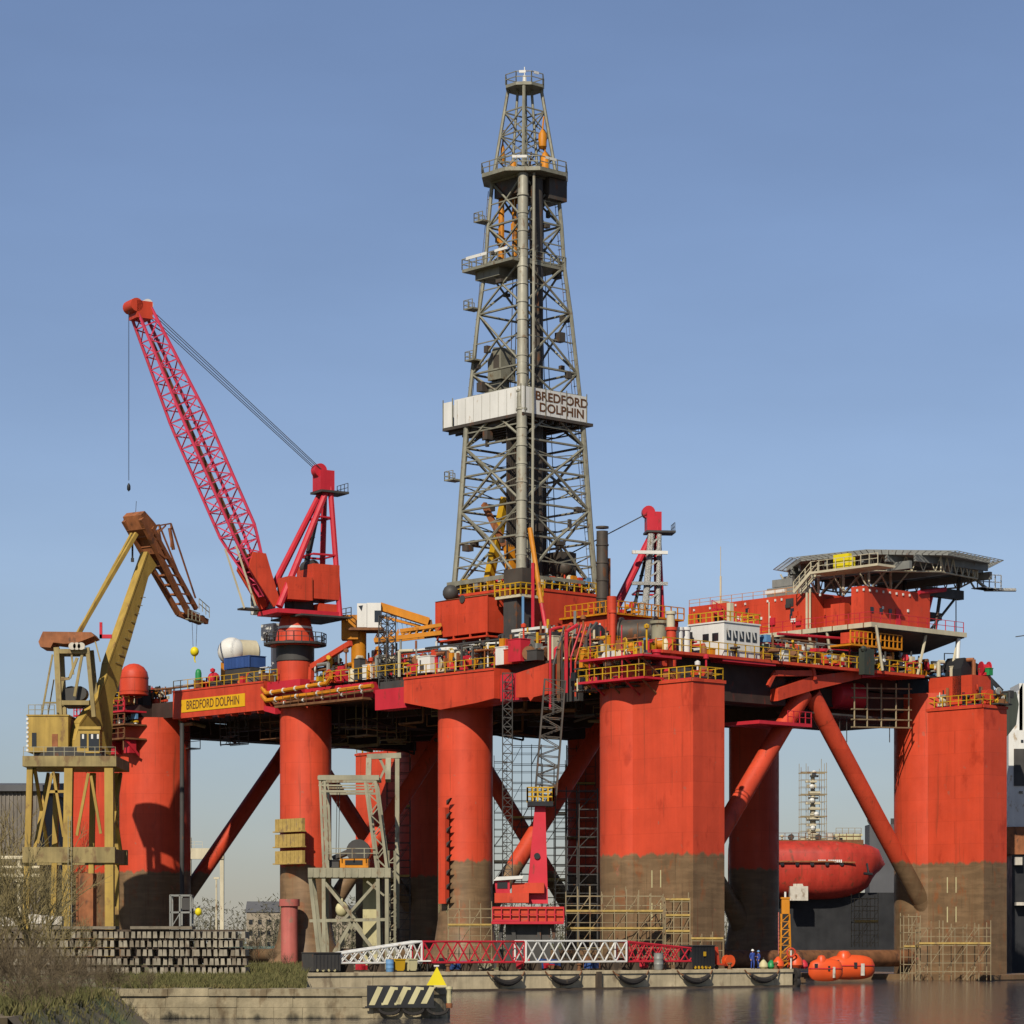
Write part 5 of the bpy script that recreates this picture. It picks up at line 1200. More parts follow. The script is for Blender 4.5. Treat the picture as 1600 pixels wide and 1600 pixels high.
fill(8,14,12,34,33.1,4.5,8,26)
# pipework, staging and loose scaffolding slung below the deck
for i in range(44):
    y=rg.uniform(6,82); x=rg.uniform(-.5,20); z=rg.uniform(27.6,30.6); mb=MB(); q=rg.random()
    if q<.5: mb.path([(x,y,31.2),(x,y,z),(x,y+rg.uniform(-7,7),z),(x+rg.uniform(0,4),y+rg.uniform(-7,7),z-.3)],rg.choice([.08,.14,.22]),6); nm='under_deck_pipe'
    else:
        w=rg.uniform(2,5); h=rg.uniform(1.6,3.4)
        for u in (0,1,2): 
            for v in (0,1): mb.tube((x+v*1.5,y+w*u/2,31.2),(x+v*1.5,y+w*u/2,31.0-h),.05,4)
        for t in (.4,.7,1): mb.tube((x,y,31-h*t),(x,y+w,31-h*t),.05,4); mb.tube((x+1.5,y,31-h*t),(x+1.5,y+w,31-h*t),.05,4)
        mb.box(x,x+1.5,y,y+w,31-h+.06,31-h+.12); nm='hanging_scaffold'
    mb.build(nm,M[rg.choice(['under','dgrey','rust','tube'])],rig,smooth=False)
# ------------------------------------------------------------------ cargo on the rig
p=r2w(1.2, rx(383,1.2), rz(1045,1.2,rx(383,1.2)))
t=thing('cargo_container','blue cargo container on the rig deck below the white tank','container',tuple(p),TH)
mb=MB(); mb.box(-1.2,1.2,-2.45,2.45,0,1.3)
for i in range(17): y=-2.4+i*.29; mb.box(-1.24,-1.201,y,y+.14,.1,1.2)
mb.build('body',M['blue'],t,smooth=False)
mb=MB(); mb.box(-1.26,-1.1,-2.52,-2.36,-.05,1.3); mb.box(-1.26,-1.1,2.36,2.52,-.05,1.3); mb.box(-1.26,1.26,-2.52,2.52,1.301,1.37); mb.build('frame',M['blue'],t,smooth=False)
mb=MB(); mb.box(-1.1,1.1,-2.5,2.5,-1.6,-.05); mb.build('skid',M['dgrey'],t,smooth=False)

M['ochre_dk']=paint('faded_ochre',(.38,.29,.12),.6,var=.3,streak=.4,spot=(.22,.13,.06),spot_amt=.28,spot_scale=.9)
# ------------------------------------------------------------------ ochre level-luffing quay crane
KD=318.0; ks=KD/FPX
kc=thing('quay_crane','old ochre level-luffing quay crane with rusty jib folded down to the right','quay crane',(wx(116,KD),KD,0))
def K(px,py,y=0.0): return Vector(((px-116)*ks,y,wz(py,KD)))
mb=MB()
for px0,px1,y,w in ((58,50,-4.6,.8),(118,113,-4.6,1.15),(180,181,-4.6,1.2),(78,72,4.6,.75),(136,131,4.6,.75),(172,172,4.6,.75)):
    a=K(px0,1204,y); b=K(px1,1470,y); b.z=QZ-.06; mb.beam(a,b,w,w*.8)
leg=mb.build('portal_leg',M['olive'],kc,smooth=False)
LV=Vector((-.82,.57,0)); KT=1.43
def KS(px,py,y=0.0):
    # crane upper works stand in a plane slewed away from the viewer
    k=(px-800.0)/FPX; Xr=wx(116,KD); x0=K(135,0).x
    x=(k*KD-Xr-k*KT*x0)/(1-k*KT); yy=KT*(x-x0); return Vector((x,yy,wz(py,KD+yy)))+LV*y
mb=MB(); a,b=K(48,1190),K(192,1190); mb.box(a.x,b.x,-5.4,5.4,K(0,1202).z,K(0,1186).z)
a,b=K(48,1336),K(190,1336); mb.build('portal_head',M['ochre_dk'],kc,smooth=False)
for y in (-4.9,4.9): mb=MB(); mb.box(a.x,b.x,y-.56,y+.5,K(0,1350).z,K(0,1326).z); mb.build('portal_beam',M['ochre_dk'],kc,smooth=False)
mb=MB(); mb.box(b.x-1.2,b.x-.2,-4.39,4.39,K(0,1350).z,K(0,1328).z); mb.build('portal_beam',M['ochre_dk'],kc,smooth=False)
mb=MB()
for (p1,y1_),(p2,y2_) in (((148,1212),(130,1308)),((152,1216),(167,1305)),((94,1210),(110,1310)),((92,1212),(70,1320)),((120,1240),(88,1240.5))): mb.beam(K(p1,y1_,-4.7),K(p2,y2_,-4.7),.3,.3)
for s in (-1,1): mb.beam(K(65,1205,s*4.6),K(65,1330,-s*4.6),.35,.35); mb.beam(K(180,1205,s*4.6),K(180,1330,-s*4.6),.35,.35)
mb.build('portal_brace',M['olive'],kc,smooth=False)
mb=MB(); a,b=K(128,1366,-4.2),K(154,1366,-4.2); mb.box(a.x,b.x,-4.2,-1.5,QZ,K(0,1366).z); mb.build('motor_cabinet',M['crusty'],kc,smooth=False)
mb=MB(); mb.lathe([(4.2,0),(4.2,.5),(3.8,.55),(3.8,1.1)],(K(112,0).x,0,K(0,1186).z+.002),n=28); mb.build('slewing_ring',M['dgrey'],kc)
# machinery house with striped back
mb=MB(); a,b=K(50,1178),K(113,1122); mb.box(a.x,b.x,-3.0,3.0,a.z,b.z); mb.box(a.x-.1,b.x+.1,-3.1,3.1,b.z,b.z+.15); mh=mb.build('machinery_house',M['olive'],kc,smooth=False)
mb=MB(); c,d=K(57,1170),K(64,1148); mb.box(c.x,d.x,-3.05,-3.003,c.z,d.z); mb.build('window',M['glass'],mh,smooth=False)
mb=MB(); c,d=K(88,1176),K(97,1150); mb.box(c.x,d.x,-3.04,-3.003,c.z,d.z); mb.build('door',M['crusty'],mh,smooth=False)
mb=MB()
for i in range(8): z=K(0,1178).z+.1+i*.5; mb.box(a.x-.14,a.x-.101,-3,-2.4+.0,z,z+.24); mb.box(a.x-.14,a.x+.12,-3.06,-3.003,z,z+.24)
mb.build('warning_stripe',M['white'],mh,smooth=False)
mb=MB(); mb.rail([(a.x+.1,-2.9,b.z+.15),(a.x+3,-2.9,b.z+.15)],1.1,.05,.8); mb.build('railing',M['tower'],mh)
# main boom with curved foot
out=[(227,864),(240,884),(227,902),(214,950),(201,995),(186,1045),(181,1070),(172,1095),(170,1160),(168,1180),(114,1180),(114,1160),(121,1132),(150,1092),(164,1057),(166,1037),(189,972),(211,912)]
mb=MB(); mb.prism([KS(px,py,-.5) for px,py in out],LV*1.0); bm=mb.build('main_boom',M['olive'],kc,smooth=False)
mb=MB(); edge=[(226,863),(188,972),(165,1037),(162,1057),(149,1090),(120,1131),(113,1158),(112,1178)]
for p,q in zip(edge,edge[1:]): mb.beam(KS(p[0],p[1],0),KS(q[0],q[1],0),1.05,.22)
mb.build('boom_flange',M['namey'] if False else M['olive'],bm,smooth=False)
# cab
mb=MB(); mb.prism([K(124,1180,-3.6),K(122,1168,-3.6),K(131,1143,-3.6),K(163,1143,-3.6),K(163,1180,-3.6)],(0,2.0,0)); mb.box(K(130,0).x,K(165,0).x,-3.75,-1.5,K(0,1145).z+.1,K(0,1141).z+.15); cab=mb.build('driver_cab',M['olive'],kc,smooth=False)
mb=MB(); mb.box(K(133,0).x,K(143,0).x,-3.66,-3.602,K(0,1172).z,K(0,1150).z); mb.build('window',M['glass'],cab,smooth=False)
mb=MB(); mb.box(K(146,0).x,K(162,0).x,-3.66,-3.602,K(0,1176).z,K(0,1150).z); mb.build('window',M['glass'],cab,smooth=False)
mb=MB()
for px in (136,150,159): mb.box(K(px,0).x,K(px+3,0).x,-3.7,-3.661,K(0,1158).z,K(0,1151).z)
mb.build('blind',M['white'],cab,smooth=False)
mb=MB(); mb.box(K(122,0).x,K(166,0).x,-3.8,-1.4,K(0,1186).z,K(0,1181).z); mb.build('cab_floor',M['black'],cab,smooth=False)
mb=MB()
for k in range(26): z=QZ+.4+k*.62; mb.tube((K(119,0).x,-5.75,z),(K(124,0).x,-5.75,z),.035,4)
for px in (119,124): mb.tube((K(px,0).x,-5.75,QZ),(K(px,0).x,-5.75,QZ+16.4),.045,4)
mb.build('access_ladder',M['tower'],kc)
mb=MB(); a=K(48,1186); b=K(192,1186); mb.rail([(a.x+.1,-5.3,a.z),(b.x-.1,-5.3,b.z)],1.0,.04,1.1); mb.build('portal_railing',M['tower'],kc)
mb=MB()
for k in range(9):
    t_=k/9; p_=KS(214-44*t_,925+115*t_,-.55); mb.tube(p_+Vector((0,-.02,-.6)),p_+Vector((.5,.6,-.6))*1.0,.05,4)
mb.build('boom_stiffener',M['ochre_dk'],bm,smooth=False)
# counterweight tower
mb=MB()
for px0,px1,y,w in ((92,97,-1.6,.6),(92,97,1.6,.6),(140,150,-1.6,.45),(140,150,1.6,.45)): mb.beam(K(px0,1014,y),K(px1,1122,y),w,w)
for py in (1020,1100): mb.beam(K(92,py,-1.6),K(143,py,-1.6),.5,.5); mb.beam(K(92,py,1.6),K(143,py,1.6),.5,.5)
mb.beam(K(86,1025,-1.7),K(68,1124,-1.7),.2,.2); mb.beam(K(74,1100,-1.7),K(95,1100,-1.7),.2,.2); mb.beam(K(88,1064,-1.7),K(70,1122,1.7),.12,.12)
mb.beam(K(97,1064,-1.6),K(112,1062,-1.6),.3,.3); mb.beam(K(112,1062,-1.6),K(124,1030,-1.6),.3,.3); mb.beam(K(115,1020,-1.6),K(118,1056,-1.6),.2,.2); mb.beam(K(133,1018,-1.6),K(120,1090,-1.6),.3,.3); mb.beam(K(152,1004,-1.6),K(160,1036,-1.6),.14,.14)
mb.build('tower_frame',M['ochre_dk'],kc,smooth=False)
mb=MB(); mb.prism([K(65,1006,-2.2),K(68,1014,-2.2),K(84,1015,-2.2),K(88,1007,-2.2),K(105,1009,-2.2),K(124,1008,-2.2),K(152,997,-2.2),K(147,991,-2.2),K(72,990,-2.2)],(0,4.4,0)); mb.build('counterweight',M['crusty'],kc,smooth=False)
mb=MB(); mb.lathe([(1.1,-.8),(1.1,.8)],K(113,1088),(0,1,0),16); mb.lathe([(.8,-.9),(.8,.9)],K(126,1084),(0,1,0),14); mb.box(K(104,0).x,K(128,0).x,-1.4,1.4,K(0,1106).z,K(0,1100).z); mb.build('hoist_winch',M['dgrey'],kc)
for px in (118,125,132): 
    mb=MB(); mb.lathe([(.42,-.14),(.42,.14)],K(px,1013,-2.3),(0,1,0),14); mb.build('sheave',M['white2'],kc)
mb=MB(); mb.beam(K(113,1007,-.3),KS(210,834,-.3),.34,.45); mb.beam(K(113,1007,.3),KS(210,834,.3),.34,.45); mb.build('tie_rod',M['olive'],kc,smooth=False)
# rusty jib
J0,J1=KS(210,808),KS(316,972)
mb=MB(); 
for y in (-1.3,1.3):
    mb.beam(KS(207,812,y),KS(286,958,y*.6),.45,.6); mb.beam(KS(224,826,y),KS(300,952,y*.5),.4,.5); mb.beam(KS(286,958,y*.6),KS(318,972,y*.4),.5,.6)
    for k in range(9):
        t=k/9; a=KS(212+76*t,822+136*t,y*(1-.4*t)); b=KS(226+74*(t+.05),828+124*(t+.05),y*(1-.4*t)); mb.beam(a,b,.16,.16)
for k in range(10): t=k/9; mb.beam(KS(214+76*t,824+134*t,-1.3*(1-.4*t)),KS(214+76*t,824+134*t,1.3*(1-.4*t)),.2,.2)
mb.prism([KS(206,806,-1.4),KS(212,800,-1.4),KS(226,816,-1.4),KS(232,824,-1.4),KS(226,838,-1.4),KS(234,866,-1.4),KS(246,876,-1.4),KS(232,848,-1.4),KS(212,828,-1.4)],LV*2.8); jb=mb.build('jib',M['crusty'],kc,smooth=False)
mb=MB()
for y in (-.9,.9):
    mb.beam(KS(228,824,y),KS(258,819,y),.16,.16); mb.beam(KS(258,819,y),KS(300,935,y*.6),.16,.16); mb.beam(KS(258,819,y),KS(258,856,y),.16,.16); mb.beam(KS(240,832,y),KS(250,822,y),.14,.14); mb.beam(KS(256,826,y),KS(262,860,y),.3,.3)
mb.build('jib_strut',M['crusty'],jb,smooth=False)
mb=MB(); mb.lathe([(.5,-.5),(.5,.5)],KS(312,968),LV,14); mb.lathe([(.45,-.6),(.45,.6)],KS(303,966),LV,14); mb.build('sheave',M['dgrey'],jb)
mb=MB(); mb.rail([KS(282,966,-1.2),KS(300,973,-1.2)],1,.05,.6); mb.beam(KS(280,968,-1.2),KS(304,974,-1.2),.5,.1); mb.rail([KS(300,952,-1.1),KS(316,966,-1.1)],1.2,.05,.7); mb.build('jib_platform',M['tower'],jb,smooth=False)
mb=MB(); mb.tube(KS(207,836),KS(207,874),.12,6); mb.tube(KS(207,872),KS(207,878),.2,6); mb.tube(KS(212,800),KS(213,783,0),.03,4); mb.build('hanging_hook_rope',M['dgrey'],kc)
mb=MB()
for dx in (-.3,.3): mb.tube(KS(304,970)+Vector((dx,0,0)),KS(304,1010)+Vector((dx*.6,0,0)),.035,4)
mb.build('hoist_rope',M['dgrey'],kc)
c=KS(304,1018); mb=MB(); mb.ball((c.x,c.y,c.z),.52,14,sz=1.1); mb.tube((c.x,c.y,c.z-.5),(c.x,c.y,c.z-1.0),.16,8,.08); mb.tube((c.x,c.y,c.z-1),(c.x+.1,c.y,c.z-1.3),.08,6); mb.build('hook_ball',M['hvyel'],kc)
mb=MB(); a=K(159,975,-1.6); mb.box(a.x,a.x+.3,-1.8,-1.5,K(0,1000).z,a.z); mb.box(a.x,K(178,0).x,-1.8,-1.5,K(0,1000).z,K(0,994).z); mb.build('limit_arm',M['crimson'],kc,smooth=False)

# ------------------------------------------------------------------ green-grey portal tower beside the second column
TD=262.0; ts=TD/FPX
tw=thing('portal_tower','old green-grey steel portal tower with yellow machinery on its middle deck','tower',(wx(556,TD),TD,0))
def T(px,py,y=0.0): return Vector(((px-556)*ts,y,wz(py,TD)))
mb=MB()
def brace_post(p0,y0,p1,y1,y,w=.22,wd=7):
    # laced post, two chords with zigzag
    n=8
    for s in (0,wd): mb.beam(T(p0+s,y0,y),T(p1+s,y1,y),w,w)
    for k in range(n):
        t0,t1=k/n,(k+1)/n; a,b=(0,wd) if k%2 else (wd,0)
        mb.beam(T(p0+(p1-p0)*t0+a,y0+(y1-y0)*t0,y),T(p0+(p1-p0)*t1+b,y0+(y1-y0)*t1,y),.1,.1)
for y in (-2,2.4):
    brace_post(502,1216,508,1358,y); brace_post(572,1222,590,1358,y,.25,16)
    mb.beam(T(500,1217,y),T(594,1217,y),.4,.45); mb.beam(T(502,1238,y),T(585,1238,y),.18,.2); mb.beam(T(500,1229,y),T(590,1229,y),.12,.14)
for px in (501,590): mb.beam(T(px,1217,-2),T(px,1217,2.4),.3,.35)
mb.build('upper_frame',M['tower'],tw,smooth=False)
mb=MB(); mb.box(T(484,0).x,T(612,0).x,-2.4,2.8,T(0,1372).z,T(0,1357).z)
for k in range(12): x=T(490+10*k,0).x; mb.box(x,x+.12,-2.46,-2.401,T(0,1371).z,T(0,1358).z)
dk=mb.build('middle_deck',M['tower'],tw,smooth=False)
mb=MB(); mb.box(T(533,0).x,T(577,0).x,-1.8,1.2,T(0,1356.5).z,T(0,1342).z); mb.build('winch_housing',M['orange'],dk,smooth=False)
mb=MB(); mb.box(T(541,0).x,T(568,0).x,-1.86,-1.802,T(0,1352).z,T(0,1345).z); mb.build('winch_panel',M['black'],dk,smooth=False)
mb=MB(); mb.lathe([(1.1,-1),(1.1,1)],T(560,1330,.3),(0,1,0),18); mb.tube(T(520,1342,0),T(548,1330,0),.3,8); mb.box(T(516,0).x,T(531,0).x,-1.5,1.5,T(0,1356).z,T(0,1344).z); mb.build('winch_drum',M['dgrey'],dk)
mb=MB(); mb.rail([T(515,1342,-2.3),T(590,1342,-2.3)],.9,.05,1); mb.build('railing',M['tower'],dk)
for y in (-2.1,2.5):
    mb=MB()
    for p0,p1 in ((487,503),(508,509),(592,594),(606,606)): 
        a=T(p0,1372,y); b=T(p1,1500,y); b.z=QZ-.06; mb.beam(a,b,.34,.34)
    mb.beam(T(486,1439,y),T(606,1437,y),.28,.28)
    mb.beam(T(510,1380,y),T(556,1436,y),.28,.3); mb.beam(T(590,1380,y),T(540,1436,y),.24,.26); mb.beam(T(552,1440,y),T(524,1488,y),.28,.3); mb.beam(T(552,1440,y),T(590,1490,y),.28,.3); mb.beam(T(575,1378,y),T(602,1400,y),.18,.18)
    mb.build('lower_frame',M['tower'],tw,smooth=False)
mb=MB(); c=T(536,1421,-1.6); mb.ball((c.x,c.y,c.z),.62,14,sz=1.15); mb.tube((c.x,c.y,c.z+.5),T(536,1404,-1.6),.09,6); mb.build('hook_block',M['namey'] if False else M['stripe'],tw)
mb=MB(); a=T(566,0); mb.box(a.x,a.x+1.5,1,2.4,QZ-.06,T(0,1372).z-.01); mb.build('column_casing',M['hvyel'] if False else M['stripe'],tw,smooth=False)
mb=MB()
for px,w in ((608,.5),(618,.5)):
    x=T(px,0).x
    for y in (-1.6,-.6): mb.tube((x,y,QZ-.06),(x,y,T(0,1330).z),.12,5)
for k in range(16):
    z=QZ+.5+k*.62; mb.tube((T(608,0).x,-1.6,z),(T(618,0).x,-1.6,z+.55 if k%2 else z),.06,4); mb.tube((T(608,0).x,-1.6,z),(T(618,0).x,-1.6,z),.06,4)
mb.build('stair_tower',M['tower'],tw)
mb=MB()
for px in (527,531): mb.tube(T(px,1222,0),T(px-2,1338,0),.04,4)
mb.build('hoist_rope',M['dgrey'],tw)
# taller posts behind: dark crane mast (577-620, 1175-1215)
mb=MB(); 
for px in (573,604): mb.beam(T(px,1182,4),T(px,1217,3),.5,.6)
mb.beam(T(570,1178,4),T(624,1176,4),.5,.5); mb.beam(T(590,1180,4),T(606,1215,4),.25,.25); mb.beam(T(606,1180,4),T(590,1215,4),.21,.21); mb.beam(T(618,1178,4),T(618,1450,4),.4,.4); mb.build('rear_mast',M['tower'],tw,smooth=False)

# ------------------------------------------------------------------ red harbour crane among the scaffolds
HD=268.0; hs=HD/FPX
hc=thing('harbour_crane','crimson tapered harbour crane tower with white-roofed cab and yellow crow nest','harbour crane',(wx(838,HD),HD,0))
def H(px,py,y=0.0): return Vector(((px-838)*hs,y,wz(py,HD)))
mb=MB(); q=[H(822,1412,-1.2),H(856,1412,-1.2),H(852,1256,-.7),H(836,1256,-.7)]; q2=[H(822,1412,1.2),H(856,1412,1.2),H(852,1256,.7),H(836,1256,.7)]
mb.add(q+q2,[(0,1,2,3),(7,6,5,4),(0,4,5,1),(1,5,6,2),(2,6,7,3),(3,7,4,0)]); twr=mb.build('tower',M['pink'] if False else M['crimson'],hc,smooth=False)
mb=MB(); c=H(839,1338,-1.05); mb.lathe([(.3,0),(.3,.12)],(c.x,c.y-.1,c.z),(0,1,0),12); mb.build('porthole',M['black'],twr)
mb=MB(); mb.box(H(824,0).x,H(864,0).x,-1.4,1.4,H(0,1257).z-.2,H(0,1253).z); cn=mb.build('crow_nest',M['black'],hc,smooth=False)
mb=MB(); z=H(0,1253).z; mb.rail([(H(824,0).x,1.3,z),(H(824,0).x,-1.35,z),(H(864,0).x,-1.35,z),(H(864,0).x,1.3,z)],1.3,.09,.45,mid=3); mb.build('railing',M['yellow'],cn)
mb=MB(); mb.box(H(773,0).x,H(826,0).x,-2.4,1.6,H(0,1411).z,H(0,1396).z); mb.box(H(800,0).x,H(850,0).x,-1.9,1.6,H(0,1396).z+.003,H(0,1380).z); mb.box(H(770,0).x,H(880,0).x,-2.2,2.2,H(0,1440).z,H(0,1417).z); mb.build('machinery_house',M['red'],hc,smooth=False)
mb=MB(); mb.prism([H(775,1396,-2.2),H(773,1376,-2.2),H(796,1374,-2.2),H(797,1396,-2.2)],(0,2,0)); cab=mb.build('cab',M['crimson'],hc,smooth=False)
mb=MB(); mb.prism([H(771,1377,-2.5),H(776,1371,-2.5),H(818,1369,-2.5),H(816,1374,-2.5)],(0,2.8,0)); mb.build('roof',M['white'],cab,smooth=False)
mb=MB(); mb.box(H(777,0).x,H(793,0).x,-2.25,-2.202,H(0,1389).z,H(0,1379).z); mb.build('window',M['glass'],cab,smooth=False)
mb=MB(); mb.box(H(768,0).x,H(880,0).x,-2.6,2.6,H(0,1444).z,H(0,1440).z); mb.rail([(H(770,0).x,-2.5,H(0,1440).z),(H(880,0).x,-2.5,H(0,1440).z)],1.35,.06,.8); mb.box(H(770,0).x,H(812,0).x,-2.62,-2.603,H(0,1440).z,H(0,1437).z); mb.build('under_deck',M['crimson'],hc,smooth=False)
mb=MB()
for px,q in ((785,772),(800,812),(862,875),(842,842)): a=H(px,1444,-1.5); b=H(q,1490,-1.5); b.z=QZ-.05; mb.beam(a,b,.35,.35)
mb.box(H(790,0).x,H(860,0).x,-1.4,1.4,QZ-.05,H(0,1444).z-.01); mb.build('undercarriage',M['dgrey'],hc,smooth=False)
mb=MB(); mb.lattice(H(852,1250),H(868,1062,6),2.0,2.0,12,.10,.055,up=(0,1,0)); mb.build('lattice_jib',M['derrick_dk'],hc)
# scaffold towers and lattice hoist mast
def scaffold(name,lab,px0,px1,py0,py1,D,dep,nx,nz,mt='tube',boards=()):
    x0,x1=wx(px0,D),wx(px1,D); zb=wz(py1,D); zt=wz(py0,D)
    t=thing(name,lab,'scaffolding',((x0+x1)/2,D,0)); w=(x1-x0)/2; mb=MB()
    for j in (0,dep):
        for i in range(nx+1):
            x=-w+2*w*i/nx; mb.tube((x,j,zb),(x,j,zt+random.uniform(-.2,1.0)),.055,4)
        for k in range(1,nz+1):
            z=zb+(zt-zb)*k/nz; mb.tube((-w,j,z),(w,j,z),.05,4); mb.tube((-w,j,z-.9),(w,j,z-.9),.04,4)
        for i in range(nx):
            for k in range(nz):
                if (i+k)%2==0 and random.random()<.75: a=(-w+2*w*i/nx,j,zb+(zt-zb)*k/nz); b=(-w+2*w*(i+1)/nx,j,zb+(zt-zb)*(k+1)/nz); mb.tube(a,b,.04,4)
    for i in range(nx+1):
        x=-w+2*w*i/nx
        for k in range(1,nz+1): z=zb+(zt-zb)*k/nz; mb.tube((x,0,z),(x,dep,z),.045,4)
    mb.build('tube_frame',M[mt],t)
    for k in boards:
        z=zb+(zt-zb)*k/nz; m2=MB()
        for j in range(3): m2.box(-w+.05,w-.05,dep*j/3+.04,dep*(j+1)/3-.04,z+.06,z+.14)
        m2.box(-w,w,-.06,-.02,z+.15,z+.33); m2.build('planking',M['plank'],t,smooth=False)
    return t
mbt=thing('hoist_mast','slender dark lattice hoist mast running up beside the third column','mast',(wx(793,292),292,0))
mb=MB(); mb.lattice((0,0,.55),(0,0,wz(1052,292)),1.0,1.0,34,.06,.04,up=(1,0,0)); mb.build('lattice',M['dgrey'],mbt)
scaffold('scaffold','tall bare tube scaffold in front of the dark far column',868,902,1235,1500,306,2.4,2,9,'dgrey')
scaffold('scaffold','tall narrow scaffold between hoist mast and near column',905,934,1235,1500,300,2.2,1,9,'dgrey')
scaffold('scaffold','pale tube scaffold seen against the sky behind the crimson crane',848,884,1195,1480,345,3,2,11,'tube',(4,8))
scaffold('scaffold','pale tube scaffold seen against the sky left of the hoist mast',772,792,1190,1480,350,3,1,11,'tube',(5,))
scaffold('scaffold','dark tube scaffold deep under the deck between third column and crimson crane',800,846,1165,1480,338,3,3,11,'dgrey',(3,7))
scaffold('scaffold','dark tube scaffold deep under the deck behind the lattice jib',886,930,1170,1480,350,4,3,11,'dgrey',(2,6,9))
scaffold('scaffold','narrow dark scaffold beside the shaded left rear column',604,640,1180,1480,352,3,2,11,'dgrey',(4,8))
scaffold('scaffold','rusty scaffold low before the foot of the third column',700,768,1420,1505,288,2,4,3,'tube',(2,))
scaffold('scaffold','planked scaffold low at the foot of the large near column',1040,1078,1409,1508,263.5,2.2,3,4,'tube',(1,2,3,4))
scaffold('scaffold','planked scaffold right of the crimson harbour crane',884,1036,1400,1508,271,2.2,8,4,'tube',(2,3))
scaffold('scaffold','low scaffold in front of the shaded side of the near column',1080,1130,1470,1508,262.5,2.0,3,1,'tube',(1,))
scaffold('scaffold','rusty scaffold before the right corner column, by the water',1436,1548,1450,1532,291,2.5,6,3,'tube',(2,))
scaffold('scaffold','scaffold at the end of the brown horizontal brace',1412,1438,1432,1532,294,2.5,2,4,'tube',(2,))
scaffold('scaffold','scaffold under the overhanging red ship bow',1335,1372,1404,1480,330,3,3,4,'tube',(2,))

# ------------------------------------------------------------------ lattice boom sections and goods on the quay
def boom_section(lab,px0,px1,h0,h1,mt,back,nb,zl=.75,group='crane boom sections lying on the quay'):
    a=qp(px0,back); b=qp(px1,back); t=thing('boom_section',lab,'boom section',(a.x,a.y,0),math.atan2(b.y-a.y,b.x-a.x),group)
    L=(b-a).length; mb=MB()
    n=nb
    def ring(x): 
        k=x/L; h=h0+(h1-h0)*k; return [Vector((x,0,QZ+zl)),Vector((x,1.6,QZ+zl)),Vector((x,1.6,QZ+zl+h)),Vector((x,0,QZ+zl+h))]
    for i in range(n):
        A,B=ring(L*i/n),ring(L*(i+1)/n)
        for k in range(4):
            mb.tube(A[k],B[k],.085,6); k2=(k+1)%4
            if k in (1,3): mb.tube(A[k],B[k2],.055,5); mb.tube(A[k2],B[k],.055,5)
            else: mb.tube(A[k],B[k2],.05,5)
    for R_ in (ring(0),ring(L)):
        for k in range(4): mb.tube(R_[k],R_[(k+1)%4],.09,6)
    mb.build('lattice',M[mt],t)
    for k in (.12,.5,.88): mb=MB(); mb.box(L*k-.2,L*k+.2,-.2,1.8,QZ,QZ+zl-.09); mb.build('trestle',M['wood'],t,smooth=False)
    return t
boom_section('white tapering lattice boom end on trestles, left end of the row',532,659,.75,1.75,'white',1.0,9)
boom_section('red lattice boom section between the two white ones',661,820,1.75,1.75,'crimson',1.0,9)
boom_section('bright white lattice boom section with large crosses, middle of the row',822,979,1.8,1.8,'white',.8,9)
boom_section('red tapering lattice boom section right of the white one',981,1090,1.75,1.1,'crimson',1.0,8)
def skip(px0,px1,h,lab,mt,back=.8,nm='steel_container'):
    a=qp(px0,back); b=qp(px1,back); L=(b-a).length; t=thing(nm,lab,'container',tuple(a),math.atan2(b.y-a.y,b.x-a.x)); mb=MB()
    mb.box(0,L,0,1.8,.12,h); 
    for k in range(int(L/.35)): mb.box(.1+k*.35,.24+k*.35,-.05,-.002,.2,h-.1)
    mb.build('body',M[mt],t,smooth=False); mb=MB(); mb.box(-.04,L+.04,-.08,1.84,h,h+.09); mb.build('rim',M['dgrey'],t,smooth=False)
    mb=MB(); mb.box(.05,L-.05,.1,1.7,0,.119); mb.build('skid',M['black'],t,smooth=False); return t
t=skip(490,532,1.55,'dark grey steel container at the left end of the quay','dgrey')
for k in range(4): mb=MB(); x=.35+k*.55; mb.lathe([(.11,-.02),(.11,.02)],(x,-.02,.18),(0,1,0),10); mb.build('roller',M['stripe'],t)
t=skip(1082,1117,2.1,'small black equipment container right of the boom sections','black')
mb=MB()
for k in range(5): x=.3+k*.42; mb.lathe([(.14,-.02),(.14,.02)],(x,-.03,.2),(0,1,0),10)
mb.box(1.2,1.5,-.12,-.09,1.2,1.6); mb.build('yellow_fitting',M['yellow'],t)
def barrel(px,r,h,mt,lab,back=.5,nm='drum'):
    p=qp(px,back); t=thing(nm,lab,'drum' ,tuple(p)); mb=MB(); mb.lathe([(r*.85,0),(r,h*.1),(r,h*.32),(r*1.04,h*.34),(r,h*.36),(r,h*.65),(r*1.04,h*.67),(r,h*.69),(r,h*.97)],n=18); mb.build('body',M[mt],t); mb=MB(); mb.lathe([(r*1.03,h*.971),(r*1.03,h),(r*.9,h-.02),(.01,h-.03)],n=18); mb.build('lid',M[mt],t); return t
barrel(609,.33,1.05,'sblue','pale blue plastic drum on the quay edge')
def bin_(px0,px1,h,mt,lab):
    a=qp(px0,.5); b=qp(px1,.5); L=(b-a).length; t=thing('waste_bin',lab,'bin',tuple(a),math.atan2(b.y-a.y,b.x-a.x)); mb=MB(); mb.prism([(.06,0,.1),(L-.06,0,.1),(L,-.05,h),(0,-.05,h)],(0,.8,0)); mb.build('body',M[mt],t,smooth=False); mb=MB(); mb.box(-.03,L+.03,-.1,.86,h+.003,h+.09); mb.build('lid',M[mt],t,smooth=False)
    mb=MB(); [mb.lathe([(.1,-.04),(.1,.04)],(x,-.0,.1),(1,0,0),10) for x in (.1,L-.1)]; mb.build('wheel',M['rubber'],t)
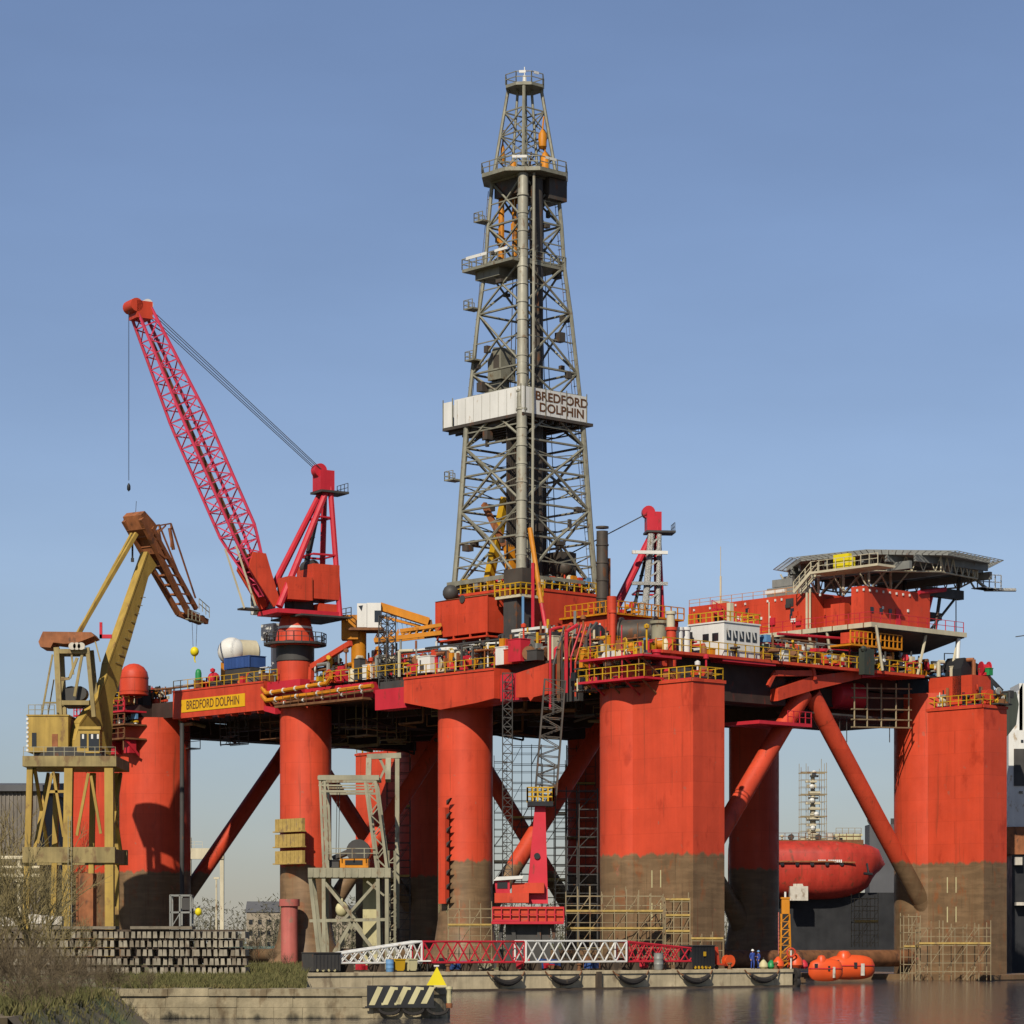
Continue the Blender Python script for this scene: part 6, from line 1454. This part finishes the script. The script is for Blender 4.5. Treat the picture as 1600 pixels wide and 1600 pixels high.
bin_(617,633,1.0,'yellow','strong yellow waste bin beside the blue drum'); bin_(638,652,1.0,'stripe','pale cream-yellow waste bin right of the strong yellow one')
t=thing('stone_table','white topped trestle bench next to the cream bin','bench',tuple(qp(662,.6))); mb=MB(); mb.box(-.6,.6,0,.7,.85,.95); mb.build('top',M['white'],t,smooth=False); mb=MB(); mb.tube((.3,.3,0),(.3,.3,.85),.06); mb.tube((-.3,.3,0),(-.3,.3,.85),.06); mb.build('leg',M['dgrey'],t)
barrel(1029,.42,1.5,'grey','tall grey steel drum under the red boom end')
rg2=random.Random(5)
for i in range(30):
    px=rg2.uniform(540,1075); p=qp(px,rg2.uniform(3.0,5.6)); mt=rg2.choice(['wood','dgrey','rust','black','crusty','crimson','tower','blue']); w=rg2.uniform(.5,1.4); h=rg2.uniform(.4,1.1)
    t=thing('pallet_load',f'low heap of {dict(wood="dark timber",dgrey="dark steel",rust="rusty steel",black="black fittings",crusty="rust-orange steel",crimson="crimson steel",tower="grey-green steel",blue="blue crates")[mt]} stored behind the boom sections','goods',(p.x,p.y,QZ),rg2.uniform(0,1.5),'stored goods behind the boom sections'); mb=MB(); mb.box(-w,w,-.5,.5,0,.14); mb.build('pallet',M['wood'],t,smooth=False); mb=MB()
    for j in range(4): x=rg2.uniform(-w*.7,w*.7); mb.box(x-.25,x+.25,-.4,.4,.143,.143+h*rg2.uniform(.4,1))
    mb.build('load',M[mt],t,smooth=False)
# orange beacon tower
p=qp(1227,2.4); t=thing('beacon_tower','orange lattice light beacon on the quay corner','beacon',tuple(p)); sc=p.y/FPX; zt=wz(1402,p.y)-QZ; zl=wz(1428,p.y)-QZ
mb=MB()
for s1 in (-1,1):
    for s2 in (-1,1): mb.tube((s1*.5,s2*.5,0),(s1*.36,s2*.36,zl),.075,6)
for k in range(7):
    z=zl*k/7; w=.5-.14*k/7
    for s in (-1,1): mb.tube((-w,s*w,z),(w,s*w,z+zl/7),.04,4); mb.tube((s*w,-w,z),(s*w,w,z+zl/7),.04,4); mb.tube((-w,s*w,z),(w,s*w,z),.04,4)
mb.build('lattice',M['orange'],t); mb=MB(); mb.box(-.36,.36,-.36,.36,zl+.003,zt-.15); mb.box(-.42,.42,-.42,.42,zt-.149,zt); mb.build('light_box',M['orng'] if False else M['orange'],t,smooth=False)
mb=MB(); mb.tube((0,0,zt),(0,0,zt+.5),.1,8); mb.build('lamp',M['white'],t)
mb=MB(); 
for k in range(14): mb.tube((-.62,-.2,.3+k*.35),(-.62,.2,.3+k*.35),.025,4)
for y in (-.2,.2): mb.tube((-.62,y,0),(-.62,y,5.2),.03,4)
mb.build('ladder',M['pink'],t)
# excavator-like red machine
p=qp(1128,1.5); t=thing('hose_cart','red hose cart with a round reel standing at the dark container','hose cart',tuple(p),.6); mb=MB(); mb.lathe([(.55,-.3),(.55,-.24),(.3,-.22),(.3,.22),(.55,.24),(.55,.3)],(.75,0,.75),(0,1,0),16); mb.build('reel',M['orng'],t); mb=MB(); mb.beam((-.8,0,2.0),(-.6,0,.5),.4,.4); mb.beam((-.7,0,.5),(.8,0,.35),.5,.16); mb.build('frame',M['red'],t,smooth=False); mb=MB(); [mb.lathe([(.2,-.06),(.2,.06)],(x,.0,.2),(0,1,0),12) for x in (-.6,.8)]; mb.build('wheel',M['rubber'],t)
# buoys and tubs on the corner
for px,r,mt,lab in ((1193,.42,'stripe','small cream and yellow tub left of the beacon'),(1205,.4,'green','small green tub by the two workers'),(1216,.55,'orng','orange buoy left of the beacon foot'),(1243,.7,'orng','orange conical buoy right of the beacon foot'),(1256,.4,'crimson','crimson round buoy at the quay end')):
    p=qp(px,1.2); t=thing('buoy',lab,'buoy',tuple(p)); mb=MB(); mb.lathe([(r*.6,0),(r,r*.5),(r*.9,r*1.2),(r*.35,r*1.9),(.02,r*2.1)],n=16); mb.build('float',M[mt],t); mb=MB(); mb.tube((0,0,r*2.0),(0,0,r*2.5),.05,6); mb.build('shackle',M['dgrey'],t)
t=thing('life_ring_post','white post with a red and white ring at the quay end','life ring',tuple(qp(1236,.8))); mb=MB(); mb.tube((0,0,0),(0,0,1.9),.07,6); mb.build('post',M['white'],t); mb=MB(); P=[(.38*math.cos(R(a)),-.12,1.5+.38*math.sin(R(a))) for a in range(0,361,24)]; mb.path(P,.09,7); mb.build('ring',M['red'],t)
p=B_+qd*.5; t=thing('tyre_fender','stack of dark tyres hung at the end of the quay','fender',(p.x,p.y,0),math.atan2(qd.y,qd.x)); mb=MB()
for z in (.4,1.1): mb.lathe([(.35,-.16),(.62,-.2),(.66,0),(.62,.2),(.35,.16)],(.1,.5,z),(1,0,0),18); mb.lathe([(.35,-.16),(.62,-.2),(.66,0),(.62,.2),(.35,.16)],(.1,1.8,z),(1,0,0),18)
mb.build('tyre',M['rubber'],t)
# lifeboats
def lifeboat(px,D,L,h,lab,rz_):
    t=thing('lifeboat',lab,'lifeboat',(wx(px,D),D,.0),rz_,'orange lifeboats by the quay end'); n=16; m=14; vs=[]; fs=[]
    for i in range(n+1):
        s=-1+2*i/n; k=max(0,(1-abs(s)**2.6))**.5; k=max(k,.03)
        for j in range(m):
            a=2*math.pi*j/m; y=math.cos(a); z=math.sin(a); zz=(h*.62+ (h*.45*(k**.8)*z if z>0 else h*.62*z*(.45+.55*k))); 
            vs.append((s*L/2,y*L*.19*k,zz*1.0+.25))
    for i in range(n):
        for j in range(m): fs.append((i*m+j,i*m+(j+1)%m,(i+1)*m+(j+1)%m,(i+1)*m+j))
    mb=MB(); mb.add(vs,fs); mb.add(vs[:m],[tuple(range(m))]); mb.add(vs[-m:],[tuple(range(m))]); mb.build('hull',M['orng'],t)
    mb=MB(); mb.lathe([(L*.15,0),(L*.14,h*.22),(L*.09,h*.36),(.02,h*.4)],(-L*.12,0,h*.95),n=16); mb.build('canopy',M['orng'],t)
    mb=MB(); mb.box(-L*.36,-L*.27,-L*.17,-L*.10,h*.75,h*.95); mb.box(.02*L,.08*L,-L*.205,-L*.18,h*.62,h*.85); mb.build('window',M['glass'],t,smooth=False)
    mb=MB(); mb.box(L*.16,L*.23,-L*.20,-L*.17,h*.3,h*.8); mb.build('hatch',M['white2'],t,smooth=False)
    mb=MB(); mb.tube((-L*.47,0,h*.62+.2),(L*.47,0,h*.62+.2),.01,4); P=[(s*L/2,-L*.195*math.sqrt(max(0,1-abs(s)**2.6)),h*.62+.22) for s in [x/10 for x in range(-10,11)]]; mb.path(P,.05,5); mb.build('rubbing_strake',M['crimson'],t)
lifeboat(1328,283,5.2,2.4,'larger orange enclosed lifeboat with a pale side hatch, behind its neighbour',.2)
lifeboat(1290,272,3.4,2.1,'smaller orange lifeboat nearest the quay end with a dark window',.15)

# ------------------------------------------------------------------ people
def person(px,back,h,lab,suit,helmet,face,pose=0):
    p=qp(px,back); t=None; s=h/1.75
    J={}; V=[]; E=[]; Rr=[]
    def v(x,y,z,r): V.append((x*s,y*s,z*s)); Rr.append(r*s); return len(V)-1
    def e(a,b): E.append((a,b))
    pel=v(0,0,.95,.135); w=v(0,.01,1.12,.13); ch=v(0,.02,1.32,.155); nk=v(0,.0,1.47,.06); hd=v(0,-.02,1.60,.085); tp=v(0,-.01,1.70,.08)
    for a,b in ((pel,w),(w,ch),(ch,nk),(nk,hd),(hd,tp)): e(a,b)
    for sg in (-1,1):
        hp=v(sg*.10,0,.90,.10); kn=v(sg*.12,-.03*(1+pose*sg),.50,.068); an=v(sg*.13,.03,.09,.05); to=v(sg*.15,-.13,.035,.045)
        e(pel,hp); e(hp,kn); e(kn,an); e(an,to)
        sh=v(sg*.19,.01,1.40,.07); el=v(sg*.26,.05,1.12,.05); bend=.25 if (pose and sg>0) else 0
        wr=v(sg*.25,-.06-bend,.90+bend,.034); pa=v(sg*.25,-.09-bend*1.2,.82+bend*1.05,.038)
        e(ch,sh); e(sh,el); e(el,wr); e(wr,pa)
        for k in range(4):
            f1=v(sg*(.25-.03+.02*k),-.10-bend*1.3,.765+bend*1.1-.004*abs(k-1.5),.0105); f2=v(sg*(.25-.03+.02*k),-.085-bend*1.3,.725+bend*1.1,.009); e(pa,f1); e(f1,f2)
        th=v(sg*.215,-.125-bend*1.2,.80+bend*1.05,.011); th2=v(sg*.212,-.14-bend*1.25,.765+bend*1.05,.009); e(pa,th); e(th,th2)
    me=bpy.data.meshes.new('person'); me.from_pydata(V,E,[]); o=bpy.data.objects.new('person',me); COL.objects.link(o)
    md=o.modifiers.new('s','SKIN'); 
    for i,r in enumerate(Rr): me.skin_vertices[0].data[i].radius=(r,r)
    me.skin_vertices[0].data[0].use_root=True
    o.modifiers.new('u','SUBSURF').levels=1
    dg=bpy.context.evaluated_depsgraph_get(); m2=bpy.data.meshes.new_from_object(o.evaluated_get(dg)); o.modifiers.clear(); o.data=m2
    m2.materials.clear(); m2.materials.append(M[suit]); m2.materials.append(M['skin']); m2.materials.append(M['black'])
    for pl in m2.polygons:
        c=pl.center/s; pl.use_smooth=True
        if c.z>1.49 or (abs(c.x)>.19 and c.z<.88+(.25 if (pose and c.x>0) else 0) and c.z>.68): pl.material_index=1
        if c.z<.10: pl.material_index=2
    o.location=p; o.rotation_euler=(0,0,face); tag(o,lab,'person')
    mb=MB(); mb.lathe([(.135*s,1.63*s),(.125*s,1.70*s),(.085*s,1.77*s),(.01,1.79*s)],n=14); mb.lathe([(.16*s,1.625*s),(.135*s,1.64*s)],n=14); mb.build('helmet',M[helmet],o)
    mb=MB()
    for sx in (-.032,.032): mb.ball((sx*s,-.105*s,1.615*s),.012*s,6)
    mb.build('eye',M['black'],o)
    mb=MB(); mb.tube((0,-.10*s,1.605*s),(0,-.125*s,1.575*s),.012*s,6); mb.build('nose',M['skin'],o)
    mb=MB(); mb.box(-.028*s,.028*s,-.108*s,-.098*s,1.54*s,1.55*s); mb.build('mouth',M['redwork'],o)
person(1176,1.5,1.78,'worker in blue overalls and white helmet, left of the pair','bluework','white',.5,1)
person(1185,2.0,1.68,'worker in darker blue overalls and grey helmet, right of the pair','bluework','sblue',-1.2)
person(1233,3.2,1.75,'worker in orange-red jacket by the beacon tower','redwork','white',-.4,1)
person(1098,3.4,1.7,'worker in orange-red jacket half hidden behind the black container','redwork','hvyel',.9)

# ------------------------------------------------------------------ ships behind
D=420.0; t=thing('red_ship','red ship with rounded bow seen between the rig columns','ship',(wx(1330,D),D,0))
sc=D/FPX; mb=MB(); n=22; m=20; vs=[]; fs=[]
zc=wz(1366,D)+.6; rh=(wz(1318,D)-wz(1412,D))/2
xr=wx(1382,D)-wx(1330,D); xl=wx(1150,D)-wx(1330,D)
for i in range(n+1):
    s=i/n; x=xr-(xr-xl)*s; k=min(1,(1-(1-min(1,s/.42))**2.2))**.5; k=max(k,.04)
    for j in range(m):
        a=2*math.pi*j/m; sa=math.sin(a); ca=math.cos(a)
        su=abs(sa)**.55 if sa>0 else -abs(sa)**.9; cu=math.copysign(abs(ca)**.6,ca)
        rake=(.9*su*(1-s/.5) if s<.5 else 0)
        vs.append((x+rake-.8,cu*rh*1.2*k*(1+.12*su*(1-k)),zc+su*rh*(k**.75 if sa<0 else k**.45)-.15*(1-k)))
for i in range(n):
    for j in range(m): fs.append((i*m+j,i*m+(j+1)%m,(i+1)*m+(j+1)%m,(i+1)*m+j))
mb.add(vs,fs); mb.add(vs[:m],[tuple(range(m))]); mb.build('hull',M['shipred'],t)
for q_ in range(5):
    m2=MB(); m2.lathe([(.3,0),(.3,.08)],(xr-7-2.2*q_,-rh*1.25*(.93 if q_<1 else .995)-.04,zc+rh*.18),(0,-1,0),12); m2.build('porthole',M['glass'],t)
m2=MB(); m2.tube((xr-3.2,-rh*1.02,zc+.9),(xr-3.0,-rh*1.08,zc-.6),.16,6); m2.tube((xr-3.7,-rh*1.1,zc-.6),(xr-2.4,-rh*1.02,zc-.7),.2,6); m2.build('anchor',M['black'],t)
m2=MB(); m2.path([(xl,-rh*1.27,zc+rh*.25),(xr-9,-rh*1.27,zc+rh*.25),(xr-5,-rh*1.12,zc+rh*.22)],.14,6); m2.build('rubbing_strake',M['crusty'],t)
mb=MB(); mb.box(xl,xr-3.5,-3,4,zc+rh*.8,zc+rh-.05); mb.rail([(xl+6,-3,zc+rh-.05),(xr-4,-3,zc+rh-.05)],1,.05,1); mb.build('foredeck',M['rust'],t,smooth=False)
rr4=random.Random(31)
for q_ in range(9):
    m2=MB(); x_=xl+4+q_*1.35; h_=rr4.uniform(.3,1.1)
    if q_%3==0: m2.lathe([(.45,-.4),(.3,-.3),(.3,.3),(.45,.4)],(x_,-1.5,zc+rh+.4),(0,1,0),12); m2.build('windlass',M['dgrey'],t)
    elif q_%3==1: m2.box(x_,x_+.8,-2.2,-1.2,zc+rh-.06,zc+rh+h_); m2.build('deck_locker',M[rr4.choice(['cream','crusty','white2'])],t,smooth=False)
    else: m2.lathe([(.12,0),(.12,h_),(.28,h_+.05),(.28,h_+.3),(.02,h_+.4)],(x_,-1.8,zc+rh-.06),n=10); m2.build('vent',M[rr4.choice(['cream','red'])],t)
mb=MB()
rr3=random.Random(9)
for k in range(12): 
    if k==4: continue
    x=wx(1272,D)-wx(1330,D)+k*.30; mb.box(x,x+.2,-rh*1.25-.02,-rh*1.25+.25,wz(1347,D)-.25+.1*rr3.random(),wz(1347,D)+.2)
mb.build('name_lettering',M['white'],t,smooth=False)
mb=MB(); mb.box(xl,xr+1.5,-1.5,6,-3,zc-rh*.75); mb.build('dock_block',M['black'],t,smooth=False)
mb=MB(); mb.box(wx(1228,D)-wx(1330,D),wx(1256,D)-wx(1330,D),-6,-4.4,wz(1408,D),wz(1386,D)); mb.prism([(wx(1234,D)-wx(1330,D),-5,wz(1386,D)),(wx(1250,D)-wx(1330,D),-5,wz(1386,D)),(wx(1236,D)-wx(1330,D),-5,wz(1342,D))],(0,.5,0)); mb.build('white_launch',M['white2'],t,smooth=False)
D=445.0; t=thing('radar_mast','cream ship mast crowded with fittings and wrapped in open scaffolding','mast',(wx(1270,D),D,0))
z0,z1=wz(1335,D),wz(1196,D); mb=MB(); mb.tube((0,0,z0-6),(0,0,z1-1),.75,10,.3); 
for k in range(14):
    z=z0+1+(z1-z0-2)*k/14; mb.box(-rr3.uniform(.4,1.3),rr3.uniform(.4,1.2),-.8,.2,z,z+rr3.uniform(.3,.7))
mb.build('mast',M['cream'],t,smooth=False)
mb=MB()
for k in range(6): z=z0+2+(z1-z0)*k/6.5; mb.ball((rr3.uniform(-.8,.6),-.9,z),.45,8)
mb.build('radar_scanner',M['white'],t)
mb=MB()
for x in (-2,-.9,1.2,2): 
    for y in (-1.5,1.5): mb.tube((x,y,z0-4),(x,y,z1+rr3.uniform(-.5,1)),.055,4)
for k in range(13):
    z=z0-1+(z1-z0+1)*k/13
    for y in (-1.5,1.5): mb.tube((-2.1,y,z),(2.1,y,z),.05 if k%3 else .13,4)
mb.build('scaffolding',M['tube'],t)
D=470; t=thing('deck_house','low tan deck house behind the red ship','deck house',(wx(1325,D),D,0)); mb=MB(); mb.box(-2,2.2,0,4,10,wz(1306,D)); mb.box(-2.2,2.4,-.2,4.2,wz(1306,D),wz(1306,D)+.3); mb.build('wall',M['stripe'],t,smooth=False); mb=MB(); mb.rail([(-2,0,wz(1306,D)+.3),(2.2,0,wz(1306,D)+.3)],1,.05,1); mb.build('railing',M['tube'],t); mb=MB(); mb.box(-1.5,-.9,-.05,-.004,wz(1316,D),wz(1309,D)); mb.build('window',M['glass'],t,smooth=False)
mb=MB(); mb.box(-14,8,.5,6,-1,9.99); mb.build('hull',M['dgrey'],t,smooth=False)
D=450; t=thing('grey_building','dark grey shed with a round tan tank on its roof, behind the right brace','shed',(wx(1388,D),D,0)); mb=MB(); mb.box(-3,3,0,6,1,wz(1288,D)); mb.build('wall',M['hallroof'],t,smooth=False); mb=MB(); mb.ball((-2.3,1,wz(1280,D)),1.0,14); mb.tube((-2.3,1,wz(1292,D)),(-2.3,1,wz(1280,D)),.4); mb.build('tank',M['cream'],t); mb=MB(); mb.tube((1,2,wz(1288,D)),(1,2,wz(1278,D)),.4); mb.tube((2.4,2,wz(1288,D)),(2.4,2,wz(1274,D)),.3); mb.build('vent',M['dgrey'],t)
# ship at the right edge
D=375.0; t=thing('white_ship','ship with white superstructure and dark hull cut by the right edge','ship',(wx(1600,D),D,0))
def S(px,py,y=0): return Vector(((px-1600)*D/FPX,y,wz(py,D)))
a=S(1576,1290); mb=MB(); mb.box(a.x,9,0,9,S(0,1292).z,S(0,1141).z); mb.box(a.x+1.6,9,1,8,S(0,1141).z,S(0,1090).z+2); mb.prism([S(1582,1141,1),S(1600,1141,1),S(1600,1066,1),S(1593,1080,1)],(0,2,0)); mb.build('superstructure',M['white'],t,smooth=False)
mb=MB(); mb.box(S(1584,0).x,6,-.12,-.004,S(0,1228).z,S(0,1170).z); mb.build('boat_recess',M['dgrey'],t,smooth=False)
mb=MB(); mb.box(S(1595,0).x,S(1599,0).x,-.1,-.004,S(0,1160).z,S(0,1156).z); mb.build('porthole',M['glass'],t,smooth=False)
mb=MB(); mb.box(S(1592,0).x,S(1598,0).x,-.1,-.004,S(0,1240).z,S(0,1236).z); mb.build('porthole',M['glass'],t,smooth=False)
mb=MB(); mb.box(a.x-.3,9,-.6,10,S(0,1335).z,S(0,1292).z-.003); mb.build('upper_hull',M['crusty'],t,smooth=False)
mb=MB(); mb.box(a.x+.4,9,-.3,10,-3,S(0,1335).z-.003); mb.build('hull',M['black'],t,smooth=False)
mb=MB(); mb.tube(S(1604,1290,1.5),S(1606,960,1.5),.14,6); mb.beam(S(1590,993,1.5),S(1612,990,1.5),.12,.12); mb.build('mast',M['dgrey'],t)
mb=MB(); mb.box(S(1583,0).x,S(1594,0).x,-1.6,-.62,S(0,1352).z,S(0,1340).z); mb.build('cargo_winch',M['white2'],t,smooth=False)
mb=MB(); mb.box(S(1584,0).x,6,-2,-.62,S(0,1415).z,S(0,1410).z); mb.build('cargo_gear',M['white2'],t,smooth=False)
mb=MB(); mb.beam(S(1583,1500,-14),S(1612,1545,-18),1.6,.14); mb.rail([S(1583,1500,-14),S(1612,1545,-18)],1,.05,1); mb.build('gangway',M['white2'],t,smooth=False)
D=360.0; t=thing('moored_boat','dark green-grey boat hull showing above the right corner column','boat',(wx(1560,D),D,0)); 
def S2(px,py,y=0): return Vector(((px-1560)*D/FPX,y,wz(py,D)))
mb=MB(); mb.prism([S2(1500,1140),S2(1500,1088),S2(1540,1080),S2(1588,1081),S2(1592,1100),S2(1588,1132),S2(1574,1150)],(0,5,0)); mb.build('hull',M['shipgrn'],t,smooth=False)
mb=MB(); mb.beam(S2(1538,1045,2),S2(1570,1078,2),.5,.5); mb.beam(S2(1550,1055,2),S2(1556,1082,2),.4,.4); mb.build('davit',M['black'],t,smooth=False)
mb=MB(); 
for px in (1520,1560): mb.beam(S2(px,1130,2.5),S2(px,1480,2.5),1.2,1.2)
mb.build('pontoon_leg',M['black'],t,smooth=False)
# red sea-chest pipe on the brown pontoon + white drips: none

# ------------------------------------------------------------------ sleepers stacked on the bank
rs=random.Random(3)
SD=217.0; sp=SD/FPX
proto=None; LAY=['bottom','second lowest','middle','second highest','top']
def sleeper_mesh():
    mb=MB(); mb.prism([(-.16,0,0),(.16,0,0),(.13,0,.5),(-.13,0,.5)],(0,2.5,0)); return mb
base=sleeper_mesh().build('sleeper',M['sleeper'],None,smooth=False); base_dk=sleeper_mesh().build('sleeper',M['sleeper_dk'],None,smooth=False)
first=[True,True]
lh=.69
for r in range(5):
    n=0; x=wx(-2,SD)
    while x < wx(383,SD):
        gap=(rs.random()<.035)
        if not gap:
            dk=1 if (rs.random()<(.75 if x<wx(150,SD) else .22)) else 0
            src=(base,base_dk)[dk]
            if first[dk]: o=src; first[dk]=False
            else: o=src.copy(); COL.objects.link(o)
            o.location=(x+rs.uniform(-.05,.05),SD+rs.uniform(-.25,.2),QZ+r*lh+.02); o.rotation_euler=(0,rs.uniform(-.06,.06),rs.uniform(-.05,.05))
            tag(o,f'{"dark stained" if dk else "pale"} concrete sleeper, its end showing in the {LAY[r]} layer of the long stack','sleeper','concrete sleepers stacked on the bank')
        x+=.42*rs.uniform(.93,1.1) if rs.random()>.06 else .75
for r in range(5):
    for j,yy in enumerate((.35,1.9)):
        xx=wx(-4,SD)
        for k in range(6):
            L=3.1; mb=MB(); mb.box(xx,xx+L,SD+yy,SD+yy+.16,QZ+r*lh+.535,QZ+r*lh+.675)
            tag(mb.build('timber_batten',M['wood'],None,smooth=False),f'dark timber batten between sleepers above the {LAY[r]} layer','batten','timber battens in the sleeper stack'); xx+=L+.05
for k,(pa,pb) in enumerate(((203,300),(70,120),(120,180))):
    mb=MB(); mb.box(wx(pa,SD),wx(pb,SD),SD+.1,SD+2.4,QZ+5*lh+.02,QZ+5*lh+.24); tag(mb.build('timber_mat',M['sleeper_dk'],None,smooth=False),['wide timber mat on top of the sleeper stack below the white frame','short timber mat on the stack under the crane leg','timber mat on the stack left of the red column'][k],'mat')
# pallets of pale blocks at far left
for k,(px,py,w) in enumerate(((12,1440,1.9),(60,1436,1.6),(84,1438,1.3))):
    D=226; t=thing('bagged_load',['largest white sheeted load at the far left behind the bare bushes','middle white sheeted load behind the bare bushes','smallest white sheeted load behind the bare bushes'][k],'goods',(wx(px,D),D,0)); z=wz(py+7,D); mb=MB()
    for j in range(4): x=-w/2+w*(j+.5)/4; mb.box(x-w*.115,x+w*.115,0,1.1,z,z+.65+.1*rs.random())
    mb.build('bag',M['white2'],t,smooth=False); mb=MB(); mb.box(-w/2,w/2,.1,1.0,QZ-.1,z-.003); mb.build('pallet',M['sleeper_dk'],t,smooth=False)
# white steel frame on the stack
D=222; t=thing('guard_cage','white steel window-like frame standing behind the sleeper stack','frame',(wx(282,D),D,0)); sc=D/FPX; w=16*sc; zb,zt=wz(1452,D),wz(1399,D); mb=MB()
for y in (0,1.4):
    for x in (-w,-.05,w): mb.beam((x,y,QZ-.06),(x,y,zt),.13,.13)
    for z in (zb,(zb+zt)/2,zt): mb.beam((-w,y,z),(w,y,z),.13,.13)
for x in (-w,w): mb.beam((x,0,zt),(x,1.4,zt),.12,.12)
mb.beam((-w,0,zb),(0,0,(zb+zt)/2),.07,.07); mb.build('frame',M['grey'],t,smooth=False)
mb=MB(); mb.box(.1,w-.1,.05,.12,(zb+zt)/2+.2,zt-.2); mb.build('panel',M['dgrey'],t,smooth=False)
p=wp(310,1424,240); t=thing('yellow_buoy','small yellow ball buoy on a post at the foot of the dark brace','buoy',(p.x,p.y,QZ-.05)); mb=MB(); mb.ball((0,0,p.z-QZ),.3,12,sz=1.2); mb.build('ball',M['hvyel'],t); mb=MB(); mb.tube((0,0,0),(0,0,p.z-QZ-.25),.05,6); mb.build('post',M['grey'],t)

# ------------------------------------------------------------------ bare shrubs, grass
def shrub(x,y,z,h,seed,lab,mt,spread=1.0,nstem=6):
    r=random.Random(seed); t=thing('bare_shrub',lab,'shrub',(x,y,z),0,'leafless shrubs on the near bank'); trunk=MB(); crown=MB()
    def grow(p,d,L,rad,dep):
        n=3; q=p
        for i in range(n):
            d=(d+Vector((r.gauss(0,.13),r.gauss(0,.13),r.gauss(.02,.09)))).normalized(); e=q+d*L/n
            (trunk if dep<=1 else crown).tube(q,e,rad*(1-.25*i/n),5 if dep<=1 else 3,rad*(1-.25*(i+1)/n),cap=False); q=e
            if dep<4 and i>0:
                for k in range(r.choice([1,2,2])):
                    a=r.uniform(0,6.28); s=r.uniform(.45,1.0); dd=(d+Vector((math.cos(a)*s,math.sin(a)*s,r.uniform(-.15,.35)))).normalized(); grow(q,dd,L*r.uniform(.5,.75),rad*.55,dep+1)
        if dep<4: grow(q,d,L*.7,rad*.7,dep+1)
    for k in range(nstem):
        a=r.uniform(0,6.28); s=r.uniform(.1,.6)*spread; grow(Vector((r.uniform(-.4,.4)*spread,r.uniform(-.4,.4),-.1)),Vector((math.cos(a)*s,math.sin(a)*s*.6,1)).normalized(),h*.38*r.uniform(.7,1.1),.045*h/5,0)
    trunk.build('stem',M[mt],t); crown.build('twigs',M[mt],t)
for i,(px,D,h,lab,mt,spd,ns) in enumerate(((18,149,7.6,'tall bare shrub at the far left edge, in front of the pipe bridge','bark2',.8,4),(62,150,9.0,'tallest bare shrub with olive twigs before the ochre crane','bark2',.8,4),(112,147,4.6,'spreading bare shrub left of the sleeper stack','bark2',1.1,3),(20,118,3.0,'dense brown bush in the lower left corner','bark',1.5,7),(85,122,2.4,'dense brown bush low on the bank, second from the corner','bark',1.6,7),(128,128,1.8,'low tangled bush on the bank below the stack','bark',1.6,6),(180,139,2.0,'low thin bush at the start of the pier wall','bark',1.5,8),(2,138,4.0,'bare bush half outside the left edge','bark',1.1,5),(226,149,1.3,'small scrubby bush rooted at the pier wall','bark',1.5,7),(45,134,3.2,'mid-height brown bush between the tall ones','bark',1.3,6),(100,136,2.6,'brown bush in front of the stained sleepers','bark',1.4,6),(150,146,2.0,'thin brown bush hiding the left part of the sleeper stack','bark',1.2,5),(40,106,1.9,'tangle of dry twigs at the bottom edge of the bank','bark',1.8,7),(82,114,1.5,'second tangle of dry twigs at the bottom edge, farther right','bark',1.8,6))):
    shrub(wx(px,D),D,QZ-.1,h,40+i,lab,mt,spd,ns)
for i,(px,D,h,lab) in enumerate(((22,345,21,'leafless tree by the warehouse hall, left one'),(44,350,17,'leafless tree by the warehouse hall, right one'),(400,330,3.2,'small bare bush behind the end of the sleeper stack'),(425,300,2.2,'little scrub bush right of the sleeper stack'),(450,280,1.6,'little scrub bush left of the pink pipe'))):
    shrub(wx(px,D),D,QZ-.1,h,90+i,lab,'bark2' if i<2 else 'bark',.9,4)
mb=MB(); rgs=random.Random(8)
def blades(n,fx,hmin,hmax):
    for i in range(n):
        x,y,z=fx(); h=rgs.uniform(hmin,hmax); a=rgs.uniform(0,6.28); w=.05; lx,ly=rgs.gauss(0,.35)*h,rgs.gauss(0,.35)*h
        mb.add([(x-w*math.cos(a),y-w*math.sin(a),z),(x+w*math.cos(a),y+w*math.sin(a),z),(x+lx,y+ly,z+h)],[(0,1,2)])
blades(9000,lambda:(lambda D:(wx(rgs.uniform(150,478),D),D,QZ-.06))(rgs.uniform(158,216)),.12,.4)
blades(2500,lambda:(lambda D:(wx(rgs.uniform(190,478),D),D,QZ-.06))(rgs.uniform(154,160)),.12,.35)
blades(2500,lambda:(lambda D:(wx(rgs.uniform(385,480),D),D,QZ-.06))(rgs.uniform(216,300)),.2,.7)
def on_bank():
    D=rgs.uniform(98,150); xe=-17.2-(D-96)*.0524 if D<138 else -19.4-(D-138)*.39; u=rgs.random(); k=rgs.uniform(-4,1.0)
    return (xe+(k if k<0 else k*1.9),D,QZ-.06 if k<0 else (QZ-.05)*(1-k)**1.3-.33*k)
blades(7000,on_bank,.15,.5)
gmt=paint('grass_blades',(.125,.118,.04),.9,var=.4,scale=.7,streak=0,spot=(.19,.15,.06),spot_amt=.35,spot_scale=.6)
tag(mb.build('grass',gmt,smooth=False),'short green and straw-coloured grass on the bank below the sleeper stack','grass',kind='stuff')
